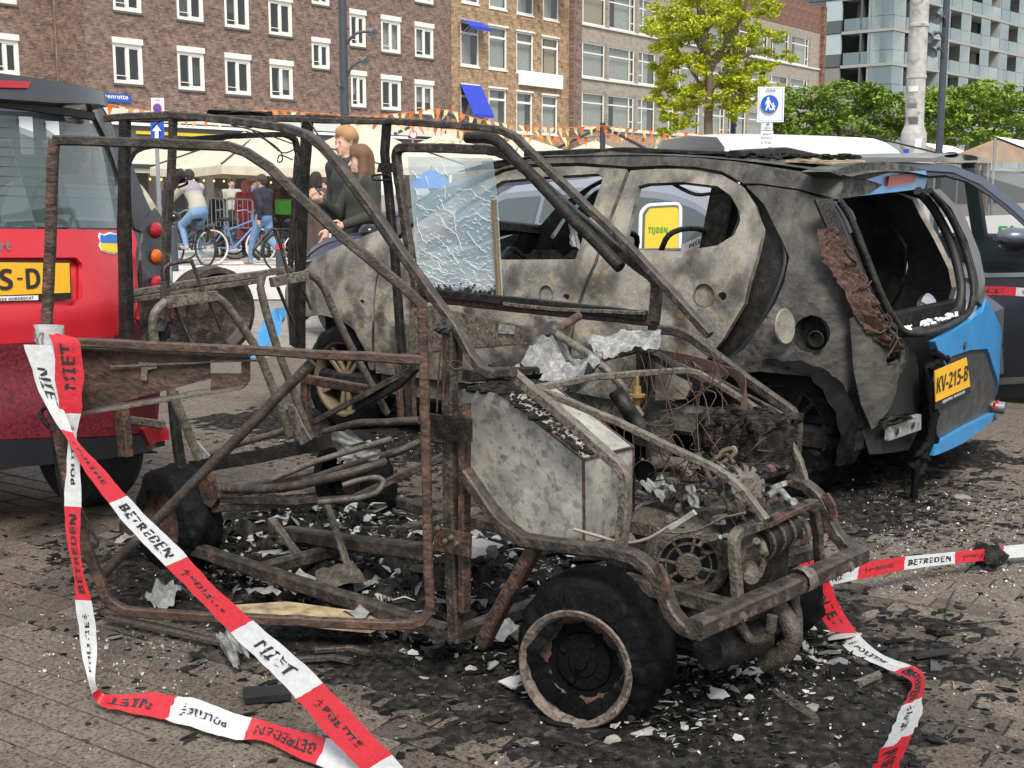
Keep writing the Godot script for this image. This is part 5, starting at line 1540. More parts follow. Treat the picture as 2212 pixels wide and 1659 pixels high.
	for q in [[[163, 752], [455, 766], [455, 818], [163, 893]], [[456, 766], [541, 770], [541, 782], [456, 778]], [[456, 806], [541, 806], [541, 822], [531, 832], [456, 846]], [[522, 782], [541, 782], [541, 806], [522, 806]]]:
		mb.slab(L(D, q, -0.03), dn * -0.004)
	var pk := part("door_pocket", mb, RR, dr)
	sqbar("pocket_lip", [D(163, 894, -0.035), D(531, 832, -0.035)], 0.05, 0.006, A, pk, 0.0, Vector3(0, 1, 0.1))
	sqbar("pocket_lip", [D(163, 750, -0.03), D(541, 768, -0.03)], 0.03, 0.006, A, pk, 0.0, Vector3(0, 1, 0.1))
	sqbar("latch_rod", [D(240, 792, -0.015), D(540, 778, -0.015), D(565, 780, -0.015)], 0.005, 0.005, A, pk)
	mb = MB.new(); mb.slab(L(D, [[300, 782], [342, 784], [340, 795], [320, 798], [318, 822], [306, 822], [306, 798]], -0.02), dn * -0.004); part("latch_plate", mb, A, pk)
	pipe("door_hook", L(D, [[104, 878], [90, 886], [92, 905], [110, 925]]), 0.006, S, dr, 6)
	pipe("check_wire", L(D, [[118, 940], [160, 1060], [200, 1150], [212, 1170], [206, 1184], [200, 1172]], -0.05), 0.0035, R, dr, 5)
	# --- hinge post and hinges
	sqbar("hinge_post", [N(972, 695), N(973, 900), N(975, 1150), N(985, 1385)], 0.036, 0.03, R, t, 0.0, mv)
	sqbar("hinge_post", [N(1004, 870, 0.0), N(1004, 1100, 0.0), N(1003, 1320, 0.0)], 0.02, 0.03, RR, t, 0.0, mv)
	for q in [[[922, 893], [1016, 905], [1016, 955], [955, 950], [922, 938]], [[938, 1138], [1015, 1154], [1014, 1204], [938, 1188]]]:
		mb = MB.new(); mb.slab(L(N, q, -0.035), mv * 0.008)
		var hg := part("hinge", mb, S if q[0][1] < 1000 else RR, t)
		if q[0][1] > 1000:
			for k in [[963, 1168], [976, 1160], [989, 1174], [946, 1140]]: bolt(N(k[0], k[1], -0.036), -mv, 0.005, A, hg)
	lump("melted_knob", N(960, 712, -0.02), Vector3(0.022, 0.012, 0.02), M.black, t, 0.3)
	for w in [[[955, 735], [948, 800], [944, 890]], [[966, 735], [960, 810], [956, 890]]]: pipe("door_cable", L(N, w, -0.03), 0.0025, RR, t, 5)
	mb = MB.new()
	mb.lathe(wheel_xf(N(985, 790, -0.02), Vector3(0.2, 0.9, 0.5)), [Vector2(0.015, -0.003), Vector2(0.018, -0.003), Vector2(0.018, 0.003), Vector2(0.015, 0.003), Vector2(0.015, -0.003)], 16); part("ring", mb, RR, t)
	# --- far door with its cracked sliding window
	var fd2 := sqbar("far_door", L(N, [[901, 632], [884, 533], [866, 420], [853, 318], [960, 320], [1070, 325], [1104, 337], [1140, 370], [1240, 462], [1354, 556], [1410, 596], [1420, 612], [1413, 692]], 0.93), 0.032, 0.03, R, t, 0.05, mv)
	sqbar("door_rail", L(N, [[898, 640], [1150, 668], [1413, 694]], 0.93), 0.03, 0.03, RR, fd2, 0.0, mv)
	sqbar("window_channel", L(N, [[910, 630], [1150, 655], [1395, 682]], 0.91), 0.03, 0.022, S, fd2, 0.0, mv)
	sqbar("window_channel", L(N, [[1090, 656], [1200, 668], [1392, 676]], 0.90), 0.012, 0.016, A, fd2, 0.0, mv)
	var gl := L(N, [[880, 338], [1062, 342], [1073, 430], [1084, 640], [905, 628], [893, 480]], 0.92)
	mb = MB.new(); mb.slab(gl, mv * 0.005)
	var pane := part("window_pane", mb, M.cracked_glass, fd2)
	sqbar("pane_edge", L(N, [[1066, 432], [1078, 640]], 0.915), 0.016, 0.014, plain(lin(0.16, 0.115, 0.055), 0.6), fd2, 0.0, mv)
	mb = MB.new()
	var web := [[[955, 350], [962, 372], [968, 380]], [[1002, 355], [1012, 366]], [[940, 362], [948, 372], [958, 376]], [[890, 370], [908, 385]], [[895, 405], [903, 420]], [[987, 410], [1018, 408], [1030, 425], [1062, 438]], [[950, 430], [957, 448], [980, 462], [985, 500]], [[985, 490], [1000, 470], [1030, 462], [1068, 485]], [[900, 470], [906, 500], [915, 520]], [[955, 478], [970, 492], [985, 505], [1000, 540]], [[930, 505], [950, 520], [970, 540], [990, 570]], [[910, 540], [940, 555], [965, 570]], [[1010, 500], [1030, 530], [1050, 545]], [[900, 440], [920, 452], [940, 455]], [[1040, 400], [1060, 415]], [[925, 575], [955, 588], [985, 592]], [[1000, 560], [1030, 580], [1060, 585]], [[920, 380], [925, 400], [922, 420]], [[960, 400], [962, 430]], [[1040, 440], [1066, 448]], [[895, 560], [915, 590], [935, 600]], [[1020, 600], [1045, 570], [1070, 560]], [[960, 540], [948, 560], [952, 580]]]
	for w in web:
		mb.tube(wob(L(N, w, 0.916), 0.003, 0.012), 0.0009, 4)
	for k in 420:
		var x := rng.randf_range(898, 1074); var y := 618.0 - 200.0 * pow(rng.randf(), 1.7)
		var a := rng.randf_range(-0.5, 0.9); var ln := rng.randf_range(3, 11)
		mb.tube([N(x, y, 0.917), N(x + cos(a) * ln, y + sin(a) * ln, 0.917)], 0.0007, 3)
	part("crack", mb, M.crack, pane)
	mb = MB.new()
	for k in 90:
		var x := rng.randf_range(902, 1080)
		mb.ball(N(x, 628 + (x - 900) * 0.06 - absf(rng.randfn()) * 9.0, 0.917), Vector3(0.007, 0.006, 0.002) * rng.randf_range(0.5, 1.5), 6)
	part("soot_crust", mb, M.soot_glass, pane)
	mb = MB.new(); mb.slab(L(N, [[884, 668], [925, 660], [1133, 705], [1128, 742], [884, 764]], 0.90), mv * 0.006); 
	var ap := part("door_pocket", mb, A, fd2)
	mb = MB.new(); mb.slab(L(N, [[1078, 700], [1112, 706], [1110, 722], [1076, 720]], 0.895), mv * 0.004); part("latch_plate", mb, M.alu, ap)
	sqbar("pocket_lip", [N(884, 764, 0.88), N(1128, 742, 0.88)], 0.05, 0.006, RR, ap)
	sqbar("door_edge", L(N, [[893, 640], [890, 780], [893, 905]], 0.93), 0.022, 0.02, RR, fd2, 0.0, mv)
	sqbar("door_edge", L(N, [[1413, 692], [1400, 830], [1390, 960]], 0.93), 0.03, 0.026, S, fd2, 0.0, mv)
	# --- bulkhead box, fuel tank shape of grey sheet metal
	var bx := MB.new()
	var prof := [[997, 842], [1084, 851], [1261, 992], [1262, 1180], [1125, 1150], [1008, 1018]]
	var b0 := L(N, prof, 0.07)
	var uf: float = (b0[2] - mo).dot(mu)
	var wd: float = (C(1368, 957, uf) - b0[2]).dot(mv)
	var thk := mv * wd
	bx.slab(b0, thk)
	var tank := part("bulkhead_box", bx, M.ash_sheet, t)
	for k in [[1, 2], [2, 3], [3, 4], [4, 5]]:
		sqbar("box_seam", [b0[k[0]] - mv * 0.001, b0[k[1]] - mv * 0.001], 0.006, 0.006, RR, tank)
		sqbar("box_seam", [b0[k[0]] + thk, b0[k[1]] + thk], 0.006, 0.006, RR, tank)
	for k in [2, 3, 1]: sqbar("box_seam", [b0[k] + mu * 0.0015, b0[k] + thk + mu * 0.0015], 0.006, 0.006, RR, tank)
	# soot and flakes lying on its sloping top
	mb = MB.new()
	for k in 340:
		var s := rng.randf(); var q := pow(rng.randf(), 1.5) * 0.40
		var p: Vector3 = b0[1].lerp(b0[2], s * 0.96) + thk * q + Vector3(0, 0.002, 0)
		mb.ball(p, Vector3(0.004, 0.0016, 0.004) * exp(rng.randfn() * 0.6), 5, 0.3, rng)
	for k in 120:
		var p: Vector3 = b0[0].lerp(b0[1], rng.randf()) + thk * rng.randf() + Vector3(0, 0.004, 0)
		mb.ball(p, Vector3(0.012, 0.006, 0.012) * rng.randf_range(0.4, 1.6), 6, 0.4, rng)
	var fl := part("soot_flakes", mb, M.char, tank); fl.set_meta("kind", "stuff")
	# --- bonnet tubes
	sqbar("bonnet_tube", L(N, [[1106, 806], [1220, 902], [1334, 1001], [1352, 1028], [1349, 1100], [1341, 1192]], 0.02), 0.026, 0.024, A, t, 0.03, mv)
	sqbar("bonnet_tube", L(N, [[1425, 712], [1468, 716], [1500, 733], [1626, 829], [1711, 889], [1722, 910], [1716, 1030]], 0.78), 0.026, 0.024, R, t, 0.02, mv)
	var n1 := N(1160, 838, 0.10); var n2 := N(1502, 799, 0.70)
	var hood := sqbar("bonnet_frame", [n1, N(1282, 814, 0.30), n2, N(1626, 876, 0.70), N(1695, 934, 0.70), N(1732, 1003, 0.70), N(1748, 1080, 0.70)], 0.018, 0.016, A, t, 0.05)
	sqbar("bonnet_side", [n1, N(1362, 924, 0.12), N(1558, 1019, 0.14), N(1605, 1056, 0.14), N(1655, 1124, 0.14)], 0.018, 0.016, A, hood, 0.03)
	pipe("bonnet_stay", [N(1500, 772, 0.72), N(1504, 790, 0.72), N(1600, 846, 0.74), N(1680, 888, 0.74), N(1700, 905, 0.74)], 0.005, R, t, 6)
	var fu := 0.31
	var fc2 := func(x, y): return C(x, y, fu)
	sqbar("front_rail", L(fc2, [[1650, 1134], [1700, 1110], [1758, 1084]]), 0.03, 0.014, M.rust_red, t)
	sqbar("front_upright", L(fc2, [[1593, 1300], [1588, 1220], [1584, 1165], [1594, 1150], [1655, 1128]]), 0.024, 0.024, A, t, 0.02, mu)
	sqbar("front_upright", L(fc2, [[1771, 1218], [1766, 1150], [1758, 1098], [1735, 1092]]), 0.022, 0.022, R, t, 0.02, mu)
	# --- chassis
	var bw := 0.36
	var bA := gp(1500, 1360, 0.325); var bB := gp(1860, 1196, 0.325)
	var bump_bar := sqbar("bumper_bar", [bA, bA.lerp(bB, 0.5) + Vector3(0, -0.002, 0), bB], 0.045, 0.042, R, t)
	bolt(bA.lerp(bB, 0.2) + mu * 0.023 + Vector3(0, -0.006, 0), mu, 0.009, A, bump_bar)
	bolt(bA.lerp(bB, 0.86) + mu * 0.023 + Vector3(0, -0.006, 0), mu, 0.009, A, bump_bar)
	mb = MB.new()
	for i in 6:
		var a0 := PI * i / 6.0 - 0.5; var a1 := PI * (i + 1) / 6.0 - 0.5
		var ce := bA.lerp(bB, 0.60)
		var q0 := ce + (mu * cos(a0) + Vector3.UP * sin(a0)) * 0.033; var q1 := ce + (mu * cos(a1) + Vector3.UP * sin(a1)) * 0.033
		var hw := (bB - bA).normalized() * 0.02
		mb.quad(q0 - hw, q0 + hw, q1 + hw, q1 - hw)
	part("bumper_clip", mb, M.ash_tube, bump_bar)
	sqbar("chassis_rail", L(N, [[1005, 1020], [1070, 1118], [1130, 1168], [1230, 1180], [1330, 1192], [1385, 1208], [1425, 1250], [1448, 1320], [1480, 1358], [1505, 1366]], -0.02), 0.03, 0.036, R, t, 0.03, mv)
	sqbar("chassis_rail", L(N, [[1640, 1036], [1700, 1036], [1745, 1050], [1780, 1085], [1800, 1145], [1830, 1182], [1855, 1192]], 0.69), 0.03, 0.036, R, t, 0.03, mv)
	mb = MB.new(); mb.slab(L(N, [[1411, 1222], [1423, 1219], [1442, 1262], [1445, 1290], [1434, 1296]], -0.04), mv * 0.012); part("bracket", mb, RR, t)
	mb = MB.new(); mb.slab(L(N, [[1776, 1068], [1786, 1066], [1802, 1092], [1806, 1118], [1796, 1122]], 0.67), mv * 0.012); part("bracket", mb, RR, t)
	sqbar("chassis_strut", [N(1044, 1388), N(1100, 1282), N(1158, 1178)], 0.034, 0.034, RR, t, 0.0, mv)
	sqbar("cross_member", [bA.lerp(bB, 0.22), bA.lerp(bB, 0.22) - mu * 0.30], 0.035, 0.04, R, t)
	sqbar("cross_member", [bA.lerp(bB, 0.9) - mu * 0.10, bA.lerp(bB, 0.25) - mu * 0.16], 0.03, 0.035, R, t)
	for q in [[-0.45, 0.02, -2.0, 0.02, 0.10], [-0.45, 0.86, -2.0, 0.86, 0.10], [-0.45, 0.0, -0.45, 0.9, 0.09], [-1.25, 0.02, -1.25, 0.88, 0.10], [-2.0, 0.02, -2.0, 0.88, 0.14]]:
		sqbar("floor_beam", [mo + mu * q[0] + mv * q[1] + Vector3(0, q[4], 0), mo + mu * q[2] + mv * q[3] + Vector3(0, q[4], 0)], 0.04, 0.04, R, t)
	sqbar("floor_beam", [N(620, 1152, 0.30), N(770, 1174, 0.26), N(915, 1192, 0.2)], 0.05, 0.045, R, t)
	sqbar("floor_beam", [N(470, 1218, 0.2), N(600, 1258, 0.16), N(745, 1302, 0.1)], 0.03, 0.035, RR, t)
	mb = MB.new(); mb.slab([gp(500, 1316, 0.09), gp(620, 1308, 0.09), gp(780, 1330, 0.08), gp(840, 1348, 0.07), gp(800, 1368, 0.07), gp(640, 1352, 0.08), gp(520, 1336, 0.09)], Vector3(0, 0.012, 0)); part("floor_board", mb, M.tan_burn, t)
	# rear uprights and lower rear frame
	sqbar("rear_post", [N(262, 870, 0.12), N(272, 985, 0.12)], 0.06, 0.03, RR, t, 0.0, mv)
	sqbar("rear_post", [N(372, 845, 0.05), N(386, 980, 0.05), N(405, 1080, 0.05), N(436, 1205, 0.05)], 0.028, 0.03, S, t, 0.0, mv)
	sqbar("rear_post", [N(118, 930, -0.1), N(128, 1010, -0.1), N(150, 1120, -0.1)], 0.028, 0.02, S, t, 0.0, mv)
	sqbar("rear_crossbar", [N(262, 905, 0.12), N(350, 918, 0.3)], 0.032, 0.032, A, t)
	sqbar("rear_crossbar", L(rw, [[284, 634], [400, 614], [560, 592], [634, 580]]), 0.018, 0.024, A, t)
	sqbar("rear_crossbar", L(rw, [[284, 648], [420, 628], [556, 606]]), 0.018, 0.02, A, t)
	var rb := func(x, y): return C(x, y, -2.1)
	mb = MB.new(); mb.slab(L(rb, [[302, 645], [360, 640], [352, 700], [420, 705], [470, 720], [520, 770], [300, 762]]), mu * 0.006); part("rear_panel", mb, R, t)
	mb = MB.new(); mb.lathe(wheel_xf(C(455, 672, -2.25), mu), [Vector2(0.12, -0.05), Vector2(0.165, -0.045), Vector2(0.172, 0.0), Vector2(0.165, 0.05), Vector2(0.145, 0.055), Vector2(0.12, 0.02), Vector2(0.06, 0.01), Vector2(0, 0.01)], 40); part("spare_rim", mb, R, t)
	lump("charred_padding", N(350, 712, 0.05), Vector3(0.025, 0.045, 0.03), M.black, t, 0.4)
	# --- seat frames
	for s in [[[[358, 652], [330, 690], [345, 780], [385, 880], [430, 990]], [[463, 640], [492, 664], [547, 742], [583, 822], [626, 940]], [[358, 640], [463, 628], [462, 648], [358, 664]], [[362, 640], [356, 578], [408, 564], [416, 570], [438, 630]], -1.42], [[[567, 596], [563, 622], [580, 690], [602, 760], [650, 890], [672, 946]], [[660, 588], [693, 612], [717, 662], [762, 756], [836, 892]], [[580, 600], [658, 584], [660, 604], [584, 620]], [[560, 560], [548, 540], [590, 494], [606, 530], [622, 592]], -1.60]]:
		var sf := func(x, y): return C(x, y, s[4])
		var seat := pipe("seat_frame", L(sf, s[0]), 0.0135, A, t)
		pipe("back_tube", L(sf, s[1]), 0.0135, A, seat)
		mb = MB.new(); mb.slab(L(sf, s[2]), mu * 0.02); part("back_plate", mb, M.ash_tube, seat)
		pipe("headrest_bar", L(sf, s[3]), 0.006, R, seat, 6)
		sqbar("back_strap", [sf.call(s[2][0][0] + 20, s[2][3][1]), sf.call(s[2][0][0] + 55, s[2][3][1] + 80)], 0.014, 0.006, R, seat)
		sqbar("back_strap", [sf.call(s[2][1][0] - 12, s[2][2][1]), sf.call(s[2][1][0] + 15, s[2][2][1] + 65)], 0.012, 0.006, R, seat)
	# recliner plates
	for q in [[[372, 862], [388, 870], [412, 940], [452, 985], [446, 1002], [414, 992], [396, 936]], [[620, 872], [636, 880], [652, 918], [672, 950], [650, 962], [632, 930]]]:
		mb = MB.new(); mb.slab(L(N, q, 0.28), mv * 0.006); part("recliner_plate", mb, M.alu if q[0][0] < 500 else A, t)
	# seat pans
	sqbar("seat_channel", [N(412, 1010, 0.2), N(560, 985, 0.26), N(716, 952, 0.34)], 0.012, 0.045, S, t)
	pipe("seat_tube", L(N, [[448, 985], [520, 958], [600, 935], [640, 925]], 0.35), 0.012, A, t)
	pipe("seat_tube", [N(483, 1056, 0.05), N(600, 1055, 0.08), N(700, 1035, 0.12), N(790, 1012, 0.2), N(832, 998, 0.26)], 0.014, R, t)
	pipe("seat_tube", [N(590, 1035, 0.12), N(690, 995, 0.18), N(780, 968, 0.25), N(846, 948, 0.3)], 0.009, A, t)
	pipe("seat_tube", [N(655, 1040, 0.2), N(760, 1005, 0.28), N(860, 975, 0.35), N(905, 955, 0.42)], 0.012, R, t)
	pipe("seat_tube", [N(700, 935, 0.5), N(770, 915, 0.52), N(830, 912, 0.55), N(905, 908, 0.6)], 0.013, R, t)
	pipe("seat_tube", [N(690, 1085, 0.1), N(800, 1070, 0.16), N(828, 1040, 0.2), N(800, 1032, 0.2), N(740, 1048, 0.14)], 0.008, A, t)
	sqbar("seat_runner", [N(462, 1078, 0.06), N(640, 1084, 0.1), N(680, 1078, 0.12)], 0.02, 0.022, R, t)
	sqbar("seat_runner", [N(462, 1100, 0.06), N(760, 1078, 0.16), N(960, 985, 0.35)], 0.02, 0.022, R, t)
	sqbar("seat_runner", [N(585, 1120, 0.2), N(665, 1225, 0.2)], 0.026, 0.012, A, t)
	sqbar("seat_runner", [N(705, 1088, 0.2), N(752, 1222, 0.2)], 0.022, 0.012, A, t)
	sqbar("seat_runner", [N(770, 880, 0.6), N(860, 830, 0.6), N(902, 790, 0.6)], 0.02, 0.03, S, t)
	sqbar("seat_runner", [N(672, 915, 0.55), N(790, 852, 0.58), N(895, 795, 0.6)], 0.012, 0.02, R, t)
	sqbar("seat_base", [N(655, 818, 0.8), N(760, 836, 0.8), N(830, 850, 0.8)], 0.03, 0.035, RR, t)
	sqbar("seat_base", [N(660, 818, 0.8), N(664, 940, 0.8)], 0.035, 0.03, RR, t, 0.0, mv)
	sqbar("seat_base", [N(860, 790, 0.8), N(866, 905, 0.8)], 0.02, 0.02, RR, t, 0.0, mv)
	mb = MB.new(); mb.slab(L(N, [[425, 1035], [462, 1025], [472, 1075], [456, 1098], [438, 1085]], 0.04), mv * 0.006); part("seat_bracket", mb, RR, t)
	crumple("melted_sheet", N(700, 945, 0.45), N(760, 930, 0.45), N(790, 985, 0.4), N(725, 1000, 0.4), 0.02, M.alu, t, 10, 0.02)
	crumple("melted_sheet", N(740, 965, 0.3), N(800, 950, 0.32), N(820, 990, 0.3), N(740, 1010, 0.3), 0.02, M.alu, t, 10, 0.015)
	# --- steering column and melted dashboard
	mb = MB.new(); mb.lathe(wheel_xf(N(1190, 712, 0.45), Vector3(-0.8, 0.5, 0.4)), [Vector2(0.0, 0.012), Vector2(0.022, 0.010), Vector2(0.028, 0.0), Vector2(0.012, -0.004), Vector2(0.012, -0.04)], 16); part("steering_hub", mb, R, t)
	pipe("steering_column", [N(1192, 716, 0.45), N(1215, 705, 0.5), N(1250, 683, 0.6)], 0.012, RR, t)
	pipe("steering_column", [N(1195, 718, 0.45), N(1270, 765, 0.45), N(1340, 830, 0.48), N(1385, 900, 0.5)], 0.011, A, t)
	crumple("melted_dash", N(1100, 790, 0.25), N(1180, 730, 0.4), N(1295, 770, 0.45), N(1230, 828, 0.3), 0.03, M.alu, t, 24, 0.06)
	crumple("melted_dash", N(1150, 775, 0.35), N(1200, 722, 0.45), N(1300, 752, 0.5), N(1290, 818, 0.4), 0.025, M.alu, t, 24, 0.07)
	crumple("melted_dash", N(1268, 730, 0.55), N(1428, 706, 0.7), N(1425, 738, 0.65), N(1300, 768, 0.5), 0.025, M.alu, t, 24, 0.02)
	crumple("melted_dash", N(1050, 800, 0.2), N(1110, 780, 0.3), N(1170, 805, 0.3), N(1100, 815, 0.2), 0.02, M.char, t, 12, 0.02)
	sqbar("dash_beam", [N(1010, 812, 0.1), N(1180, 800, 0.4), N(1390, 745, 0.85)], 0.04, 0.03, S, t)
	sqbar("dash_post", [N(1395, 740, 0.8), N(1395, 840, 0.8), N(1388, 960, 0.8)], 0.05, 0.04, S, t, 0.0, mv)
	sqbar("dash_beam", [N(1400, 755, 0.75), N(1470, 800, 0.75), N(1530, 830, 0.75)], 0.05, 0.02, S, t)
	mb = MB.new(); mb.lathe(Transform3D(Basis.IDENTITY, N(1376, 850, 0.4)), [Vector2(0.008, -0.03), Vector2(0.013, -0.01), Vector2(0.022, -0.008), Vector2(0.022, -0.002), Vector2(0.012, 0.0), Vector2(0.010, 0.018), Vector2(0.006, 0.019), Vector2(0.005, 0.045), Vector2(0, 0.045)], 12); part("brass_fitting", mb, plain(lin(0.26, 0.17, 0.06), 0.5, 0.6), t)
	for k in 26:
		var x0 := rng.randf_range(1290, 1560); var y0 := rng.randf_range(745, 800)
		var v0 := rng.randf_range(0.45, 0.7)
		pipe("burnt_wire", [N(x0, y0, v0), N(x0 + rng.randf_range(-25, 20), y0 + rng.randf_range(20, 70), v0), N(x0 + rng.randf_range(-60, 40), y0 + rng.randf_range(60, 160), v0), N(x0 + rng.randf_range(-70, 60), y0 + rng.randf_range(100, 240), v0 - 0.05)], 0.0016, M.wire, t, 4)
	for k in 14:
		pipe("burnt_wire", [N(1420 + k * 2, 755 + k, 0.72), N(1500, 770 + k * 2, 0.72), N(1560 + k * 2, 790 + k * 2, 0.72), N(1610, 815 + k * 6, 0.7), N(1595 + k * 2, 900 + k * 5, 0.65), N(1570 - k * 3, 1000 + k * 6, 0.5)], 0.0018, M.wire, t, 4)
	make_engine(t)
	# --- wheels
	var wx := wheel_xf(gp(1240, 1428, 0.15), (-mv * 0.93 + mu * 0.30 + Vector3(0, 0.03, 0)).normalized())
	wx.origin = dp(1243, 1425, 2.72)
	wx.origin.y = 0.142
	var front_w := part("wheel", lumpy_tyre(Transform3D(wx.basis, wx.origin + wx.basis.y * -0.062 + Vector3(0.026, 0.032, 0.0)), 0.10, 0.190, 0.072, 0.012), M.burnt_rubber, t)
	mb = MB.new()
	mb.lathe(wx, [Vector2(0.105, -0.13), Vector2(0.118, -0.12), Vector2(0.118, -0.06), Vector2(0.112, -0.02), Vector2(0.126, -0.004), Vector2(0.137, 0.0), Vector2(0.139, 0.006), Vector2(0.135, 0.010), Vector2(0.124, 0.006), Vector2(0.117, -0.004), Vector2(0.110, -0.03), Vector2(0.104, -0.035), Vector2(0.098, -0.055)], 56)
	part("rim", mb, M.rim_metal, front_w)
	mb = MB.new()
	var ring := [Vector2(0.104, -0.04), Vector2(0.088, -0.05)]
	mb.lathe(wx, ring, 56, func(p, a): return p if p.y > -0.045 else Vector3(p.x, p.y, p.z) * (1.0 + 0.07 * sin(a * 3.0 + 1.0) + 0.04 * sin(a * 11.0) + 0.03 * sin(a * 23.0)))
	part("rim_rust", mb, RR, front_w)
	mb = MB.new()
	mb.lathe(wx, [Vector2(0.106, -0.055), Vector2(0.07, -0.06), Vector2(0.066, -0.052), Vector2(0.036, -0.050), Vector2(0.034, -0.045), Vector2(0.014, -0.045), Vector2(0.012, -0.03), Vector2(0.0, -0.03)], 40)
	for k in 4:
		var a := TAU * k / 4 + 0.5
		mb.lathe(Transform3D(wx.basis, wx * Vector3(cos(a) * 0.052, -0.056, sin(a) * 0.052)), [Vector2(0.009, 0), Vector2(0.009, 0.012), Vector2(0, 0.012)], 6)
	part("hub", mb, M.burnt_rubber, front_w)
	var fw2 := wheel_xf(mo + mv * 0.74 + mu * 0.02 + Vector3(0, 0.17, 0), mv)
	var w2 := part("wheel", lumpy_tyre(fw2, 0.09, 0.185, 0.075, 0.015), M.burnt_rubber, t)
	mb = MB.new(); mb.lathe(fw2, [Vector2(0.13, -0.06), Vector2(0.11, -0.05), Vector2(0.0, -0.03)], 24); part("rim", mb, M.cast, w2)
	for v0 in [0.05, 0.8]:
		var rx := wheel_xf(mo + mu * -1.72 + mv * v0 + Vector3(0, 0.165, 0), -mv if v0 < 0.4 else mv)
		var w3 := part("wheel", lumpy_tyre(rx, 0.11, 0.185, 0.07, 0.012), M.burnt_rubber, t)
		mb = MB.new(); mb.lathe(rx, [Vector2(0.125, 0.05), Vector2(0.128, 0.062), Vector2(0.115, 0.055), Vector2(0.10, 0.02), Vector2(0.06, 0.03), Vector2(0.0, 0.035)], 32); part("rim", mb, M.rust_red, w3)

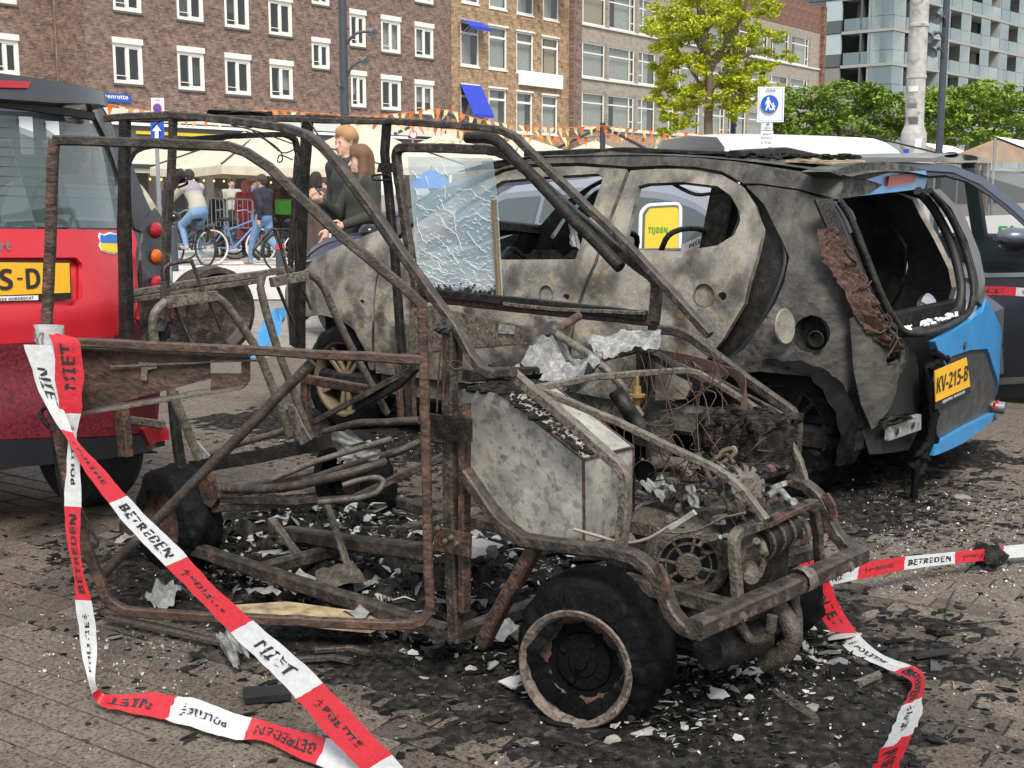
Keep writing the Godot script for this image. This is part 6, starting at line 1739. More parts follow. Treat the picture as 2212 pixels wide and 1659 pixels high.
func make_engine(t: Node3D):
	var R = M.rust_tube; var S = M.soot_metal; var A = M.ash_tube
	var ax := (-mv * 0.80 + mu * 0.60).normalized()
	var c := N(1487, 1222, 0.16)
	var xf := wheel_xf(c, ax)
	var mb := MB.new()
	# blower housing, rounded drum behind a spoked grille
	mb.lathe(xf, [Vector2(0.0, -0.20), Vector2(0.07, -0.20), Vector2(0.095, -0.17), Vector2(0.100, -0.06), Vector2(0.094, -0.02), Vector2(0.082, 0.0), Vector2(0.076, 0.002), Vector2(0.073, -0.006)], 40)
	var eng := part("engine", mb, M.cast, t)
	mb = MB.new(); mb.lathe(xf, [Vector2(0.074, -0.03), Vector2(0.0, -0.035)], 32); part("fan_well", mb, M.black, eng)
	mb = MB.new()
	mb.lathe(xf, [Vector2(0.071, -0.006), Vector2(0.075, 0.004), Vector2(0.068, 0.005), Vector2(0.065, -0.004)], 40)
	mb.lathe(xf, [Vector2(0.054, -0.004), Vector2(0.053, 0.003), Vector2(0.050, 0.003), Vector2(0.049, -0.004)], 40)
	mb.lathe(xf, [Vector2(0.030, -0.006), Vector2(0.029, 0.004), Vector2(0.026, 0.006), Vector2(0.0, 0.006)], 32)
	for k in 8:
		var a := TAU * k / 8 + 0.2
		mb.bar([xf * Vector3(cos(a) * 0.026, 0.0, sin(a) * 0.026), xf * Vector3(cos(a) * 0.069, 0.0, sin(a) * 0.069)], 0.007, 0.006, ax)
	part("fan_grille", mb, M.cast, eng)
	for k in 3: bolt(xf * Vector3(cos(k * 2.1 - 0.4) * 0.078, 0.002, sin(k * 2.1 - 0.4) * 0.078), ax, 0.006, M.rust_red, eng)
	# top cowl and block
	mb = MB.new()
	var bt := func(x, y, v): return N(x, y, v)
	mb.box(Transform3D(Basis(mu, Vector3.UP, -mv), N(1475, 1130, 0.28)), Vector3(0.20, 0.09, 0.22), 0.03); part("cowl", mb, M.cast, eng)
	mb = MB.new(); mb.box(Transform3D(Basis(mu, Vector3.UP, -mv), N(1560, 1185, 0.36)), Vector3(0.26, 0.20, 0.24), 0.03); part("block", mb, S, eng)
	mb = MB.new(); mb.box(Transform3D(Basis(mu, Vector3.UP, -mv), N(1500, 1240, 0.4)), Vector3(0.34, 0.16, 0.36), 0.04); part("gearbox", mb, S, eng)
	# starter/outlet drums to the right of the fan
	pipe("outlet_pipe", [N(1560, 1200, 0.2), N(1600, 1195, 0.24), N(1640, 1178, 0.3), N(1690, 1150, 0.4)], 0.035, M.cast, eng, 14)
	pipe("silencer_drum", [N(1632, 1176, 0.28), N(1700, 1138, 0.42)], 0.040, S, eng, 16)
	for k in 3:
		mb = MB.new(); mb.lathe(wheel_xf(N(1640 + k * 22, 1172 - k * 12, 0.29 + k * 0.045), (N(1700, 1138, 0.42) - N(1632, 1176, 0.28)).normalized()), [Vector2(0.040, -0.004), Vector2(0.044, -0.003), Vector2(0.044, 0.003), Vector2(0.040, 0.004)], 20); part("band", mb, M.cast, eng)
	mb = MB.new(); mb.lathe(wheel_xf(N(1622, 1240, 0.2), ax), [Vector2(0.0, 0.02), Vector2(0.018, 0.018), Vector2(0.02, 0.0), Vector2(0.02, -0.05)], 16); part("cap", mb, A, eng)
	sqbar("lever", [N(1646, 1190, 0.2), N(1650, 1215, 0.2), N(1640, 1245, 0.2)], 0.014, 0.01, A, eng)
	# alternator with slots
	var al := wheel_xf(N(1600, 1050, 0.32), (-mv * 0.5 + mu * 0.7 + Vector3(0, 0.2, 0)).normalized())
	mb = MB.new(); mb.lathe(al, [Vector2(0.0, -0.05), Vector2(0.045, -0.05), Vector2(0.052, -0.02), Vector2(0.052, 0.02), Vector2(0.044, 0.04), Vector2(0.02, 0.045), Vector2(0.018, 0.06), Vector2(0, 0.06)], 24)
	var alt := part("alternator", mb, M.ash_tube, eng)
	mb = MB.new()
	for k in 14:
		var a := TAU * k / 14
		mb.box(al * Transform3D(Basis(Vector3.UP, -a), Vector3(cos(a) * 0.046, 0.032, sin(a) * 0.046)), Vector3(0.022, 0.02, 0.006))
	part("cooling_slot", mb, S, alt)
	for q in [[[1545, 1090], [1560, 1060], [1585, 1070], [1610, 1085], [1600, 1110], [1570, 1100]], [[1560, 1050], [1572, 1040], [1600, 1110], [1590, 1120]], [[1500, 1075], [1540, 1064], [1548, 1078], [1510, 1096]]]:
		mb = MB.new(); mb.slab(L(N, q, 0.24), mv * 0.012); part("bracket", mb, A, eng)
	# slotted adjuster arm
	mb = MB.new()
	var arm := func(x, y): return N(x, y, 0.3)
	for k in 10:
		pass
	mb.sweep(rounded(L(arm, [[1550, 992], [1562, 972], [1586, 966], [1590, 978], [1572, 992], [1556, 1000], [1550, 992]]), 0.008), [Vector2(0.004, -0.004), Vector2(0.004, 0.004), Vector2(-0.004, 0.004), Vector2(-0.004, -0.004)], mv, false)
	part("adjuster_arm", mb, plain(lin(0.22, 0.165, 0.10), 0.6, 0.3), eng)
	# canisters, open tube, elbow
	mb = MB.new(); mb.lathe(Transform3D(Basis.IDENTITY, N(1424, 985, 0.42)), [Vector2(0.034, -0.09), Vector2(0.034, 0.055), Vector2(0.036, 0.058), Vector2(0.036, 0.085), Vector2(0.033, 0.086), Vector2(0.031, 0.02), Vector2(0, 0.02)], 24); part("air_canister", mb, R, eng)
	var ot := wheel_xf(N(1392, 1018, 0.22), (-mv * 0.75 + mu * 0.5 + Vector3(0, 0.25, 0)).normalized())
	mb = MB.new(); mb.lathe(ot, [Vector2(0.027, -0.1), Vector2(0.027, 0.0), Vector2(0.025, 0.001), Vector2(0.0245, -0.08), Vector2(0, -0.08)], 24); part("intake_tube", mb, S, eng)
	pipe("intake_elbow", L(N, [[1415, 1005], [1455, 1003], [1482, 1010], [1488, 1035], [1478, 1062]], 0.32), 0.019, M.cast, eng, 14)
	pipe("radiator_hose", L(N, [[1330, 845], [1360, 890], [1385, 925], [1415, 945]], 0.45), 0.022, S, eng, 12)
	crumple("melted_cover", N(1382, 1042, 0.2), N(1425, 1028, 0.24), N(1505, 1075, 0.22), N(1440, 1070, 0.18), 0.022, M.alu, eng, 14, 0.02)
	crumple("melted_cover", N(1480, 1050, 0.2), N(1500, 1045, 0.2), N(1512, 1100, 0.18), N(1490, 1090, 0.18), 0.01, M.alu, eng, 8)
	for q in [[1376, 1060, 1450, 1085], [1384, 1090, 1440, 1075], [1390, 1110, 1430, 1090]]:
		sqbar("linkage", [N(q[0], q[1], 0.2), N(q[2], q[3], 0.24)], 0.012, 0.006, A, eng)
	pipe("gear_cable", L(N, [[1240, 1143], [1300, 1160], [1350, 1173], [1400, 1163], [1450, 1135], [1500, 1108]], 0.05), 0.004, M.pale_wire, eng, 6)
	mb = MB.new(); mb.slab(L(N, [[1440, 1140], [1495, 1102], [1502, 1112], [1450, 1146]], 0.045), mv * 0.008); part("lever", mb, M.ash_sheet, eng)
	pipe("gear_cable", L(N, [[1420, 1140], [1440, 1150], [1500, 1148], [1560, 1120], [1610, 1108]], 0.12), 0.003, A, eng, 5)
	# charred battery
	mb = MB.new()
	var bb := Transform3D(Basis(mu, Vector3.UP, -mv), N(1612, 968, 0.62))
	mb.box(bb, Vector3(0.20, 0.15, 0.17), 0.02)
	var bat := part("battery", mb, M.char, t)
	mb = MB.new()
	for k in 120:
		mb.ball(bb * Vector3(rng.randf_range(-0.1, 0.1), 0.075 + rng.randf() * 0.012, rng.randf_range(-0.085, 0.085)), Vector3(0.014, 0.010, 0.014) * rng.randf_range(0.5, 1.6), 6, 0.4, rng)
	for k in 60:
		mb.ball(bb * Vector3(rng.randf_range(-0.1, 0.1), rng.randf_range(-0.07, 0.07), 0.086), Vector3(0.010, 0.02, 0.006) * rng.randf_range(0.5, 1.6), 6, 0.4, rng)
	var cr := part("char_crust", mb, M.char, bat); cr.set_meta("kind", "stuff")
	sqbar("battery_tray", [N(1530, 1060, 0.55), N(1600, 1045, 0.6), N(1690, 1010, 0.7)], 0.02, 0.02, A, t)
	# exhaust and sump under the bumper bar
	pipe("exhaust_pipe", L(N, [[1672, 1262], [1674, 1300], [1700, 1340], [1712, 1380], [1690, 1415], [1650, 1432]], 0.36), 0.024, M.cast, eng, 14)
	pipe("exhaust_pipe", L(N, [[1712, 1260], [1716, 1300], [1722, 1350], [1715, 1400]], 0.42), 0.014, M.cast, eng, 12)
	pipe("sump_drum", [N(1530, 1408, 0.12), N(1590, 1392, 0.22), N(1640, 1372, 0.32)], 0.042, M.soot_metal, eng, 16)
	mb = MB.new(); mb.box(Transform3D(Basis(mu, Vector3.UP, -mv), N(1560, 1340, 0.32)), Vector3(0.2, 0.12, 0.3), 0.03); part("sump", mb, S, eng)
	pipe("heater_pipe", L(N, [[1600, 1350], [1625, 1385], [1660, 1372], [1668, 1330]], 0.2), 0.012, M.cast, eng, 10)
	# pulley ring
	mb = MB.new()
	mb.lathe(wheel_xf(N(1722, 1148, 0.5), -mv), [Vector2(0.024, -0.01), Vector2(0.036, -0.008), Vector2(0.038, 0.0), Vector2(0.034, 0.008), Vector2(0.024, 0.006)], 24); part("pulley", mb, A, eng)
	# burnt hoses, clips and brackets packed round the block
	for k in 34:
		var x := rng.randf_range(1395, 1690); var y := rng.randf_range(985, 1200); var v0 := rng.randf_range(0.16, 0.45)
		var e := Vector2(rng.randf_range(-60, 60), rng.randf_range(-30, 50))
		pipe("burnt_hose", [N(x, y, v0), N(x + e.x * 0.4, y + e.y * 0.2 - 16, v0 + 0.02), N(x + e.x * 0.8, y + e.y * 0.7, v0 + 0.03), N(x + e.x, y + e.y, v0)], rng.randf_range(0.003, 0.010), [S, M.cast, A, R, M.alu][k % 5], eng, 8)
	for k in 26:
		var x := rng.randf_range(1395, 1690); var y := rng.randf_range(1000, 1230); var v0 := rng.randf_range(0.14, 0.3)
		var w := rng.randf_range(8, 26); var h := rng.randf_range(5, 14); var sl := rng.randf_range(-14, 14)
		mb = MB.new(); mb.slab(L(N, [[x, y], [x + w, y + sl], [x + w + 3, y + sl + h], [x + w * 0.4, y + h * 1.3 + sl * 0.4], [x - 2, y + h]], v0), mv * rng.randf_range(0.006, 0.03))
		part("bracket", mb, [A, M.cast, M.alu, R, M.rust_red][k % 5], eng)
	# coil of stray springs and wires
	for k in 30:
		var x := rng.randf_range(1390, 1660); var y := rng.randf_range(960, 1140)
		pipe("burnt_wire", [N(x, y, 0.2), N(x + rng.randf_range(-30, 30), y - rng.randf_range(-10, 30), 0.22), N(x + rng.randf_range(-50, 50), y + rng.randf_range(0, 50), 0.25), N(x + rng.randf_range(-70, 70), y + rng.randf_range(0, 70), 0.25)], 0.0016, M.wire if k % 3 else M.black, eng, 4)
# sheet metal bent over a surface: poly and holes are outlines in the surface's own two coordinates
func bent_panel(poly: PackedVector2Array, holes: Array, pos: Callable, inward: Vector3, thick: float, cell := 0.09, skin := 0) -> MB:
	var mb := MB.new()
	var lo := poly[0]; var hi := poly[0]
	for p in poly:
		lo = lo.min(p); hi = hi.max(p)
	if (hi - lo).length() > 12.0: print("panel too large ", lo, hi); return mb
	var xs := []; var ys := []
	var k := lo.x
	while k < hi.x: xs.append(k); k += cell
	xs.append(hi.x)
	k = lo.y
	while k < hi.y: ys.append(k); k += cell
	ys.append(hi.y)
	for h in holes:
		var c := Vector2.ZERO
		for p in h: c += p
		c /= h.size(); xs.append(c.x); ys.append(c.y)
	xs.sort(); ys.sort()
	var at := func(p: Vector2, deep: float) -> Array:
		var q: Vector3 = pos.call(p.x, p.y)
		var n: Vector3 = (pos.call(p.x + 0.01, p.y) - q).cross(pos.call(p.x, p.y + 0.01) - q).normalized()
		if n.dot(inward) > 0: n = -n
		return [q - n * deep, n]
	for i in xs.size() - 1:
		for j in ys.size() - 1:
			if xs[i + 1] - xs[i] < 1e-4 or ys[j + 1] - ys[j] < 1e-4: continue
			var rect := PackedVector2Array([Vector2(xs[i], ys[j]), Vector2(xs[i + 1], ys[j]), Vector2(xs[i + 1], ys[j + 1]), Vector2(xs[i], ys[j + 1])])
			var pieces: Array = Geometry2D.intersect_polygons(poly, rect)
			for h in holes:
				var nx := []
				for pc in pieces: nx.append_array(Geometry2D.clip_polygons(pc, h))
				pieces = nx
			for pc in pieces:
				if pc.size() < 3 or Geometry2D.is_polygon_clockwise(pc): continue
				var ix := Geometry2D.triangulate_polygon(pc)
				for q in range(0, ix.size(), 3):
					if skin <= 0:
						var A = at.call(pc[ix[q]], 0.0); var B = at.call(pc[ix[q + 1]], 0.0); var D2 = at.call(pc[ix[q + 2]], 0.0)
						if (B[0] - A[0]).cross(D2[0] - A[0]).dot(A[1]) > 0: mb.t3(A[0], B[0], D2[0], A[1], B[1], D2[1])
						else: mb.t3(A[0], D2[0], B[0], A[1], D2[1], B[1])
					if skin >= 0:
						var A = at.call(pc[ix[q]], thick); var B = at.call(pc[ix[q + 1]], thick); var D2 = at.call(pc[ix[q + 2]], thick)
						if (B[0] - A[0]).cross(D2[0] - A[0]).dot(A[1]) < 0: mb.t3(A[0], B[0], D2[0], -A[1], -B[1], -D2[1])
						else: mb.t3(A[0], D2[0], B[0], -A[1], -D2[1], -B[1])
	if skin <= 0:
		var loops := [poly]; loops.append_array(holes)
		for lp in loops:
			for i in lp.size():
				var a: Vector2 = lp[i]; var b: Vector2 = lp[(i + 1) % lp.size()]
				var n := maxi(1, int((b - a).length() / 0.06))
				for s in n:
					var p := a.lerp(b, float(s) / n); var q := a.lerp(b, float(s + 1) / n)
					mb.quad(at.call(p, 0.0)[0], at.call(q, 0.0)[0], at.call(q, thick)[0], at.call(p, thick)[0])
	return mb

# hatchback body: side skin as distance in from the near side, rear skin as distance forwards
func side_v(u: float, y: float) -> float:
	var v := 0.085 * pow((y - 0.62) / 0.42, 2.0) if y < 0.9 else 0.04 + (y - 0.9) * 0.46
	if u > 2.15: v += 0.26 * pow((u - 2.15) / 0.8, 2.0)
	if u < 0.1: v += 0.35 * pow((0.1 - u) / 0.55, 2.0)
	return v
func rear_u(v: float, y: float) -> float:
	var u := -0.46 + (0.30 * pow((0.76 - v) / 0.76, 4.0) if v < 0.76 else 0.07 * pow((v - 0.76) / 0.76, 6.0))
	if y > 0.8: u += (y - 0.8) * 0.38
	return u
func sp(u: float, y: float, deep := 0.0) -> Vector3:
	return ho + hu * u + hv * (side_v(u, y) + deep) + Vector3(0, y, 0)
func rp(v: float, y: float, deep := 0.0) -> Vector3:
	return ho + hu * (rear_u(v, y) + deep) + hv * v + Vector3(0, y, 0)
func side_px(pts: Array) -> PackedVector2Array:
	var out := PackedVector2Array()
	for p in pts:
		var v := 0.05
		var q := Vector3.ZERO
		for k in 8:
			q = pp(p[0], p[1], ho + hv * v, hv)
			v = lerpf(v, side_v((q - ho).dot(hu), q.y), 0.7)
		out.append(Vector2((q - ho).dot(hu), q.y))
	return ccw(out)
func rear_px(pts: Array) -> PackedVector2Array:
	var out := PackedVector2Array()
	for p in pts:
		var u := -0.4
		var q := Vector3.ZERO
		for k in 14:
			q = pp(p[0], p[1], ho + hu * u, hu)
			u = lerpf(u, rear_u(clampf((q - ho).dot(hv), -0.05, 1.6), q.y), 0.45)
		out.append(Vector2(clampf((q - ho).dot(hv), -0.06, 1.6), q.y))
	return ccw(out)
func ccw(p: PackedVector2Array) -> PackedVector2Array:
	if Geometry2D.is_polygon_clockwise(p): p.reverse()
	return p
func circle2(c: Vector2, rx: float, ry: float, n := 18) -> PackedVector2Array:
	var o := PackedVector2Array()
	for k in n: o.append(c + Vector2(cos(TAU * k / n) * rx, sin(TAU * k / n) * ry))
	return o
var tread := 1.52
func mirrored(u: float, y: float) -> Vector3:
	return ho + hu * u + hv * (tread - side_v(u, y)) + Vector3(0, y, 0)

func make_hatchback():
	var K := Color(0, 0, 0, 0)
	M.burnt_paint = surf(layered(1024, [
		[51, 0.003, 5, 1, [[0.0, lin(0.085, 0.082, 0.075)], [0.35, lin(0.165, 0.158, 0.143)], [0.65, lin(0.245, 0.233, 0.21)], [1.0, lin(0.36, 0.34, 0.305)]]],
		[50, 0.009, 5, 1, [[0.0, K], [0.44, Color(0.66, 0.60, 0.48, 0.0)], [0.78, Color(0.66, 0.60, 0.48, 0.5)], [1.0, Color(0.72, 0.66, 0.54, 0.6)]]],
		[52, 0.075, 6, 1, [[0.0, K], [0.58, K], [0.66, Color(0.66, 0.61, 0.51, 0.3)], [1.0, Color(0.76, 0.71, 0.6, 0.6)]]],
		[53, 0.005, 6, 1, [[0.0, Color(0.12, 0.115, 0.11, 0.95)], [0.25, Color(0.17, 0.16, 0.15, 0.7)], [0.56, Color(0.2, 0.19, 0.18, 0.0)]]],
		[54, 0.008, 5, 1, [[0.0, K], [0.72, K], [0.88, Color(0.50, 0.33, 0.15, 0.5)]]],
		[55, 0.2, 3, 1, [[0.0, Color(0.06, 0.06, 0.055, 0.6)], [0.28, K]]]]), 1.1, 0.65, 0.05, bump(0.05, 4.0), 0.4)
	M.burnt_dark = surf(layered(1024, [
		[56, 0.006, 5, 1, [[0.0, lin(0.014, 0.0135, 0.013)], [0.4, lin(0.036, 0.034, 0.031)], [0.7, lin(0.080, 0.076, 0.068)], [1.0, lin(0.16, 0.152, 0.135)]]],
		[57, 0.075, 6, 1, [[0.0, K], [0.62, K], [0.74, Color(0.46, 0.42, 0.34, 0.45)], [1.0, Color(0.55, 0.5, 0.41, 0.6)]]],
		[58, 0.012, 5, 1, [[0.0, Color(0.05, 0.05, 0.05, 0.8)], [0.38, K]]]]), 1.0, 0.7, 0.1, bump(0.05, 4.0), 0.6)
	M.soot_black = surf(layered(256, [[65, 0.03, 5, 1, [[0.0, lin(0.004)], [0.6, lin(0.010)], [1.0, lin(0.03, 0.028, 0.026)]]]]), 0.5, 0.8, 0, bump(0.06, 5.0), 0.6)
	M.blue_paint = surf(layered(512, [
		[59, 0.008, 4, 1, [[0.0, lin(0.030, 0.22, 0.50)], [1.0, lin(0.045, 0.29, 0.60)]]],
		[60, 0.05, 4, 1, [[0.0, K], [0.72, K], [0.9, Color(0.65, 0.75, 0.82, 0.35)]]]]), 0.6, 0.3, 0.1)
	M.blue_paint.clearcoat_enabled = true; M.blue_paint.clearcoat = 0.5
	M.grey_plastic = surf(layered(256, [[61, 0.02, 4, 1, [[0.0, lin(0.035)], [1.0, lin(0.075, 0.073, 0.07)]]]]), 0.4, 0.4)
	M.plate_yellow = plain(lin(0.80, 0.42, 0.025), 0.4)
	M.wool = surf(layered(512, [
		[62, 0.02, 5, 1, [[0.0, lin(0.02, 0.015, 0.013)], [0.5, lin(0.09, 0.05, 0.038)], [1.0, lin(0.22, 0.12, 0.095)]]],
		[63, 0.05, 4, 1, [[0.0, Color(0.02, 0.02, 0.02, 0.95)], [0.46, K], [0.8, Color(0.55, 0.42, 0.36, 0.4)]]]]), 0.25, 0.95, 0, bump(0.1, 7.0), 1.2)
	M.tan_burn = surf(layered(256, [[64, 0.03, 5, 1, [[0.0, lin(0.08, 0.07, 0.05)], [0.5, lin(0.30, 0.22, 0.12)], [1.0, lin(0.42, 0.35, 0.24)]]]]), 0.5, 0.8)
	var P = M.burnt_paint; var S = M.soot_metal; var Dk = M.burnt_dark
	var t := thing("burnt_hatchback", "burnt-out hatchback, grey and sooty with a scrap of blue paint at its rear", "car", ho + hu * 1.2 + hv * 0.76, "", atan2(hu.x, hu.z) - PI / 2)
	# outlines on the near side
	var front_win := side_px([[900, 552], [990, 452], [1085, 390], [1200, 380], [1290, 375], [1303, 383], [1243, 560], [905, 562]])
	var rear_win := side_px([[1379, 402], [1400, 396], [1475, 393], [1550, 402], [1578, 422], [1598, 458], [1599, 478], [1585, 508], [1550, 530], [1475, 542], [1350, 540], [1350, 520], [1360, 480]])
	var shapes := {
		"front_door": [[816, 600], [809, 718], [812, 806], [1010, 828], [1222, 845], [1229, 727], [1249, 650], [1282, 570], [1299, 515], [1354, 366], [1250, 359], [1140, 362], [1085, 374], [1000, 412], [902, 482], [850, 530], [830, 560]],
		"rear_door": [[1362, 368], [1306, 516], [1290, 570], [1257, 650], [1237, 727], [1230, 846], [1350, 868], [1480, 862], [1514, 792], [1562, 733], [1608, 655], [1634, 556], [1648, 498], [1630, 440], [1606, 404], [1560, 378], [1500, 368], [1440, 365]],
		"roof_rail": [[838, 494], [900, 447], [1000, 395], [1062, 369], [1139, 344], [1317, 327], [1474, 338], [1600, 350], [1708, 367], [1825, 384], [1812, 430], [1725, 408], [1640, 396], [1606, 396], [1560, 370], [1500, 360], [1440, 357], [1362, 360], [1250, 351], [1140, 354], [1083, 366], [1000, 404], [900, 474], [845, 522]],
		"rear_quarter": [[1612, 402], [1650, 440], [1690, 520], [1705, 556], [1694, 610], [1675, 655], [1640, 706], [1608, 753], [1545, 797], [1512, 850], [1535, 826], [1580, 808], [1641, 802], [1741, 812], [1791, 826], [1808, 863], [1825, 876], [1850, 872], [1842, 760], [1838, 700], [1860, 660], [1850, 610], [1815, 530], [1785, 470], [1772, 428], [1725, 412], [1640, 400]],
		"front_wing": [[628, 596], [680, 556], [760, 520], [819, 497], [838, 492], [848, 530], [828, 562], [812, 602], [803, 718], [806, 800], [798, 798], [788, 756], [765, 712], [735, 690], [695, 680], [660, 684], [636, 706], [618, 752], [604, 720], [590, 650]]}
	var cuts := {"front_door": [front_win], "rear_door": [rear_win], "rear_quarter": []}
	var inner := hv
	var fh := side_px([[1752, 722]])[0]
	cuts["rear_quarter"].append(circle2(fh, 0.062, 0.072))
	for q in [["front_door", 1182, 633, 0.03, 0.02], ["front_door", 1223, 641, 0.018, 0.013], ["rear_door", 1560, 640, 0.02, 0.018], ["front_wing", 782, 652, 0.016, 0.012]]:
		if not cuts.has(q[0]): cuts[q[0]] = []
		var c := side_px([[q[1], q[2]]])[0]
		if q[3] < 0.029: cuts[q[0]].append(circle2(c, q[3], q[4], 8))
	for nm in shapes:
		var poly := side_px(shapes[nm])
		var hl: Array = cuts.get(nm, [])
		var o := part(nm, bent_panel(poly, hl, func(u, y): return sp(u, y), inner, 0.028, 0.09, -1), Dk if nm == "rear_quarter" or nm == "roof_rail" else P, t)
		part("inner_skin", bent_panel(poly, hl, func(u, y): return sp(u, y), inner, 0.028, 0.15, 1), M.soot_black, o)
		# the far side is the same, mirrored
		var o2 := part(nm, bent_panel(poly, hl, func(u, y): return mirrored(u, y), -inner, 0.028, 0.15, -1), P, t)
		part("inner_skin", bent_panel(poly, hl, func(u, y): return mirrored(u, y), -inner, 0.028, 0.2, 1), M.soot_black, o2)
	# pressed dishes behind the door handles
	for q in [[1182, 633, 0.038], [1523, 637, 0.05]]:
		var c := side_px([[q[0], q[1]]])[0]
		var mb := MB.new()
		mb.lathe(wheel_xf(sp(c.x, c.y, -0.003), -hv), [Vector2(q[2], 0.004), Vector2(q[2] * 0.92, 0.006), Vector2(q[2] * 0.8, -0.012), Vector2(0, -0.016)], 22)
		part("handle_dish", mb, P, t)
	# jambs seen in the gap behind the rear door
	var jamb := side_px([[1598, 396], [1655, 440], [1700, 520], [1712, 556], [1680, 660], [1612, 760], [1545, 802], [1495, 802], [1600, 655], [1628, 553], [1640, 497]])
	part("door_jamb", bent_panel(jamb, [], func(u, y): return sp(u, y, 0.055), inner, 0.02, 0.12, 0), S, t)
	part("door_jamb", bent_panel(jamb, [], func(u, y): return mirrored(u, y) - hv * 0.055, -inner, 0.02, 0.2, 0), S, t)
	pipe("door_seal", [sp_px(1612, 402, 0.02), sp_px(1655, 452, 0.02), sp_px(1692, 545, 0.02), sp_px(1664, 650, 0.02), sp_px(1600, 752, 0.02), sp_px(1530, 800, 0.02)], 0.009, M.black, t, 6)
	# ribbed conduit and wires in the rear window
	pipe("conduit", [sp_px(1440, 396, 0.05), sp_px(1490, 420, 0.05), sp_px(1545, 414, 0.05), sp_px(1600, 400, 0.04)], 0.008, S, t, 6)
	pipe("burnt_wire", [sp_px(1604, 420, 0.03), sp_px(1590, 470, 0.03), sp_px(1560, 545, 0.03)], 0.003, M.black, t, 4)
	# sills, floor, bulkheads, wheel wells
	var mb := MB.new()
	var car := Basis(hu, Vector3.UP, hv)
	var cp := func(u, v, y): return ho + hu * u + hv * v + Vector3(0, y, 0)
	mb.box(Transform3D(car, cp.call(1.2, 0.76, 0.26)), Vector3(3.0, 0.10, 1.36), 0.02); part("floor_pan", mb, S, t)
	mb = MB.new(); mb.box(Transform3D(car, cp.call(1.2, 0.12, 0.27)), Vector3(1.9, 0.12, 0.10), 0.02); part("sill", mb, Dk, t)
	mb = MB.new(); mb.box(Transform3D(car, cp.call(2.1, 0.76, 0.58)), Vector3(0.06, 0.55, 1.3)); part("bulkhead", mb, S, t)
	mb = MB.new(); mb.box(Transform3D(car, cp.call(0.0, 0.30, 0.46)), Vector3(0.66, 0.32, 0.30), 0.05); part("wheel_well", mb, S, t)
	mb = MB.new(); mb.box(Transform3D(car, cp.call(0.0, 1.22, 0.46)), Vector3(0.66, 0.32, 0.30), 0.05); part("wheel_well", mb, S, t)
	mb = MB.new(); mb.box(Transform3D(car, cp.call(2.5, 0.76, 0.48)), Vector3(0.6, 0.3, 0.9), 0.05); part("engine_bay", mb, S, t)
	mb = MB.new(); mb.box(Transform3D(car, cp.call(-0.28, 0.76, 0.52)), Vector3(0.06, 0.42, 1.2)); part("rear_bulkhead", mb, S, t)
	# roof
	mb = MB.new()
	var ry := func(u: float, v: float) -> float: return 1.375 - 0.085 * pow(maxf(0.0, 0.9 - u) / 1.0, 2.0) - 0.10 * pow(maxf(0.0, u - 1.3) / 0.6, 2.0) + 0.025 * (1.0 - pow((v - 0.76) / 0.5, 2.0))
	for i in 22:
		for j in 14:
			var u0 := -0.18 + i * 0.09; var v0 := 0.25 + j * 0.0735
			if i > 6 and i < 17 and j > 1 and j < 12: continue
			mb.quad(cp.call(u0 + 0.09, v0, ry.call(u0 + 0.09, v0)), cp.call(u0, v0, ry.call(u0, v0)), cp.call(u0, v0 + 0.0735, ry.call(u0, v0 + 0.0735)), cp.call(u0 + 0.09, v0 + 0.0735, ry.call(u0 + 0.09, v0 + 0.0735)))
	var roof := part("roof", mb, Dk, t)
	for q in [[0.36, 1.45, 1.40, 0.36], [0.36, 1.45, 1.41, 1.16]]:
		sqbar("roof_slider", [cp.call(q[0], q[3], 1.365), cp.call(0.9, q[3], 1.395), cp.call(q[1], q[3], 1.385)], 0.05, 0.03, S, roof)
	sqbar("roof_hoop", [cp.call(0.35, 0.3, 1.37), cp.call(0.35, 0.76, 1.395), cp.call(0.35, 1.2, 1.37)], 0.05, 0.03, S, roof)
	sqbar("roof_hoop", [cp.call(1.35, 0.3, 1.385), cp.call(1.35, 0.76, 1.41), cp.call(1.35, 1.2, 1.385)], 0.05, 0.03, S, roof)
	crumple("burnt_canvas", cp.call(0.30, 0.30, 1.36), cp.call(1.05, 0.34, 1.39), cp.call(1.0, 0.7, 1.40), cp.call(0.34, 0.7, 1.375), 0.015, M.char, roof, 14)
	mb = MB.new()
	for k in 60: mb.ball(cp.call(rng.randf_range(-0.05, 0.5), rng.randf_range(0.3, 0.75), 1.35 + rng.randf() * 0.015), Vector3(0.03, 0.01, 0.03) * rng.randf_range(0.4, 1.3), 6, 0.4, rng)
	var cr := part("char_flakes", mb, M.char, roof); cr.set_meta("kind", "stuff")
	# windscreen header and far pillars are the mirrored rails; cross beams close the frame
	sqbar("header_rail", [cp.call(1.62, 0.28, 1.345), cp.call(1.68, 0.76, 1.37), cp.call(1.62, 1.24, 1.345)], 0.07, 0.03, P, t)
	# tailgate top with its spoiler
	var so := cp.call(-0.14, 0.25, 1.3) as Vector3
	var sn := hu
	var tg := func(x, y, o := 0.0): return pp(x, y, so - sn * o, sn)
	mb = MB.new(); mb.slab(L(tg, [[1812, 430], [1826, 385], [1870, 389], [1905, 400], [1880, 418], [1850, 424]]), sn * 0.14); var gate := part("tailgate", mb, Dk, t)
	mb = MB.new(); mb.slab(L(tg, [[1850, 424], [1880, 417], [1906, 399], [1872, 388], [1920, 373], [2000, 368], [2003, 385], [1998, 407], [1930, 415]]), sn * 0.13); part("spoiler", mb, M.blue_paint, gate)
	mb = MB.new(); mb.slab(L(tg, [[1826, 384], [1792, 371], [1850, 352], [1918, 349], [1960, 357], [2001, 368], [1920, 373], [1872, 388]], 0.001), sn * 0.12); part("spoiler_top", mb, Dk, gate)
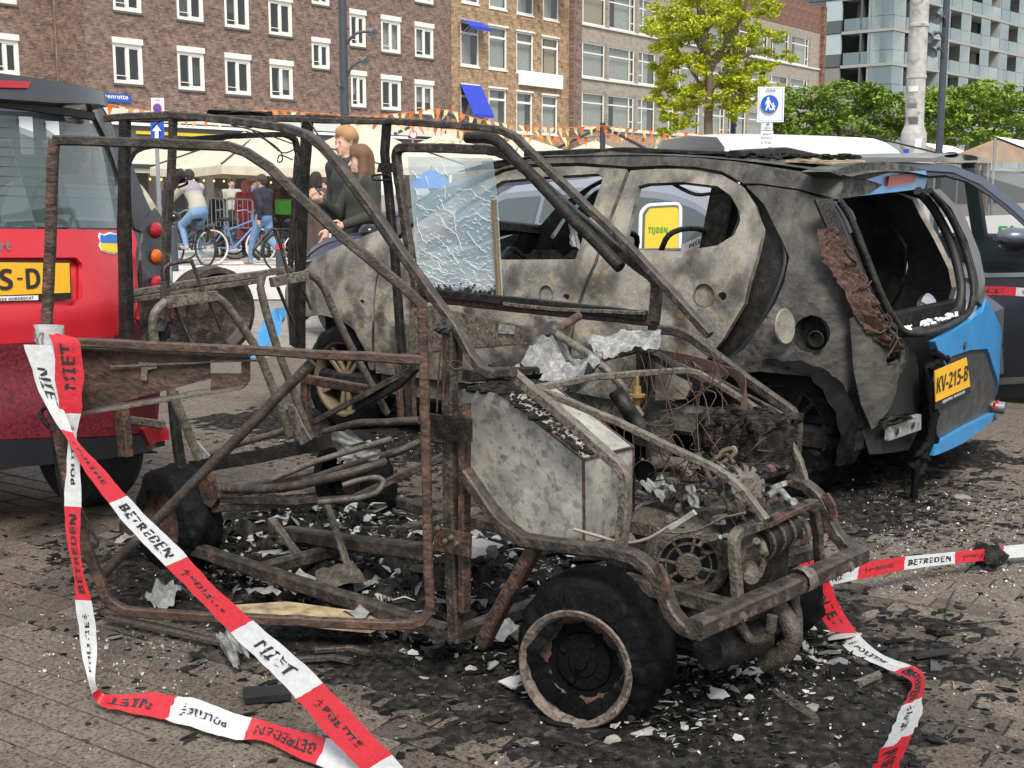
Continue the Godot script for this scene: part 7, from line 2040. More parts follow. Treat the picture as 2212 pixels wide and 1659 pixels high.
	mb = MB.new(); mb.slab(L(tg, [[1921, 381], [1981, 373], [1976, 393], [1918, 402]], 0.012), sn * 0.015); part("brake_light", mb, M.red_light, gate)
	mb = MB.new(); mb.slab([cp.call(-0.06, 0.32, 1.322), cp.call(0.12, 0.30, 1.335), cp.call(0.16, 0.6, 1.352), cp.call(0.0, 0.85, 1.342), cp.call(-0.10, 0.6, 1.325)], Vector3(0, 0.008, 0)); part("scorched_patch", mb, M.tan_burn, roof)
	# hatch opening
	var hr := []
	for q in [[1811, 434], [1836, 474], [1868, 553], [1905, 646], [1931, 693], [1961, 720], [2021, 714], [2081, 684], [2098, 650], [2097, 600], [2075, 520], [2040, 452], [2006, 412]]:
		var r := rear_px([q])[0]; hr.append(rp(r.x, r.y, -0.005))
	var hf := MB.new(); hf.tube(spline(hr, 4), 0.014, 8); part("hatch_frame", hf, S, t)
	var rim2 := []
	for p in hr: rim2.append(p + hu * 0.05)
	var hf2 := MB.new(); hf2.tube(spline(rim2, 4), 0.02, 8); part("hatch_seal", hf2, M.black, t)
	mb = MB.new()
	for k in 40:
		var e: Vector3 = hr[5].lerp(hr[7], rng.randf())
		mb.ball(e + hu * rng.randf_range(0.0, 0.05) + Vector3(0, 0.012, 0), Vector3(0.008, 0.006, 0.008) * rng.randf_range(0.5, 1.5), 5, 0.4, rng)
	part("glass_crumbs", mb, M.crack, t).set_meta("kind", "stuff")
	# right rear lamp pillar
	part("lamp_pillar", bent_panel(rear_px([[2006, 410], [2045, 450], [2080, 520], [2100, 590], [2101, 650], [2112, 660], [2117, 600], [2106, 545], [2072, 460], [2020, 408]]), [], func(v, y): return rp(v, y, -0.02), hu, 0.03, 0.1, 0), M.grey_plastic, t)
	# scorched lamp recess with hanging insulation
	part("lamp_recess", bent_panel(rear_px([[1772, 430], [1808, 432], [1834, 476], [1866, 556], [1903, 650], [1930, 697], [1955, 722], [1942, 772], [1880, 700], [1850, 610], [1815, 530]]), [], func(v, y): return rp(v, y, 0.02), hu, 0.02, 0.08, 0), S, t)
	var wz := FastNoiseLite.new(); wz.seed = 4; wz.frequency = 1.0; wz.fractal_octaves = 4
	var spine := [[1782, 492, 20], [1800, 530, 34], [1822, 575, 36], [1842, 620, 34], [1862, 665, 38], [1888, 702, 40], [1912, 732, 30], [1930, 756, 8]]
	var G := []
	for i in 57:
		var f := i / 8.0
		var k := mini(int(f), 6)
		var a := Vector3(spine[k][0], spine[k][1], spine[k][2]).lerp(Vector3(spine[k + 1][0], spine[k + 1][1], spine[k + 1][2]), f - k)
		var row := []
		for j in 25:
			var w := (j / 12.0 - 1.0) * a.z * 0.68 * (1.0 + 0.35 * wz.get_noise_1d(i * 0.5 + (40 if j > 12 else 0)))
			var r := rear_px([[a.x + w, a.y - w * 0.25]])[0]
			var e := 1.0 - pow(absf(j / 12.0 - 1.0), 3.0)
			row.append(rp(r.x, r.y, -0.004 - e * (0.02 + 0.05 * wz.get_noise_2d(i * 0.16, j * 0.16) + 0.012 * wz.get_noise_2d(i * 0.8, j * 0.8))))
		G.append(row)
	mb = MB.new(); mb.sheet(G); part("burnt_insulation", mb, M.wool, t)
	for k in 8:
		var x := rng.randf_range(1800, 1930)
		var y := 520 + (x - 1800) * 1.7 + rng.randf_range(-30, 30)
		var r := rear_px([[x, y]])[0]
		var p := rp(r.x, r.y, -0.03)
		pipe("fibre", [p, p + Vector3(rng.randf_range(-0.03, 0.03), -0.03, 0.01), p + Vector3(rng.randf_range(-0.05, 0.05), -rng.randf_range(0.05, 0.10), 0.02)], 0.004, M.wool if k % 2 else M.black, t, 4)
	# bracket panel below the lamp
	part("rear_panel", bent_panel(rear_px([[1838, 690], [1872, 668], [1905, 702], [1942, 738], [1948, 775], [1938, 850], [1926, 880], [1897, 920], [1886, 928], [1862, 872], [1846, 800]]), [rear_px([[1918, 764], [1966, 752], [1963, 780], [1918, 792]])], func(v, y): return rp(v, y, 0.005), hu, 0.01, 0.07, 0), Dk, t)
	part("rear_crush_plate", bent_panel(rear_px([[1925, 750], [1972, 740], [1972, 790], [1940, 850], [1928, 800]]), [rear_px([[1928, 762], [1964, 752], [1962, 778], [1930, 788]])], func(v, y): return rp(v, y, 0.03), hu, 0.01, 0.07, 0), Dk, t)
	part("rear_valance", bent_panel(rear_px([[1885, 920], [1926, 870], [1972, 760], [2000, 740], [2012, 800], [2012, 930], [1990, 975], [1905, 985]]), [], func(v, y): return rp(v, y, 0.05), hu, 0.01, 0.09, 0), M.black, t)
	# bumper
	var outer := func(v, y): return rp(v, y, -0.03)
	var bl := part("bumper", bent_panel(rear_px([[2004, 737], [2060, 705], [2108, 672], [2116, 645], [2142, 693], [2160, 740], [2162, 786], [2156, 860], [2140, 898], [2126, 892], [2140, 862], [2134, 800], [2118, 752], [2080, 755], [2040, 768], [2028, 790], [2012, 760]]), [], outer, hu, 0.03, 0.05, 0), M.blue_paint, t)
	part("bumper_centre", bent_panel(rear_px([[2040, 768], [2080, 755], [2118, 752], [2134, 800], [2140, 862], [2126, 892], [2070, 918], [2014, 945], [2012, 860], [2026, 792]]), [], func(v, y): return rp(v, y, -0.018), hu, 0.03, 0.05, 0), M.grey_plastic, bl)
	part("bumper_lip", bent_panel(rear_px([[2126, 890], [2125, 905], [2060, 955], [1995, 982], [1997, 962], [2020, 945], [2070, 918]]), [], func(v, y): return rp(v, y, -0.04), hu, 0.03, 0.05, 0), M.blue_paint, bl)
	part("reflector", bent_panel(rear_px([[2127, 870], [2136, 862], [2136, 874], [2127, 882]]), [], func(v, y): return rp(v, y, -0.045), hu, 0.01, 0.05, 0), M.red_light, bl)
	# number plate and its lettering, flat on the rear
	var pc := rear_px([[2056, 822]])[0]
	var po := rp(pc.x, pc.y, -0.032)
	var pn := -hu
	var pq := func(x, y, o := 0.0): return pp(x, y, po + pn * o, pn)
	mb = MB.new(); mb.slab(L(pq, [[2018, 801], [2086, 772], [2094, 834], [2020, 868]]), pn * 0.004)
	var plate := part("number_plate", mb, M.plate_yellow, bl)
	mb = MB.new(); mb.slab(L(pq, [[2019, 871], [2095, 836], [2095, 848], [2019, 884]]), pn * 0.003); part("plate_holder", mb, M.black, bl)
	var a0: Vector3 = pq.call(2023, 858, 0.006); var a1: Vector3 = pq.call(2090, 828, 0.006)
	var ey: Vector3 = Vector3.UP
	var wdt := (a1 - a0).length()
	var ex := (a1 - a0) / wdt
	mb = MB.new(); flat_text(mb, "KV-215-B", wdt * 0.17, a0 + ey * 0.012, ex, (ey - ex * ey.dot(ex)).normalized(), wdt); part("plate_number", mb, M.ink, plate)
	var c0: Vector3 = pq.call(2036, 873, 0.005); var c1: Vector3 = pq.call(2084, 850, 0.005)
	mb = MB.new(); flat_text(mb, "DIJKSTEIN  MAASSLUIS", 0.014, c0, (c1 - c0).normalized(), Vector3.UP, (c1 - c0).length()); part("dealer_lettering", mb, M.sign_white, bl)
	mb = MB.new(); mb.lathe(wheel_xf(rp_px(2067, 745, -0.034), -hu), [Vector2(0.016, 0), Vector2(0.014, 0.003), Vector2(0.0, 0.001)], 14); part("tow_cap", mb, M.burnt_dark, bl)
	# melted plastic dripping from the bumper's burnt end
	for q in [[[2020, 775], [2000, 790], [1990, 800], [1997, 850], [2000, 900], [1996, 950], [1985, 990]], [[2006, 760], [2030, 775], [2036, 768]], [[1990, 960], [1970, 990], [1966, 1030], [1964, 1075]], [[2000, 840], [2008, 880], [2004, 930], [2010, 960]], [[1992, 990], [1978, 1020], [1975, 1050]]]:
		var pts := []
		for w in q: pts.append(rp_px(w[0], w[1], -0.02))
		var mbd := MB.new()
		var pth := spline(pts, 4)
		var sc := []
		for k in pth.size(): sc.append(rng.randf_range(0.6, 1.5))
		mbd.tube(pth, 0.016, 7, sc); part("melted_drip", mbd, M.burnt_rubber, t)
	crumple("melted_flap", rp_px(1950, 985, -0.03), rp_px(1990, 970, -0.03), rp_px(1985, 1030, -0.03), rp_px(1955, 1040, -0.03), 0.03, M.burnt_rubber, t, 10)
	# bumper beam
	var bb0 := rp_px(1898, 925, 0.0); var bb1 := rp_px(1993, 918, 0.02)
	mb = MB.new(); mb.slab([rp_px(1922, 915, 0.0), rp_px(1990, 895, 0.0), rp_px(1990, 928, 0.0), rp_px(1922, 952, 0.0)], hu * 0.02)
	var beam := part("bumper_beam", mb, M.alu, t)
	for q in [[1938, 932], [1972, 918]]:
		mb = MB.new(); mb.lathe(wheel_xf(rp_px(q[0], q[1], -0.002), -hu), [Vector2(0.014, 0.0), Vector2(0.012, 0.002), Vector2(0.0, 0.002)], 12); part("beam_hole", mb, M.black, beam)
	crumple("char_lump", rp_px(1895, 905, -0.01), rp_px(1960, 890, -0.01), rp_px(1960, 905, -0.02), rp_px(1895, 925, -0.02), 0.02, M.char, t, 10)
	mb = MB.new(); mb.tube([cp.call(-0.34, 1.30, 0.26), cp.call(-0.52, 1.32, 0.25)], 0.028, 14); part("exhaust", mb, M.steel, t)
	lump("underbody", cp.call(-0.12, 1.05, 0.24), Vector3(0.30, 0.19, 0.30), M.soot_black, t, 0.03, 20)
	# fuel filler: dark well and the flap standing open
	mb = MB.new(); mb.lathe(wheel_xf(sp(fh.x, fh.y, 0.0), -hv), [Vector2(0.066, 0.0), Vector2(0.06, -0.02), Vector2(0.055, -0.05), Vector2(0.0, -0.055)], 24, func(p, a): return Vector3(p.x, p.y, p.z * 1.12)); var well := part("filler_well", mb, S, t)
	mb = MB.new(); mb.lathe(wheel_xf(sp(fh.x - 0.01, fh.y - 0.02, 0.0), -hv), [Vector2(0.034, -0.05), Vector2(0.034, -0.02), Vector2(0.028, -0.018), Vector2(0.026, -0.045), Vector2(0, -0.045)], 18); part("filler_neck", mb, M.black, well)
	var fp := sp_px(1706, 703, -0.045)
	mb = MB.new(); mb.lathe(wheel_xf(fp, (-hu * 0.90 + hv * -0.30 + Vector3(0, 0.1, 0)).normalized()), [Vector2(0.0, -0.004), Vector2(0.06, -0.004), Vector2(0.064, 0.0), Vector2(0.06, 0.006), Vector2(0, 0.006)], 24, func(p, a): return Vector3(p.x * 0.85, p.y, p.z * 1.1)); part("filler_flap", mb, P, well)
	# bonnet bent up over the front, scuttle and a scrap of blue trim in front
	crumple("bonnet", cp.call(3.0, 0.15, 0.78), cp.call(2.1, 0.10, 0.98), cp.call(2.1, 1.40, 1.0), cp.call(3.0, 1.30, 0.82), 0.02, P, t, 12, 0.05)
	sqbar("scuttle", [cp.call(2.15, 0.12, 0.98), cp.call(2.12, 0.76, 1.05), cp.call(2.15, 1.4, 1.0)], 0.08, 0.06, S, t)
	crumple("blue_scrap", cp.call(2.98, 0.10, 0.34), cp.call(3.2, 0.15, 0.30), cp.call(3.2, 0.3, 0.55), cp.call(3.0, 0.3, 0.60), 0.03, M.blue_paint, t, 8)
	# cabin: seat frames, burnt dashboard and lumps
	for q in [[1.15, 0.42], [1.15, 1.1], [0.35, 0.5], [0.35, 1.0]]:
		mb = MB.new()
		var w := 0.22
		mb.tube(spline([cp.call(q[0], q[1] - w, 0.5), cp.call(q[0] - 0.12, q[1] - w, 0.9), cp.call(q[0] - 0.16, q[1] - w * 0.7, 1.02), cp.call(q[0] - 0.16, q[1] + w * 0.7, 1.02), cp.call(q[0] - 0.12, q[1] + w, 0.9), cp.call(q[0], q[1] + w, 0.5)], 4), 0.014, 8)
		var se := part("seat_frame", mb, S, t)
		mb = MB.new(); mb.box(Transform3D(car, cp.call(q[0] + 0.15, q[1], 0.44)), Vector3(0.45, 0.10, 0.44), 0.04); part("seat_base", mb, M.char, se)
	mb = MB.new(); mb.slab([cp.call(1.02, 0.2, 0.6), cp.call(1.12, 0.2, 0.6), cp.call(0.92, 0.24, 1.25), cp.call(0.84, 0.24, 1.25)], hv * 0.03); part("belt_pillar", mb, S, t)
	mb = MB.new(); mb.slab([cp.call(1.02, 1.3, 0.4), cp.call(1.14, 1.3, 0.4), cp.call(0.94, 1.26, 1.3), cp.call(0.82, 1.26, 1.3)], hv * 0.03); part("belt_pillar", mb, S, t)
	for k in 16:
		lump("charred_lump", cp.call(rng.randf_range(1.5, 2.05), rng.randf_range(0.2, 1.3), rng.randf_range(0.72, 0.86)), Vector3(0.12, 0.08, 0.12) * rng.randf_range(0.6, 1.2), M.char, t, 0.25, 12)
	crumple("peeled_sheet", sp_px(1142, 462, 0.3), sp_px(1160, 465, 0.3), sp_px(1172, 545, 0.3), sp_px(1152, 535, 0.3), 0.02, M.alu, t, 8)
	mb = MB.new(); mb.box(Transform3D(car, cp.call(1.85, 0.76, 0.68)), Vector3(0.35, 0.16, 1.2), 0.05); part("dashboard", mb, M.char, t)
	sqbar("steering_ring", [cp.call(1.55, 0.25, 0.86), cp.call(1.58, 0.40, 0.96), cp.call(1.55, 0.55, 0.86), cp.call(1.50, 0.40, 0.74), cp.call(1.55, 0.25, 0.86)], 0.02, 0.02, S, t, 0.06)
	# wheels
	for q in [[0.0, 0.06, 0], [0.0, 1.42, 1], [2.4, 0.05, 0], [2.4, 1.45, 1]]:
		var wxf := wheel_xf(cp.call(q[0], q[1] + (0.09 if q[2] == 0 else -0.09), 0.275), -hv if q[2] == 0 else hv)
		var ty := part("wheel", lumpy_tyre(wxf, 0.19, 0.278, 0.085, 0.012 if q[0] > 1 else 0.02), M.burnt_rubber, t)
		mb = MB.new()
		mb.lathe(wxf, [Vector2(0.19, -0.07), Vector2(0.19, 0.06), Vector2(0.196, 0.075), Vector2(0.182, 0.076), Vector2(0.175, 0.05), Vector2(0.172, -0.05)], 40)
		mb.lathe(wxf, [Vector2(0.05, 0.02), Vector2(0.045, 0.05), Vector2(0.0, 0.052)], 20)
		for k in 5:
			for e in [-0.16, 0.16]:
				var a: float = TAU * k / 5 + 0.3
				mb.bar([wxf * Vector3(cos(a + e * 2.0) * 0.04, 0.04, sin(a + e * 2.0) * 0.04), wxf * Vector3(cos(a + e) * 0.18, 0.05, sin(a + e) * 0.18)], 0.022, 0.02, wxf.basis.y)
		part("rim", mb, plain(lin(0.17, 0.13, 0.085), 0.6, 0.3) if q[0] > 1 else M.soot_metal, ty)
		mb = MB.new(); mb.lathe(wxf, [Vector2(0.175, -0.01), Vector2(0.0, -0.01)], 24); part("brake_drum", mb, M.black, ty)
	# loose tyre carcass hanging off the near rear wheel
	mb = MB.new()
	var nz := FastNoiseLite.new(); nz.seed = 9; nz.frequency = 1.3
	var TC := []
	for i in 49:
		var row := []
		for j in 9:
			var a := lerpf(-0.35, 1.75, i / 48.0); var v := lerpf(-0.01, 0.19, j / 8.0)
			var r := 0.302 + nz.get_noise_2d(a * 2, v * 8) * 0.022 - 0.025 * pow((j - 4) / 4.0, 2.0)
			var p: Vector3 = cp.call(-cos(a) * r, v, 0.285 + sin(a) * r)
			p.y = maxf(p.y, 0.01)
			row.append(p)
		TC.append(row)
	mb.sheet(TC)
	part("tyre_carcass", mb, M.burnt_rubber, t)
func sp_px(x: float, y: float, deep := 0.0) -> Vector3:
	var q := side_px([[x, y]])[0]
	return sp(q.x, q.y, deep)
func rp_px(x: float, y: float, deep := 0.0) -> Vector3:
	var q := rear_px([[x, y]])[0]
	return rp(q.x, q.y, deep)
# points of the photo on a curved skin: plane o + n * off(a, b) with a along e
func skin_px(pts: Array, o: Vector3, e: Vector3, n: Vector3, off: Callable) -> PackedVector2Array:
	var out := PackedVector2Array()
	for p in pts:
		var k := 0.0
		var q := Vector3.ZERO
		for i in 14:
			q = pp(p[0], p[1], o + n * k, n)
			k = lerpf(k, off.call((q - o).dot(e), q.y), 0.5)
		out.append(Vector2((q - o).dot(e), q.y))
	return ccw(out)
func make_red_car():
	var eR := Vector3(0.67, 0, -0.742); var eF := Vector3(-0.742, 0, -0.67)
	var o := Vector3(-1.79, 0, -4.05)
	M.red_paint = plain(lin(0.52, 0.010, 0.022), 0.28, 0.1); M.red_paint.clearcoat_enabled = true; M.red_paint.clearcoat = 0.7
	M.dark_red = surf(layered(256, [[71, 0.12, 3, 2, [[0.0, lin(0.05, 0.004, 0.008)], [0.5, lin(0.12, 0.008, 0.016)], [1.0, lin(0.17, 0.012, 0.024)]]]]), 0.25, 0.5)
	M.gloss_black = plain(lin(0.010, 0.010, 0.013), 0.15); M.gloss_black.clearcoat_enabled = true
	M.tail_glass = glassy(Color(0.30, 0.36, 0.36), 0.42, 0.02)
	M.tail_red = plain(lin(0.32, 0.012, 0.02), 0.12); M.tail_orange = plain(lin(0.50, 0.10, 0.01), 0.2)
	var off := func(s: float, y: float) -> float:
		var k := 0.16 * pow(minf(absf(s), 0.82) / 0.74, 4.0)
		if y > 0.82: k += (minf(y, 1.7) - 0.82) * 0.30
		elif y < 0.62: k -= 0.035 * smoothstep(0.62, 0.5, y)
		return k
	var at := func(s, y): return o + eR * s + eF * off.call(s, y) + Vector3(0, y, 0)
	var outw := func(k: float): return func(s, y): return o + eR * s + eF * (off.call(s, y) - k) + Vector3(0, y, 0)
	var t := thing("red_microvan", "short red city car with black roof, seen from behind with its yellow plate", "car", o + eF * 1.0, "", atan2(eF.x, eF.z))
	var pan := func(called: String, px: Array, m: Material, k := 0.0, par: Node3D = null, th := 0.02, holes := []) -> MeshInstance3D:
		var hl := []
		for h in holes: hl.append(skin_px(h, o, eR, eF, off))
		return part(called, bent_panel(skin_px(px, o, eR, eF, off), hl, outw.call(k), eF, th, 0.07, 0), m, par if par else t)
	pan.call("tailgate", [[-40, 494], [150, 495], [288, 497], [296, 520], [300, 620], [290, 690], [240, 728], [100, 738], [-40, 745]], M.red_paint, 0.0, null, 0.02, [[[-30, 556], [165, 556], [178, 570], [178, 640], [160, 660], [-30, 664]]])
	pan.call("plate_recess", [[-34, 550], [170, 552], [182, 570], [182, 645], [162, 666], [-34, 670]], M.red_paint, -0.03)
	var win := pan.call("rear_window", [[-40, 238], [100, 243], [207, 250], [230, 300], [262, 390], [290, 492], [150, 491], [-40, 490]], M.tail_glass, -0.012, null, 0.006) as MeshInstance3D
	for k in 8:
		var mb := MB.new()
		var a = skin_px([[0, 275 + k * 21], [120, 279 + k * 21], [215 + k * 7, 284 + k * 21]], o, eR, eF, off)
		var pts := []
		for q in a: pts.append((outw.call(-0.010) as Callable).call(q.x, q.y))
		pts.sort_custom(func(x, y): return x.dot(eR) < y.dot(eR))
		mb.tube(pts, 0.0012, 3); part("heating_wire", mb, plain(lin(0.06, 0.03, 0.02), 0.5), win)
	pan.call("window_trim", [[190, 222], [214, 215], [240, 262], [292, 372], [318, 440], [334, 470], [305, 500], [292, 494], [262, 388], [230, 298]], M.gloss_black, 0.002)
	pan.call("spoiler", [[-40, 158], [20, 166], [80, 174], [150, 186], [200, 199], [214, 214], [212, 232], [190, 226], [100, 224], [-40, 214]], M.gloss_black, 0.07, null, 0.08)
	pan.call("brake_light", [[-40, 176], [44, 179], [38, 193], [-40, 191]], M.tail_red, 0.078)
	var mb2 := MB.new()
	var wp := []
	for q in [[-20, 222], [60, 232], [140, 243], [195, 252]]:
		var a = skin_px([q], o, eR, eF, off)[0]; wp.append((outw.call(0.02) as Callable).call(a.x, a.y))
	mb2.bar(wp, 0.02, 0.03, Vector3.UP); part("wiper", mb2, M.black, t)
	# lamp column
	var hs := pan.call("lamp_housing", [[304, 500], [312, 470], [330, 448], [346, 500], [350, 560], [346, 618], [330, 634], [306, 626], [300, 560]], M.gloss_black, 0.02) as MeshInstance3D
	for q in [[329, 497, 16, 19, M.tail_red], [330, 554, 15.5, 18, M.tail_orange], [330, 611, 16, 18, M.tail_red]]:
		var c = skin_px([[q[0], q[1]]], o, eR, eF, off)[0]
		var mb := MB.new(); var r: float = q[3] / 610.0
		mb.lathe(wheel_xf((outw.call(0.024) as Callable).call(c.x, c.y), (-eF + eR * 0.35).normalized()), [Vector2(r, 0.0), Vector2(r * 0.96, 0.008), Vector2(r * 0.6, 0.018), Vector2(0, 0.022)], 24); part("tail_lamp", mb, q[4], hs)
	pan.call("side_shoulder", [[344, 470], [352, 520], [356, 640], [350, 760], [330, 760], [300, 690], [300, 628], [332, 636], [348, 618], [352, 560]], M.red_paint, 0.0)
	pan.call("bumper", [[-40, 746], [100, 740], [240, 730], [292, 692], [330, 762], [346, 800], [338, 920], [280, 938], [100, 944], [-40, 950]], M.dark_red, 0.01)
	pan.call("bumper_skirt", [[-40, 951], [100, 946], [280, 940], [350, 926], [352, 962], [200, 992], [-40, 1014]], M.gloss_black, 0.015)
	pan.call("bumper_cheek", [[300, 925], [342, 905], [358, 930], [358, 948], [318, 960]], M.red_paint, 0.024)
	# plate
	var pc = skin_px([[80, 602]], o, eR, eF, off)[0]
	var po: Vector3 = (outw.call(0.0) as Callable).call(pc.x, pc.y)
	var pq := func(x, y, k := 0.0): return pp(x, y, po - eF * k, eF)
	mb2 = MB.new(); mb2.slab(L(pq, [[-60, 566], [148, 568], [150, 632], [-60, 640]]), -eF * 0.006); var pl := part("number_plate", mb2, M.plate_yellow, t)
	mb2 = MB.new(); mb2.slab(L(pq, [[-60, 562], [151, 564], [153, 646], [-60, 654]]), -eF * 0.004); part("plate_frame", mb2, M.black, t)
	for q in [["S", 0, 29, 581, 627], ["-", 37, 49, 600, 604], ["D", 57, 88, 580, 624]]:
		var a: Vector3 = pq.call(q[1], q[4], 0.009); var b: Vector3 = pq.call(q[2], q[4], 0.009); var c: Vector3 = pq.call(q[1], q[3], 0.009)
		mb2 = MB.new(); flat_text(mb2, q[0], (c.y - a.y), a, eR, Vector3.UP, (b - a).length(), false, true); part("plate_letter", mb2, M.ink, pl)
	mb2 = MB.new(); mb2.slab(L(pq, [[-60, 642], [82, 638], [82, 648], [-60, 652]], 0.004), -eF * 0.002); part("dealer_strip", mb2, M.sign_white, t)
	var d0: Vector3 = pq.call(-8, 650.5, 0.008); var d1: Vector3 = pq.call(73, 646.5, 0.008)
	mb2 = MB.new(); flat_text(mb2, "VEDE DORDRECHT", 0.010, d0, (d1 - d0).normalized(), Vector3.UP, (d1 - d0).length()); part("dealer_lettering", mb2, M.ink, t)
	# maker's lettering and the flag sticker
	var lt := func(x, y, k := 0.0) -> Vector3:
		var a = skin_px([[x, y]], o, eR, eF, off)[0]
		return (outw.call(k) as Callable).call(a.x, a.y)
	var l0: Vector3 = lt.call(0, 541, 0.004)
	mb2 = MB.new(); flat_text(mb2, "rt", 0.030, l0, eR, Vector3.UP, 0.036); part("badge_lettering", mb2, M.steel, t)
	var shape := [[216, 504], [224, 508], [236, 503], [250, 506], [262, 504], [276, 507], [281, 514], [279, 526], [283, 532], [278, 543], [268, 546], [258, 542], [246, 547], [232, 545], [220, 540], [215, 530], [218, 522], [214, 512]]
	var big := []
	for q in shape: big.append([248 + (q[0] - 248) * 1.06, 525 + (q[1] - 525) * 1.09])
	pan.call("sticker_edge", big, M.sign_white, 0.003, null, 0.002)
	pan.call("sticker_blue", [[217, 506], [224, 509], [236, 505], [250, 507], [262, 505], [276, 508], [280, 514], [278, 525], [217, 524], [215, 512]], plain(lin(0.02, 0.13, 0.5), 0.4), 0.006, null, 0.002)
	pan.call("sticker_yellow", [[217, 525], [278, 526], [281, 532], [277, 542], [268, 545], [258, 541], [246, 546], [232, 544], [220, 539], [216, 530]], plain(lin(0.8, 0.52, 0.02), 0.4), 0.006, null, 0.002)
	# body behind the skin: dark cabin, roof, wheels
	var cb2 := Basis(eR, Vector3.UP, -eF)
	mb2 = MB.new(); mb2.box(Transform3D(cb2, o + eF * 1.2 + Vector3(0, 0.50, 0)), Vector3(1.44, 0.56, 2.0), 0.1); part("body", mb2, M.red_paint, t)
	mb2 = MB.new(); mb2.box(Transform3D(cb2, o + eF * 1.0 + Vector3(0, 1.46, 0)), Vector3(1.16, 0.10, 1.5), 0.04); part("roof", mb2, M.gloss_black, t)
	for s in [-0.4, 0.35]:
		mb2 = MB.new(); mb2.box(Transform3D(cb2, o + eR * s + eF * 0.85 + Vector3(0, 1.02, 0)), Vector3(0.42, 0.5, 0.14), 0.06); part("seat", mb2, M.sill, t)
	for s in [-0.66, 0.66]:
		mb2 = MB.new(); mb2.bar([o + eR * s + eF * 0.45 + Vector3(0, 0.8, 0), o + eR * s * 0.88 + eF * 0.62 + Vector3(0, 1.44, 0)], 0.08, 0.14); part("pillar", mb2, M.gloss_black, t)
		mb2 = MB.new(); mb2.bar([o + eR * s + eF * 2.1 + Vector3(0, 0.8, 0), o + eR * s * 0.88 + eF * 1.7 + Vector3(0, 1.44, 0)], 0.08, 0.10); part("pillar", mb2, M.gloss_black, t)
		for f in [0.42, 2.0]:
			var wx := wheel_xf(o + eR * s * 0.98 + eF * f + Vector3(0, 0.29, 0), eR * signf(s))
			mb2 = MB.new(); mb2.lathe(wx, [Vector2(0.18, -0.09), Vector2(0.27, -0.09), Vector2(0.29, -0.06), Vector2(0.29, 0.06), Vector2(0.27, 0.09), Vector2(0.18, 0.09), Vector2(0, 0.07)], 36); part("wheel", mb2, M.rubber, t)
	for q in [[92, 258, 150, 345], [35, 250, 92, 335]]:
		mb2 = MB.new(); var c: Vector3 = lt.call((q[0] + q[2]) / 2.0, (q[1] + q[3]) / 2.0, -0.02)
		mb2.box(Transform3D(cb2.rotated(Vector3.UP, 0.02), c), Vector3(0.05, 0.13, 0.002)); part("window_paper", mb2, M.sign_white, win)

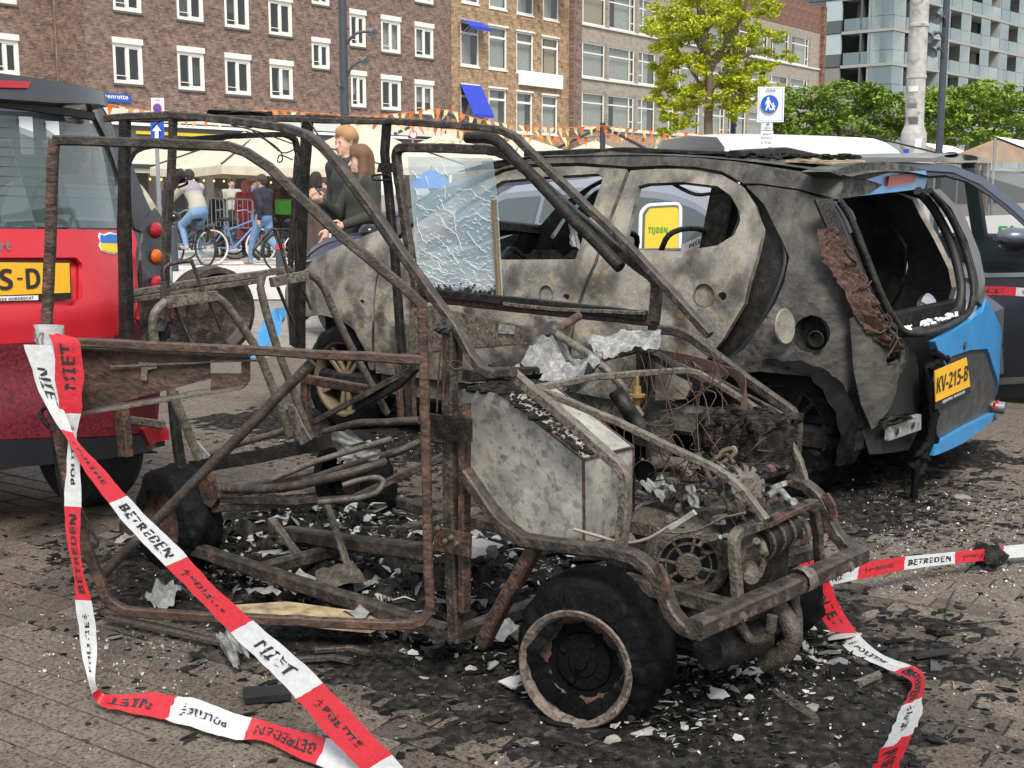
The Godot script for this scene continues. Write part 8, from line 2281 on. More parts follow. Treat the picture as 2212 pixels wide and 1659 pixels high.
# a plain parked car: rings along its length, glass panes set just proud of the skin
func simple_car(o: Vector3, fw: Vector3, ln: float, wd: float, ht: float, paint: Material, label: String, hatch := true) -> Node3D:
	fw = fw.normalized()
	var sd := fw.cross(Vector3.UP).normalized()
	var t := thing("parked_car", label, "car", o, "cars parked behind the burnt ones", atan2(fw.x, fw.z))
	var top := func(s: float) -> float:
		var rear := 0.62 if hatch else 0.55
		if s < 0.04: return lerpf(0.45, 0.66, s / 0.04) * ht
		if s < 0.22: return lerpf(0.66, 0.97, smoothstep(0.04, 0.24, s)) * ht
		if s < 0.55: return (0.97 + 0.03 * sin((s - 0.22) / 0.33 * PI)) * ht
		if s < 0.76: return lerpf(0.97, 0.66, smoothstep(0.53, 0.78, s)) * ht
		return lerpf(0.66, 0.42, pow((s - 0.76) / 0.24, 2.2)) * ht
	var ring := func(s: float) -> Array:
		var h: float = top.call(s)
		var x := (s - 0.5) * ln
		var w := wd * 0.5 * (1.0 - 0.25 * pow(absf(2.0 * s - 1.0), 5.0))
		var belt := minf(0.63 * ht, h - 0.02)
		var tw := w * lerpf(0.98, 0.74, clampf((h - belt) / (0.36 * ht), 0, 1))
		var P := []
		for q in [[-w * 0.94, 0.18], [-w, 0.30], [-w, belt * 0.75], [-w * 0.97, belt], [-tw * 1.02, h - 0.06], [-tw * 0.85, h - 0.01], [0.0, h + 0.02], [tw * 0.85, h - 0.01], [tw * 1.02, h - 0.06], [w * 0.97, belt], [w, belt * 0.75], [w, 0.30], [w * 0.94, 0.18]]:
			P.append(o + fw * x + sd * q[0] + Vector3(0, q[1], 0))
		return P
	var mb := MB.new()
	var n := 40
	for i in n:
		var a: Array = ring.call(float(i) / n); var b: Array = ring.call(float(i + 1) / n)
		for k in a.size() - 1:
			mb.quad(a[k], b[k], b[k + 1], a[k + 1])
	for e in [[ring.call(0.0), false], [ring.call(1.0), true]]:
		for k in range(1, e[0].size() - 1):
			if e[1]: mb.tri(e[0][0], e[0][k], e[0][k + 1])
			else: mb.tri(e[0][0], e[0][k + 1], e[0][k])
	part("body", mb, paint, t)
	for side in [0, 1]:
		for w in [[0.16, 0.30], [0.31, 0.44], [0.45, 0.66]]:
			mb = MB.new()
			for i in 6:
				var s0: float = lerpf(w[0], w[1], i / 6.0); var s1: float = lerpf(w[0], w[1], (i + 1) / 6.0)
				var a: Array = ring.call(s0); var b: Array = ring.call(s1)
				var lo := 3 if side == 0 else 9; var hi := 4 if side == 0 else 8
				var nn := sd * (-0.006 if side == 0 else 0.006)
				var q := [a[lo].lerp(a[hi], 0.06) + nn, b[lo].lerp(b[hi], 0.06) + nn, b[lo].lerp(b[hi], 0.9) + nn, a[lo].lerp(a[hi], 0.9) + nn]
				if side == 0: mb.quad(q[0], q[1], q[2], q[3])
				else: mb.quad(q[3], q[2], q[1], q[0])
			part("side_window", mb, M.car_glass, t)
		for w in [0.18, 0.81]:
			var x: float = (w - 0.5) * ln
			var wx := wheel_xf(o + fw * x + sd * wd * (-0.46 if side == 0 else 0.46) + Vector3(0, 0.30, 0), sd * (-1.0 if side == 0 else 1.0))
			mb = MB.new(); mb.lathe(wx, [Vector2(0.19, -0.05), Vector2(0.30, -0.04), Vector2(0.31, 0.03), Vector2(0.29, 0.07), Vector2(0.20, 0.075)], 32)
			var wl := part("wheel", mb, M.rubber, t)
			mb = MB.new(); mb.lathe(wx, [Vector2(0.20, 0.072), Vector2(0.16, 0.05), Vector2(0.05, 0.06), Vector2(0, 0.062)], 24); part("rim", mb, M.steel, wl)
	for w in [[0.60, 0.755, true], [0.05, 0.19, false]]:
		mb = MB.new()
		for i in 6:
			var a: Array = ring.call(lerpf(w[0], w[1], i / 6.0)); var b: Array = ring.call(lerpf(w[0], w[1], (i + 1) / 6.0))
			for k in [5, 6]:
				var up := Vector3(0, 0.008, 0) + fw * (0.006 if w[2] else -0.006)
				mb.quad(a[k] + up, b[k] + up, b[k + 1] + up, a[k + 1] + up)
		part("windscreen" if w[2] else "rear_window", mb, M.car_glass, t)
	for s in [-1.0, 1.0]:
		mb = MB.new(); mb.ball(o + fw * ln * 0.20 + sd * s * wd * 0.56 + Vector3(0, 0.66 * ht, 0), Vector3(0.09, 0.07, 0.09), 10); part("mirror", mb, M.gloss_black, t)
		mb = MB.new(); mb.ball(o + fw * ln * 0.47 + sd * s * wd * 0.36 + Vector3(0, 0.45 * ht, 0), Vector3(0.12, 0.06, 0.08), 8); part("headlight", mb, M.steel, t)
		mb = MB.new(); mb.ball(o - fw * ln * 0.485 + sd * s * wd * 0.34 + Vector3(0, 0.52 * ht, 0), Vector3(0.09, 0.09, 0.07), 8); part("tail_light", mb, M.tail_red, t)
		for x in [0.02, -0.16]:
			mb = MB.new(); mb.ball(o + fw * ln * x + sd * s * wd * 0.502 + Vector3(0, 0.56 * ht, 0), Vector3(0.07, 0.016, 0.03), 8); part("door_handle", mb, M.steel, t)
	return t
func make_parked_cars():
	M.car_glass = plain(lin(0.045, 0.062, 0.062), 0.04); M.car_glass.metallic_specular = 0.9
	M.clear_glass = glassy(Color(0.10, 0.14, 0.14), 0.24, 0.05); M.clear_glass.metallic_specular = 0.15
	M.navy = plain(lin(0.012, 0.016, 0.055), 0.2, 0.2); M.navy.clearcoat_enabled = true
	M.silver = plain(lin(0.20, 0.205, 0.24), 0.25, 0.5); M.silver.clearcoat_enabled = true
	M.white_car = plain(lin(0.62, 0.64, 0.66), 0.25); M.white_car.clearcoat_enabled = true
	M.gloss_black = plain(lin(0.010, 0.010, 0.013), 0.15)
	M.tail_red = plain(lin(0.32, 0.012, 0.02), 0.12)
	M.slate_light = plain(lin(0.065, 0.078, 0.105), 0.2, 0.4); M.slate_light.clearcoat_enabled = true
	M.slate = plain(lin(0.020, 0.025, 0.036), 0.22, 0.35); M.slate.clearcoat_enabled = true
	simple_car(dp(1120, 412, 10.2) * Vector3(1, 0, 1), Vector3(-0.80, 0, -0.60), 3.9, 1.65, 1.36, M.navy, "navy blue car seen through the burnt hatchback's front window", true)
	simple_car(dp(1505, 412, 8.3) * Vector3(1, 0, 1), Vector3(0.80, 0, 0.60), 4.0, 1.65, 1.30, M.silver, "blue-grey car just behind the burnt hatchback's rear door", true)
	simple_car(dp(1430, 412, 14.5) * Vector3(1, 0, 1), Vector3(-0.80, 0, -0.60), 4.1, 1.7, 1.42, M.white_car, "pale silver car beyond the blue-grey one", true)
	simple_car(foot(178, 14.6), Vector3(-0.18, 0, -1.0), 3.6, 1.7, 1.42, M.gloss_black, "black car between the red city car and the cyclist", true)
	# white van roof
	var v := dp(1640, 412, 21.0); v.y = far_ground(21.0)
	var fw := Vector3(0.86, 0, -0.5); var sd := fw.cross(Vector3.UP).normalized()
	var t := thing("white_van", "white van with a rounded roof behind the zone sign", "van", v + fw * 0.9, "", atan2(fw.x, fw.z))
	var mb := MB.new()
	for i in 16:
		var P := []
		for e in [i / 16.0, (i + 1) / 16.0]:
			var x: float = lerpf(-1.5, 3.0, e)
			var h: float = 2.30 - 0.06 * pow(absf(e * 2 - 1), 3.0) - 0.55 * pow(maxf(0.0, e - 0.72) / 0.28, 2.0)
			var r := []
			for q in [[-0.95, 0.3], [-0.97, 1.1], [-0.88, h - 0.2], [-0.7, h - 0.05], [0, h], [0.7, h - 0.05], [0.88, h - 0.2], [0.97, 1.1], [0.95, 0.3]]: r.append(v + fw * x + sd * q[0] + Vector3(0, q[1], 0))
			P.append(r)
		for k in 8: mb.quad(P[0][k], P[1][k], P[1][k + 1], P[0][k + 1])
	part("body", mb, M.white_car, t)
	for s in [-1, 1]:
		for x in [-0.9, 2.2]:
			mb = MB.new(); mb.lathe(wheel_xf(v + fw * x + sd * 0.93 * s + Vector3(0, 0.32, 0), sd * s), [Vector2(0.0, -0.05), Vector2(0.32, -0.05), Vector2(0.33, 0.02), Vector2(0.2, 0.05), Vector2(0, 0.04)], 28); part("wheel", mb, M.rubber, t)
	# dark car parked beside the hatchback: skin over its near side
	var o := Vector3(2.75, 0, -7.1)
	var du := Vector3(0.803, 0, 0.596)
	var off := func(u: float, y: float) -> float: return (0.05 * pow((y - 0.6) / 0.35, 2.0) if y < 0.92 else 0.03 + (y - 0.92) * 0.50)
	var skin := func(k: float): return func(u, y): return o + du * u + hv * (off.call(u, y) + k) + Vector3(0, y, 0)
	t = thing("dark_car", "dark slate hatchback with a grey roof parked beyond the burnt hatchback", "car", o + hv * 0.8, "", atan2(du.x, du.z))
	var pan := func(called: String, px: Array, m: Material, k := 0.0, th := 0.02, holes := []) -> MeshInstance3D:
		var hl := []
		for h in holes: hl.append(skin_px(h, o, du, hv, off))
		return part(called, bent_panel(skin_px(px, o, du, hv, off), hl, skin.call(k), hv, th, 0.12, 0), m, t)
	var wpx := [[1975, 382], [2040, 378], [2090, 392], [2140, 424], [2190, 466], [2240, 512], [2260, 560], [2260, 592], [1975, 596], [1960, 480]]
	pan.call("side", [[1600, 470], [1700, 400], [1830, 366], [1960, 362], [2060, 368], [2120, 394], [2180, 440], [2240, 496], [2300, 560], [2420, 600], [2440, 700], [2420, 830], [2300, 850], [2160, 862], [1900, 880], [1650, 880], [1590, 700]], M.slate, 0.0, 0.03, [wpx])
	pan.call("roof_edge", [[1600, 460], [1700, 385], [1830, 352], [1960, 350], [2060, 356], [2125, 382], [2190, 432], [2250, 488], [2240, 500], [2180, 445], [2120, 398], [2060, 372], [1960, 366], [1830, 370], [1700, 404], [1610, 474]], M.slate_light, -0.012)
	var glass := pan.call("side_window", wpx, M.clear_glass, 0.015, 0.005) as MeshInstance3D
	pan.call("window_line", [[1975, 592], [2260, 588], [2260, 597], [1975, 602]], M.steel, -0.006, 0.01)
	pan.call("sill_trim", [[2100, 820], [2420, 806], [2420, 816], [2100, 834]], M.steel, -0.005, 0.01)
	mb = MB.new()
	var cp := func(u, v2, y): return o + du * u + hv * v2 + Vector3(0, y, 0)
	for i in 9:
		for j in 8:
			var q := []
			for w in [[0, 0], [1, 0], [1, 1], [0, 1]]:
				var u: float = -2.0 + (i + w[0]) * 0.17; var v2: float = 0.22 + (j + w[1]) * 0.15
				var yy := 1.42 - 0.07 * pow((u + 0.9) / 1.1, 2.0) + 0.04 * (1.0 - pow((v2 - 0.8) / 0.6, 2.0))
				q.append(cp.call(u, v2, yy))
			mb.quad(q[0], q[3], q[2], q[1]); 
	part("roof", mb, M.slate_light, t)
	mb = MB.new(); mb.quad(cp.call(-0.47, 0.24, 1.40), cp.call(-0.47, 1.40, 1.40), cp.call(1.05, 1.45, 0.93), cp.call(1.05, 0.12, 0.93)); part("windscreen", mb, M.clear_glass, t)
	mb = MB.new(); mb.box(Transform3D(Basis(du, Vector3.UP, hv), cp.call(0.0, 0.85, 0.5)), Vector3(3.6, 0.4, 1.4), 0.1); part("floor", mb, M.gloss_black, t)
	mb = MB.new(); mb.box(Transform3D(Basis(du, Vector3.UP, hv), cp.call(1.7, 0.8, 0.80)), Vector3(1.0, 0.3, 1.45), 0.1); part("bonnet", mb, M.slate, t)
	mb = MB.new(); mb.box(Transform3D(Basis(du, Vector3.UP, hv).rotated(hv, 0.25), cp.call(-1.1, 0.8, 0.95)), Vector3(0.14, 0.5, 1.1), 0.06); part("seat", mb, M.sill, t)
	mb = MB.new(); mb.box(Transform3D(Basis(du, Vector3.UP, hv), cp.call(0.0, 1.56, 0.62)), Vector3(3.6, 0.62, 0.05), 0.02); part("far_side", mb, M.slate, t)
	for u in [-0.55, -1.9]:
		mb = MB.new(); mb.bar([cp.call(u, 1.54, 0.9), cp.call(u - 0.05, 1.36, 1.4)], 0.1, 0.05); part("far_pillar", mb, M.gloss_black, t)
	var mc := skin_px([[2196, 520]], o, du, hv, off)[0]
	var mp: Vector3 = (skin.call(-0.10) as Callable).call(mc.x, mc.y)
	mb = MB.new(); mb.ball(mp, Vector3(0.105, 0.065, 0.07), 16); var mir := part("mirror", mb, M.gloss_black, t)
	mb = MB.new(); mb.ball(mp + Vector3(0.01, 0.022, 0.012), Vector3(0.105, 0.055, 0.07), 16); part("mirror_cap", mb, M.slate_light, mir)
	mb = MB.new(); mb.tube([cp.call(-0.55, 0.75, 1.44), cp.call(-1.25, 0.75, 1.62)], 0.006, 5); part("aerial", mb, M.black, t)
	mb = MB.new(); mb.ball(cp.call(-0.53, 0.75, 1.445), Vector3(0.05, 0.02, 0.03), 8); part("aerial_foot", mb, M.black, t)
	for u in [1.55, -1.5]:
		mb = MB.new(); mb.lathe(wheel_xf(cp.call(u, 0.1, 0.3), -hv), [Vector2(0.0, -0.05), Vector2(0.30, -0.05), Vector2(0.31, 0.03), Vector2(0.2, 0.06), Vector2(0, 0.05)], 30); part("wheel", mb, M.rubber, t)
	# cargo bike with a white advertising panel, seen through that car's window
	var c0 := dp(2100, 560, 10.5)
	t = thing("advert_panel", "white panel with green letters and bicycle drawing seen through the dark car's window", "panel", Vector3(c0.x, 0, c0.z))
	var bq := func(x, y, z := 0.0): var p := dp(x, y, 10.5); p.z += z; return p
	mb = MB.new(); mb.slab(L(bq, [[2030, 470], [2240, 462], [2240, 585], [2030, 590]]), Vector3(0, 0, -0.03)); var pn := part("panel", mb, M.sign_white, t)
	M.green = plain(lin(0.03, 0.36, 0.06), 0.5)
	for q in [["P", 2060, 2082, 482, 510], ["Fi", 2156, 2188, 487, 507]]:
		var a: Vector3 = bq.call(q[1], q[4], 0.006); var b: Vector3 = bq.call(q[2], q[4], 0.006); var c: Vector3 = bq.call(q[1], q[3], 0.006)
		mb = MB.new(); flat_text(mb, q[0], c.y - a.y, a, Vector3.RIGHT, Vector3.UP, b.x - a.x); part("lettering", mb, M.green, pn)
	mb = MB.new()
	for q in [[2090, 524], [2127, 526]]:
		var rg := []
		for k in 21: rg.append((bq.call(q[0], q[1], 0.008) as Vector3) + Vector3(cos(TAU * k / 20), sin(TAU * k / 20), 0) * 0.052)
		mb.tube(rg, 0.006, 4)
	for q in [[[2090, 524], [2100, 505], [2118, 506], [2127, 526]], [[2100, 505], [2110, 525], [2118, 506]], [[2090, 524], [2110, 525]], [[2100, 505], [2098, 500], [2092, 501]], [[2118, 506], [2117, 500], [2122, 499]]]:
		mb.tube(L(bq, q, 0.008), 0.006, 4)
	part("bicycle_drawing", mb, M.green, pn)
	for x in [2035, 2235]:
		mb = MB.new(); var b0 := dp(x, 580, 10.5); mb.tube([Vector3(b0.x, 0, b0.z - 0.05), Vector3(b0.x, 1.0, b0.z - 0.05)], 0.02, 6); part("leg", mb, M.steel, t)
	# yellow opening-times board with white hoop, seen through the rear door window
	var y0 := dp(1412, 480, 7.4)
	t = thing("opening_board", "yellow board with green letters on a white hoop behind the burnt hatchback", "board", Vector3(y0.x, 0, y0.z))
	var yq := func(x, y, z := 0.0): var p := dp(x, y, 7.4); p.z += z; return p
	mb = MB.new(); mb.slab(L(yq, [[1394, 466], [1404, 450], [1468, 446], [1468, 540], [1392, 540]]), Vector3(0, 0, -0.02)); var yb := part("board", mb, plain(lin(0.75, 0.55, 0.05), 0.5), t)
	var ya: Vector3 = yq.call(1400, 505, 0.006); var yb2: Vector3 = yq.call(1442, 505, 0.006)
	mb = MB.new(); flat_text(mb, "TIJDEN", 0.040, ya, Vector3.RIGHT, Vector3.UP, yb2.x - ya.x); part("lettering", mb, M.green, yb)
	mb = MB.new(); mb.tube(rounded([Vector3(y0.x - 0.09, 0, y0.z), yq.call(1384, 460), yq.call(1398, 444), yq.call(1470, 440), Vector3(y0.x + 0.16, 0, y0.z)], 0.04), 0.012, 8); part("hoop", mb, M.sign_white, t)
	# bike handlebar with lock, saddle and a red ball-shaped bell beside it
	bicycle(gp(1470, 640) * Vector3(1, 0, 1) + Vector3(0.1, 0, -1.2), Vector3(0.8, 0, 0.6), M.green, false, "green hire bicycle behind the burnt hatchback's rear door")
# ---- char, flakes and glass on the paving
func make_debris():
	# crust of ash and char: a rough sheet that sinks below the paving at its edge
	gn.seed = 5
	var nz := FastNoiseLite.new(); nz.seed = 12; nz.fractal_octaves = 4
	var mb := MB.new()
	var st := 0.028
	var nx := 175; var nzc := 190
	var hgt := PackedFloat32Array(); hgt.resize((nx + 1) * (nzc + 1))
	for j in nzc + 1:
		for i in nx + 1:
			var p := Vector3(-2.1 + i * st, 0, -2.1 - j * st)
			var d := minf(rect_gap(p, mo, mu, mv, -2.0, 0.42, -0.05, 0.95), rect_gap(p, ho, hu, hv, -0.25, 3.0, -0.1, 1.5))
			nz.frequency = 1.6
			var e := nz.get_noise_2d(p.x, p.z) * 0.30
			nz.frequency = 9.0
			var f := nz.get_noise_2d(p.x, p.z)
			nz.frequency = 28.0
			var g := nz.get_noise_2d(p.x, p.z)
			hgt[j * (nx + 1) + i] = -0.012 + 0.030 * (1.0 - smoothstep(-0.22, 0.45, d + e)) + f * 0.016 + g * 0.009 + 0.095 * (1.0 - smoothstep(-0.34, -0.02, rect_gap(p, mo, mu, mv, -2.0, -0.35, 0.05, 0.9) + e * 0.4)) * (0.75 + f)
	var P := func(i: int, j: int) -> Vector3: return Vector3(-2.1 + i * st, hgt[j * (nx + 1) + i], -2.1 - j * st)
	for j in nzc:
		for i in nx:
			if maxf(maxf(hgt[j * (nx + 1) + i], hgt[j * (nx + 1) + i + 1]), maxf(hgt[(j + 1) * (nx + 1) + i], hgt[(j + 1) * (nx + 1) + i + 1])) < -0.004: continue
			mb.quad(P.call(i, j), P.call(i + 1, j), P.call(i + 1, j + 1), P.call(i, j + 1))
	var o := part("ash_layer", mb, M.char)
	o.set_meta("kind", "stuff"); tag(o, "crust of black ash and char around the two burnt cars", "ash")
	# flakes
	var shard := MB.new()
	var rim := []
	for k in 6: rim.append(Vector3(cos(k * 1.05 + 0.2) * (1.0 if k % 2 else 0.62), 0.10 * sin(k * 2.3), sin(k * 1.05) * (0.8 if k % 3 else 0.5)))
	for k in 6:
		shard.tri(Vector3(0, 0.22, 0), rim[(k + 1) % 6], rim[k])
		shard.tri(rim[k], rim[(k + 1) % 6], rim[(k + 1) % 6] * Vector3(1, 0, 1) + Vector3(0, -0.15, 0)); shard.tri(rim[k], rim[(k + 1) % 6] * Vector3(1, 0, 1) + Vector3(0, -0.15, 0), rim[k] * Vector3(1, 0, 1) + Vector3(0, -0.15, 0))
	var sm := shard.mesh()
	M.flake = plain(Color.WHITE, 0.7); M.flake.vertex_color_use_as_albedo = true
	M.crumb = plain(Color.WHITE, 0.15); M.crumb.vertex_color_use_as_albedo = true
	M.flake.metallic_specular = 0.25
	sm.surface_set_material(0, M.flake)
	var scatter := func(called: String, label: String, n: int, mat: Material, pick: Callable):
		var mm := MultiMesh.new(); mm.transform_format = MultiMesh.TRANSFORM_3D; mm.use_colors = true; mm.mesh = sm; mm.instance_count = n
		for k in n:
			var r = pick.call(k)
			mm.set_instance_transform(k, r[0]); mm.set_instance_color(k, r[1])
		var node := MultiMeshInstance3D.new(); node.name = numbered(called); node.multimesh = mm; node.material_override = mat
		add_child(node); node.set_meta("kind", "stuff"); tag(node, label, "debris")
	var lift := func(p: Vector3) -> float:
		var i := int((p.x + 2.1) / st); var j := int((-p.z - 2.1) / st)
		return maxf(0.0, hgt[j * (nx + 1) + i]) if i >= 0 and i < nx and j >= 0 and j < nzc else 0.0
	var where := func(spread: float) -> Vector3:
		for tries in 12:
			var p := Vector3(rng.randf_range(-2.0, 2.7), 0, rng.randf_range(-6.2, -2.15))
			var d := minf(rect_gap(p, mo, mu, mv, -2.0, 0.42, -0.1, 0.95), rect_gap(p, ho, hu, hv, -0.7, 2.6, -0.2, 0.6))
			if rng.randf() < exp(-maxf(0.0, d) / spread): p.y = lift.call(p); return p
		return mo + mu * rng.randf_range(-1.9, 0.4) + mv * rng.randf_range(0.0, 0.9) + Vector3(0, 0.01, 0)
	scatter.call("char_flakes", "black and grey flakes of burnt plastic strewn round the cars", 24000, M.flake, func(k):
		var p: Vector3 = where.call(0.22)
		var s := 0.0034 * exp(rng.randfn() * 0.65)
		var v := 0.012 * exp(rng.randfn() * 0.8)
		if rng.randf() < 0.06: v = rng.randf_range(0.08, 0.3)
		return [Transform3D(Basis.from_euler(Vector3(rng.randf_range(-0.5, 0.5), rng.randf() * TAU, rng.randf_range(-0.5, 0.5))).scaled(Vector3(s * rng.randf_range(0.8, 2.4), s * 0.9, s)), p + Vector3(0, s * 0.25, 0)), Color(v, v * 0.97, v * 0.93)])
	scatter.call("glass_crumbs_heap", "glinting crumbs of broken window glass and pale grit on the paving", 5200, M.crumb, func(k):
		var p: Vector3 = where.call(0.55)
		if k % 4 == 0: p = gp(rng.randf_range(1880, 2230), rng.randf_range(1060, 1290)); p.y = 0
		elif k % 9 == 1: p = gp(330 + rng.randfn() * 130, 1425 + rng.randfn() * 40); p.y = lift.call(p)
		var s := 0.0023 * exp(rng.randfn() * 0.5)
		var v := rng.randf_range(0.10, 0.6)
		return [Transform3D(Basis.from_euler(Vector3(rng.randf() * 3, rng.randf() * TAU, rng.randf() * 3)).scaled(Vector3(s, s, s)), p + Vector3(0, s * 0.6, 0)), Color(v, v * 1.02, v * 0.98)])
	scatter.call("ash_heap", "heaped curls of grey and white ash on the microcar's floor", 4600, M.flake, func(k):
		var a := rng.randf_range(-1.95, 0.25) if k % 5 else rng.randf_range(-0.2, 0.35)
		var p: Vector3 = mo + mu * a + mv * rng.randf_range(0.0, 0.88)
		p.y = (lift.call(p) as float) + rng.randf() * 0.02
		var s := (0.010 if k % 5 else 0.005) * exp(rng.randfn() * 0.5)
		var v := 0.012 * exp(rng.randfn() * 0.8)
		if rng.randf() < 0.34: v = rng.randf_range(0.12, 0.5)
		return [Transform3D(Basis.from_euler(Vector3(rng.randf_range(-1.1, 1.1), rng.randf() * TAU, rng.randf_range(-1.1, 1.1))).scaled(Vector3(s * rng.randf_range(0.7, 2.0), s * 0.9, s)), p + Vector3(0, s * 0.3, 0)), Color(v, v * 0.985, v * 0.95)])
	# larger scraps one can pick out
	var scrap := func(called: String, px: Array, th: float, m: Material, label: String, cat: String, h := 0.012, group := ""):
		var q := MB.new()
		var pts := []
		for w in px: pts.append(gp(w[0], w[1], h))
		q.slab(pts, Vector3(0, th, 0))
		tag(part(called, q, m), label, cat, group)
	for q in [[[468, 1385], [500, 1358], [538, 1412], [508, 1446], "pale melted metal scrap lying against the long tape strand"], [[303, 1296], [360, 1266], [418, 1282], [352, 1316], "grey melted lump lying inside the open door's sill"]]:
		tag(crumple("melted_scrap", gp(q[0][0], q[0][1], 0.02), gp(q[3][0], q[3][1], 0.02), gp(q[2][0], q[2][1], 0.03), gp(q[1][0], q[1][1], 0.04), 0.03, M.alu, null, 14, 0.02), q[4], "scrap")
	scrap.call("charred_board", [[700, 1300], [730, 1290], [790, 1330], [770, 1345]], 0.012, M.char, "charred floor board lying under the microcar", "board", 0.05)
	scrap.call("ribbed_strip", [[525, 1497], [625, 1490], [630, 1512], [528, 1522]], 0.016, M.black, "short black ribbed strip beside the long tape strand", "scrap", 0.004)
	scrap.call("plank", [[1115, 0], [0, 0]] if false else [[1660, 1504], [1680, 1502], [1760, 1555], [1770, 1572], [1750, 1568], [1690, 1530]], 0.02, M.cast, "narrow charred plank on the paving below the bumper bar", "plank", 0.004)
	scrap.call("paper_scrap", [[1735, 1530], [1755, 1522], [1770, 1526], [1765, 1536], [1750, 1540]], 0.004, M.alu, "torn silvery foil scrap on the ash in front of the bumper bar", "scrap", 0.02)
	scrap.call("plastic_shard", [[1830, 1425], [1880, 1412], [1900, 1425], [1860, 1440]], 0.006, M.cast, "brown plastic shard crossed by the tape on the right", "shard", 0.012)
	scrap.call("plastic_shard", [[1845, 1478], [1898, 1456], [1905, 1464], [1855, 1488]], 0.010, M.ash_tube, "pale ridged strip lying beside the brown shard", "shard", 0.012)
	scrap.call("plastic_shard", [[2010, 1425], [2025, 1432], [2035, 1450], [2010, 1450]], 0.004, M.grey_plastic, "grey curled chip of bodywork on the clean paving", "shard", 0.006)
	var lm := MB.new(); lm.ball(gp(2025, 1372) + Vector3(0, 0.014, 0), Vector3(0.026, 0.018, 0.02), 10, 0.25, rng); lm.ball(gp(2008, 1368) + Vector3(0, 0.01, 0), Vector3(0.018, 0.012, 0.014), 9, 0.35, rng)
	tag(part("charred_lump", lm, M.char), "small charred lump alone on the clean paving", "lump")
	for q in [[1425, 1540, 0.016, "pale pebble-like clinker in front of the near wheel"], [1325, 1610, 0.02, "grey-brown stone on the paving below the near wheel"], [1385, 1572, 0.024, "white clinker chunk beside the near tyre"]]:
		lm = MB.new(); lm.ball(gp(q[0], q[1]) + Vector3(0, q[2] * 0.5, 0), Vector3(q[2], q[2] * 0.7, q[2] * 0.8), 9, 0.25, rng)
		tag(part("clinker", lm, M.ash_sheet if q[2] < 0.024 else M.alu), q[3], "stone")
	# coil springs from the seats
	for q in [[[600, 1255], [680, 1282], [760, 1300], [850, 1290], [900, 1280]], [[700, 1340], [760, 1352], [840, 1340], [870, 1330]], [[945, 1325], [975, 1345], [1000, 1375], [1012, 1395]], [[582, 1110], [585, 1150], [588, 1200], [592, 1240]]]:
		var pts := []
		for w in q: pts.append(gp(w[0], w[1], 0.06))
		var pth := spline(pts, 10)
		var ln := 0.0
		var coil := []
		for i in pth.size() - 1:
			for k in 10:
				var p: Vector3 = pth[i].lerp(pth[i + 1], k / 10.0)
				ln += (pth[i + 1] - pth[i]).length() / 10.0
				var t2: Vector3 = (pth[i + 1] - pth[i]).normalized()
				var x := t2.cross(Vector3.UP).normalized(); var y := x.cross(t2)
				var a := ln / 0.011 * TAU
				coil.append(p + (x * cos(a) + y * sin(a)) * 0.011)
		lm = MB.new(); lm.tube(coil, 0.0012, 3)
		tag(part("coil_spring", lm, M.rust_tube), "long thin seat spring uncoiled on the microcar's floor", "spring", "seat springs in the ashes")
	# thin slats and rods under the sill
	for q in [[[225, 1322], [360, 1350], [520, 1390]], [[232, 1335], [420, 1376], [600, 1418]], [[640, 1425], [720, 1420], [760, 1428]], [[680, 1405], [760, 1400], [800, 1412]]]:
		var pts := []
		for w in q: pts.append(gp(w[0], w[1], 0.02))
		lm = MB.new(); lm.bar(pts, 0.018, 0.014)
		tag(part("burnt_strip", lm, M.cast), "burnt trim strip lying below the open door's sill", "strip", "strips below the sill")
	for k in 46:
		# torn charred sheets within the microcar's floor area
		var p := mo + mu * rng.randf_range(-1.9, -0.3) + mv * rng.randf_range(-0.1, 0.85) + Vector3(0, rng.randf_range(0.02, 0.10), 0)
		var s := rng.randf_range(0.03, 0.075)
		var a := rng.randf() * TAU
		var e1 := Vector3(cos(a), rng.randf_range(-0.3, 0.3), sin(a)) * s; var e2 := Vector3(-sin(a), rng.randf_range(-0.2, 0.4), cos(a)) * s * 0.7
		var c := crumple("burnt_scrap", p - e1 - e2, p + e1 - e2 * 0.6, p + e1 * 0.7 + e2, p - e1 * 0.8 + e2 * 0.9, s * 0.25, [M.char, M.alu, M.ash_sheet, M.char, M.cast][k % 5], null, 5)
		tag(c, "curled burnt scrap of sheet among the microcar's ashes", "scrap", "burnt scraps inside the microcar")

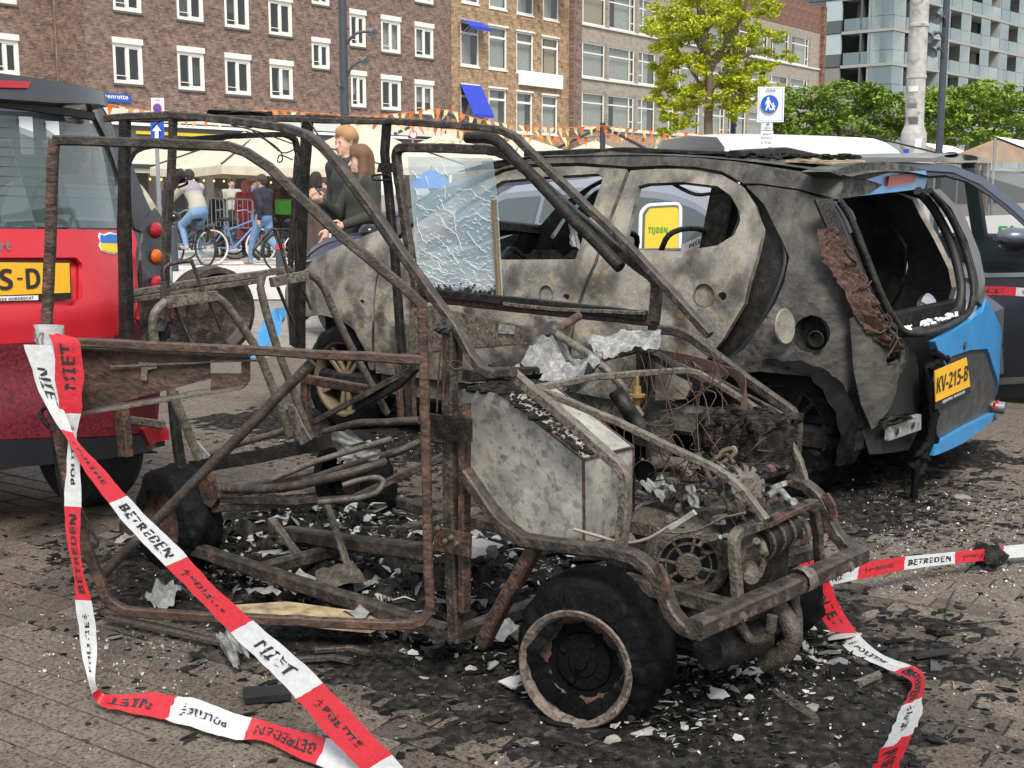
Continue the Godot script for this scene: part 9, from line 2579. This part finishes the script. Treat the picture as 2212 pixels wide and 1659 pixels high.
# ---- barrier tape
# path: [photo x, photo y, distance, across-direction angle, width]; the tape is printed with lettering along it
func tape(path: Array, label: String, start := 0.0, flip := false):
	var t := thing("barrier_tape", label, "tape", path[0][0], "red and white barrier tape")
	var C3 := []; var S := []
	for i in path.size() - 1:
		for k in 8:
			var f := k / 8.0
			var a = path[maxi(i - 1, 0)]; var b = path[i]; var c = path[i + 1]; var e = path[mini(i + 2, path.size() - 1)]
			C3.append(b[0].cubic_interpolate(c[0], a[0], e[0], f)); S.append(b[1].lerp(c[1], smoothstep(0, 1, f)))
	C3.append(path[-1][0]); S.append(path[-1][1])
	var len := [0.0]
	for i in range(1, C3.size()): len.append(len[-1] + (C3[i] - C3[i - 1]).length())
	var total: float = len[-1]
	var nz := FastNoiseLite.new(); nz.seed = 3 + int(start * 10); nz.frequency = 7.0
	var at := func(d: float, w: float) -> Array:
		d = clampf(d, 0.0, total)
		var i := 0
		while i < len.size() - 2 and len[i + 1] < d: i += 1
		var f := clampf((d - len[i]) / maxf(1e-6, len[i + 1] - len[i]), 0, 1)
		var c: Vector3 = C3[i].lerp(C3[i + 1], f); var s: Vector3 = S[i].lerp(S[i + 1], f)
		var tg: Vector3 = (C3[mini(i + 2, C3.size() - 1)] - C3[maxi(i - 1, 0)]).normalized()
		var nn := tg.cross(s).normalized()
		var q := c + s * w + nn * (nz.get_noise_2d(d * 2.2, w * 9.0) * 0.010 * minf(1.0, s.length() * 1.2))
		q.y = maxf(q.y, 0.004 + absf(w) * 0.02)
		return [q, nn]
	# alternating fields
	var d := 0.0
	var red := int(start) % 2 == 0
	var field := 0.225
	var band := 0
	var half := 0.0375
	while d < total - 0.005:
		var e := minf(d + field, total)
		var mb := MB.new()
		var n := maxi(2, int((e - d) / 0.016))
		for i in n:
			for j in 6:
				var q := []
				for w in [[0, 0], [1, 0], [1, 1], [0, 1]]: q.append(at.call(lerpf(d, e, (i + w[0]) / float(n)), lerpf(-half, half, (j + w[1]) / 6.0)))
				mb.sq(q[0][0], q[1][0], q[2][0], q[3][0], q[0][1], q[1][1], q[2][1], q[3][1])
		var f := part("red_field" if red else "white_field", mb, M.tape_red if red else M.tape_white, t)
		var word: String = ["NIET", "POLITIE", "BETREDEN", "POLITIE"][band % 4]
		var wl: float = {"NIET": 0.11, "POLITIE": 0.12, "BETREDEN": 0.19}[word]
		if e - d > field - 0.03:
			for side in [0.0016, -0.0016]:
				mb = MB.new()
				var d0 := d + (field - wl) / 2
				var tall := 0.034 if word != "POLITIE" else 0.018
				letters(mb, word, tall, func(x, y):
					var r = at.call(d0 + (wl - x if flip else x), (y - tall / 2) * (-1.0 if flip else 1.0))
					return [r[0] + r[1] * side, r[1] * signf(side)], wl)
				part("lettering", mb, M.tape_ink if side > 0 else M.tape_ghost, f)
				if word == "POLITIE":
					mb = MB.new()
					var ce := d0 - 0.022
					for k in 5:
						var r0 = at.call(ce + 0.004 * sin(k * 2.0), -0.016 + k * 0.008); var r1 = at.call(ce + 0.012 + 0.005 * sin(k * 1.3), -0.014 + k * 0.008); var r2 = at.call(ce + 0.008, -0.010 + k * 0.008)
						mb.tri(r0[0] + r0[1] * side, r1[0] + r1[1] * side, r2[0] + r2[1] * side)
					part("flame_emblem", mb, M.tape_ink if side > 0 else M.tape_ghost, f)
		d = e; red = not red; band += 1
func make_tape():
	var K := Color(0, 0, 0, 0)
	for q in [["tape_red", lin(0.52, 0.014, 0.026), Color(0.25, 0.01, 0.013)], ["tape_white", lin(0.56, 0.57, 0.58), Color(0.30, 0.30, 0.31)]]:
		var m := surf(layered(512, [[81, 0.02, 4, 1, [[0.0, Color(q[1].r * 0.86, q[1].g * 0.86, q[1].b * 0.86)], [1.0, q[1]]]], [82, 0.16, 3, 1, [[0.0, Color(0.15, 0.13, 0.12, 0.75)], [0.24, K]]]]), 0.3, 0.4, 0, bump(0.03, 4.0), 0.5)
		m.backlight_enabled = true; m.backlight = q[2]
		M[q[0]] = m
	M.tape_ink = plain(lin(0.012), 0.5); M.tape_ghost = plain(lin(0.20, 0.19, 0.19), 0.6)
	var X := Vector3(1, 0, 0)
	var dz := 0.05
	# long strand from the door post down to the camera's feet
	var A := []
	for q in [[84, 745, 3.00, 1.0, 0.0], [102, 830, 2.98, 0.85, -0.2], [128, 900, 2.95, 0.6, -0.3], [156, 950, 2.93, 0.35, -0.2], [215, 1030, 2.88, 0.62, 0.35], [290, 1120, 2.82, 0.75, 0.5], [360, 1190, 2.76, 0.8, 0.5], [440, 1275, 2.70, 0.7, 0.55], [530, 1362, 2.64, 0.85, 0.6], [640, 1462, 2.56, 0.95, 0.65], [730, 1560, 2.48, 1.0, 0.7], [800, 1635, 2.42, 1.0, 0.7], [860, 1700, 2.38, 1.0, 0.7]]:
		A.append([dp(q[0], q[1], q[2]), Vector3(cos(-q[4] * 0.9), sin(q[4] * 0.9), 0.15).normalized() * q[3]])
	tape(A, "tape strand running diagonally from the open door's post to the paving in front", 1.0)
	var B := []
	for q in [[118, 722, 3.0, 0.55, 0.0], [140, 735, 2.97, 1.0, 0.0], [150, 800, 2.96, 1.0, 0.0], [152, 880, 2.95, 0.8, 0.0], [156, 945, 2.95, 0.3, 0.0], [158, 1000, 2.94, 0.45, 0.0], [158, 1080, 2.92, 0.6, 0.0], [158, 1160, 2.90, 0.45, 0.0], [168, 1230, 2.88, 0.35, 0.0], [184, 1320, 2.86, 0.6, 0.0], [192, 1400, 2.84, 0.55, 0.0], [198, 1470, 2.80, 0.25, 0.0]]:
		B.append([dp(q[0], q[1], q[2]), Vector3(1, 0, 0.2).normalized() * q[3]])
	for q in [[215, 1508, 0.03, 0.35], [250, 1516, 0.03, 0.5], [330, 1522, 0.03, 0.8], [420, 1540, 0.035, 0.9], [500, 1568, 0.03, 0.8], [580, 1582, 0.025, 0.6], [660, 1612, 0.03, 0.8], [740, 1638, 0.03, 0.9], [820, 1668, 0.03, 0.9]]:
		B.append([gp(q[0], q[1], q[2]), Vector3(0.25, 0.62, -0.75).normalized() * q[3]])
	tape(B, "tape strand hanging straight down beside the red car and trailing over the paving", 0.0, true)
	# knot round the door post
	var W := []
	for k in 9:
		var a := TAU * k / 8.0
		W.append([dp(108, 735, 3.06) + Vector3(cos(a) * 0.035, sin(a) * 0.006, sin(a) * 0.035), Vector3(0, 1, 0.05)])
	tape(W, "loop of tape tied round the open door's post", 1.0)
	# right-hand strands
	var Cc := []
	for q in [[1765, 1240, 0.16, 0.7], [1778, 1285, 0.11, 0.8], [1805, 1340, 0.06, 0.8], [1850, 1395, 0.035, 0.75], [1900, 1425, 0.03, 0.6], [1960, 1450, 0.035, 0.7], [1984, 1470, 0.04, 0.45], [1972, 1510, 0.035, 0.7], [1958, 1560, 0.03, 1.0], [1935, 1610, 0.03, 1.05], [1910, 1665, 0.03, 1.05], [1890, 1720, 0.03, 1.0]]:
		Cc.append([gp(q[0], q[1], q[2]), Vector3(0.86, 0.42, 0.28 if q[1] < 1460 else -0.1).normalized() * q[3]])
	tape(Cc, "tape strand falling from the bumper bar and folding forwards over the ash", 0.0)
	var E := []
	for q in [[1782, 1256, 0.12, 0.4], [1830, 1240, 0.10, 0.6], [1900, 1226, 0.09, 0.6], [1960, 1216, 0.08, 0.55], [2030, 1208, 0.07, 0.5], [2110, 1200, 0.06, 0.5], [2180, 1192, 0.05, 0.55], [2260, 1186, 0.05, 0.6]]:
		E.append([gp(q[0], q[1], q[2]), Vector3(0.1, 0.95, -0.3).normalized() * q[3]])
	tape(E, "tape strand stretched to the right from the bumper bar past a black clump", 1.0)
	var mb := MB.new(); mb.ball(gp(2142, 1200, 0.05), Vector3(0.05, 0.035, 0.04), 12, 0.3, rng); mb.ball(gp(2120, 1196, 0.05), Vector3(0.025, 0.04, 0.03), 10, 0.3, rng)
	tag(part("charred_clump", mb, M.char), "black charred clump stuck to the stretched tape on the right", "lump")
	var G := []
	for q in [[1668, 1195, 0.30, 0.9], [1705, 1186, 0.29, 1.0], [1740, 1200, 0.28, 1.0], [1775, 1225, 0.26, 0.8]]: G.append([gp(q[0], q[1], q[2]), Vector3(0.1, 0.8, -0.55).normalized() * q[3]])
	tape(G, "short piece of tape behind the bumper bar", 0.0)
	var Hh := []
	for q in [[2100, 627, 6.9], [2160, 628, 6.85], [2230, 632, 6.8], [2300, 636, 6.75]]: Hh.append([dp(q[0], q[1], q[2]), Vector3(0.02, 1, 0) * 0.62])
	tape(Hh, "tape stretched along the dark car's door", 0.0)
	var J := []
	for q in [[1470, 540, 6.6], [1510, 522, 6.65], [1560, 506, 6.7], [1660, 490, 6.8]]: J.append([dp(q[0], q[1], q[2]), Vector3(0.1, 1, 0) * 0.7])
	tape(J, "tape seen through the burnt hatchback's rear door window", 1.0)
	# lone wire on the paving
	mb = MB.new(); mb.tube(spline([gp(2062, 1275, 0.02), gp(2050, 1300, 0.01), gp(2042, 1335, 0.006), gp(2060, 1345, 0.006), gp(2110, 1345, 0.006), gp(2170, 1340, 0.01)], 5), 0.0025, 4)
	tag(part("burnt_cable", mb, M.black), "thin bent black cable lying on the clean paving", "cable")
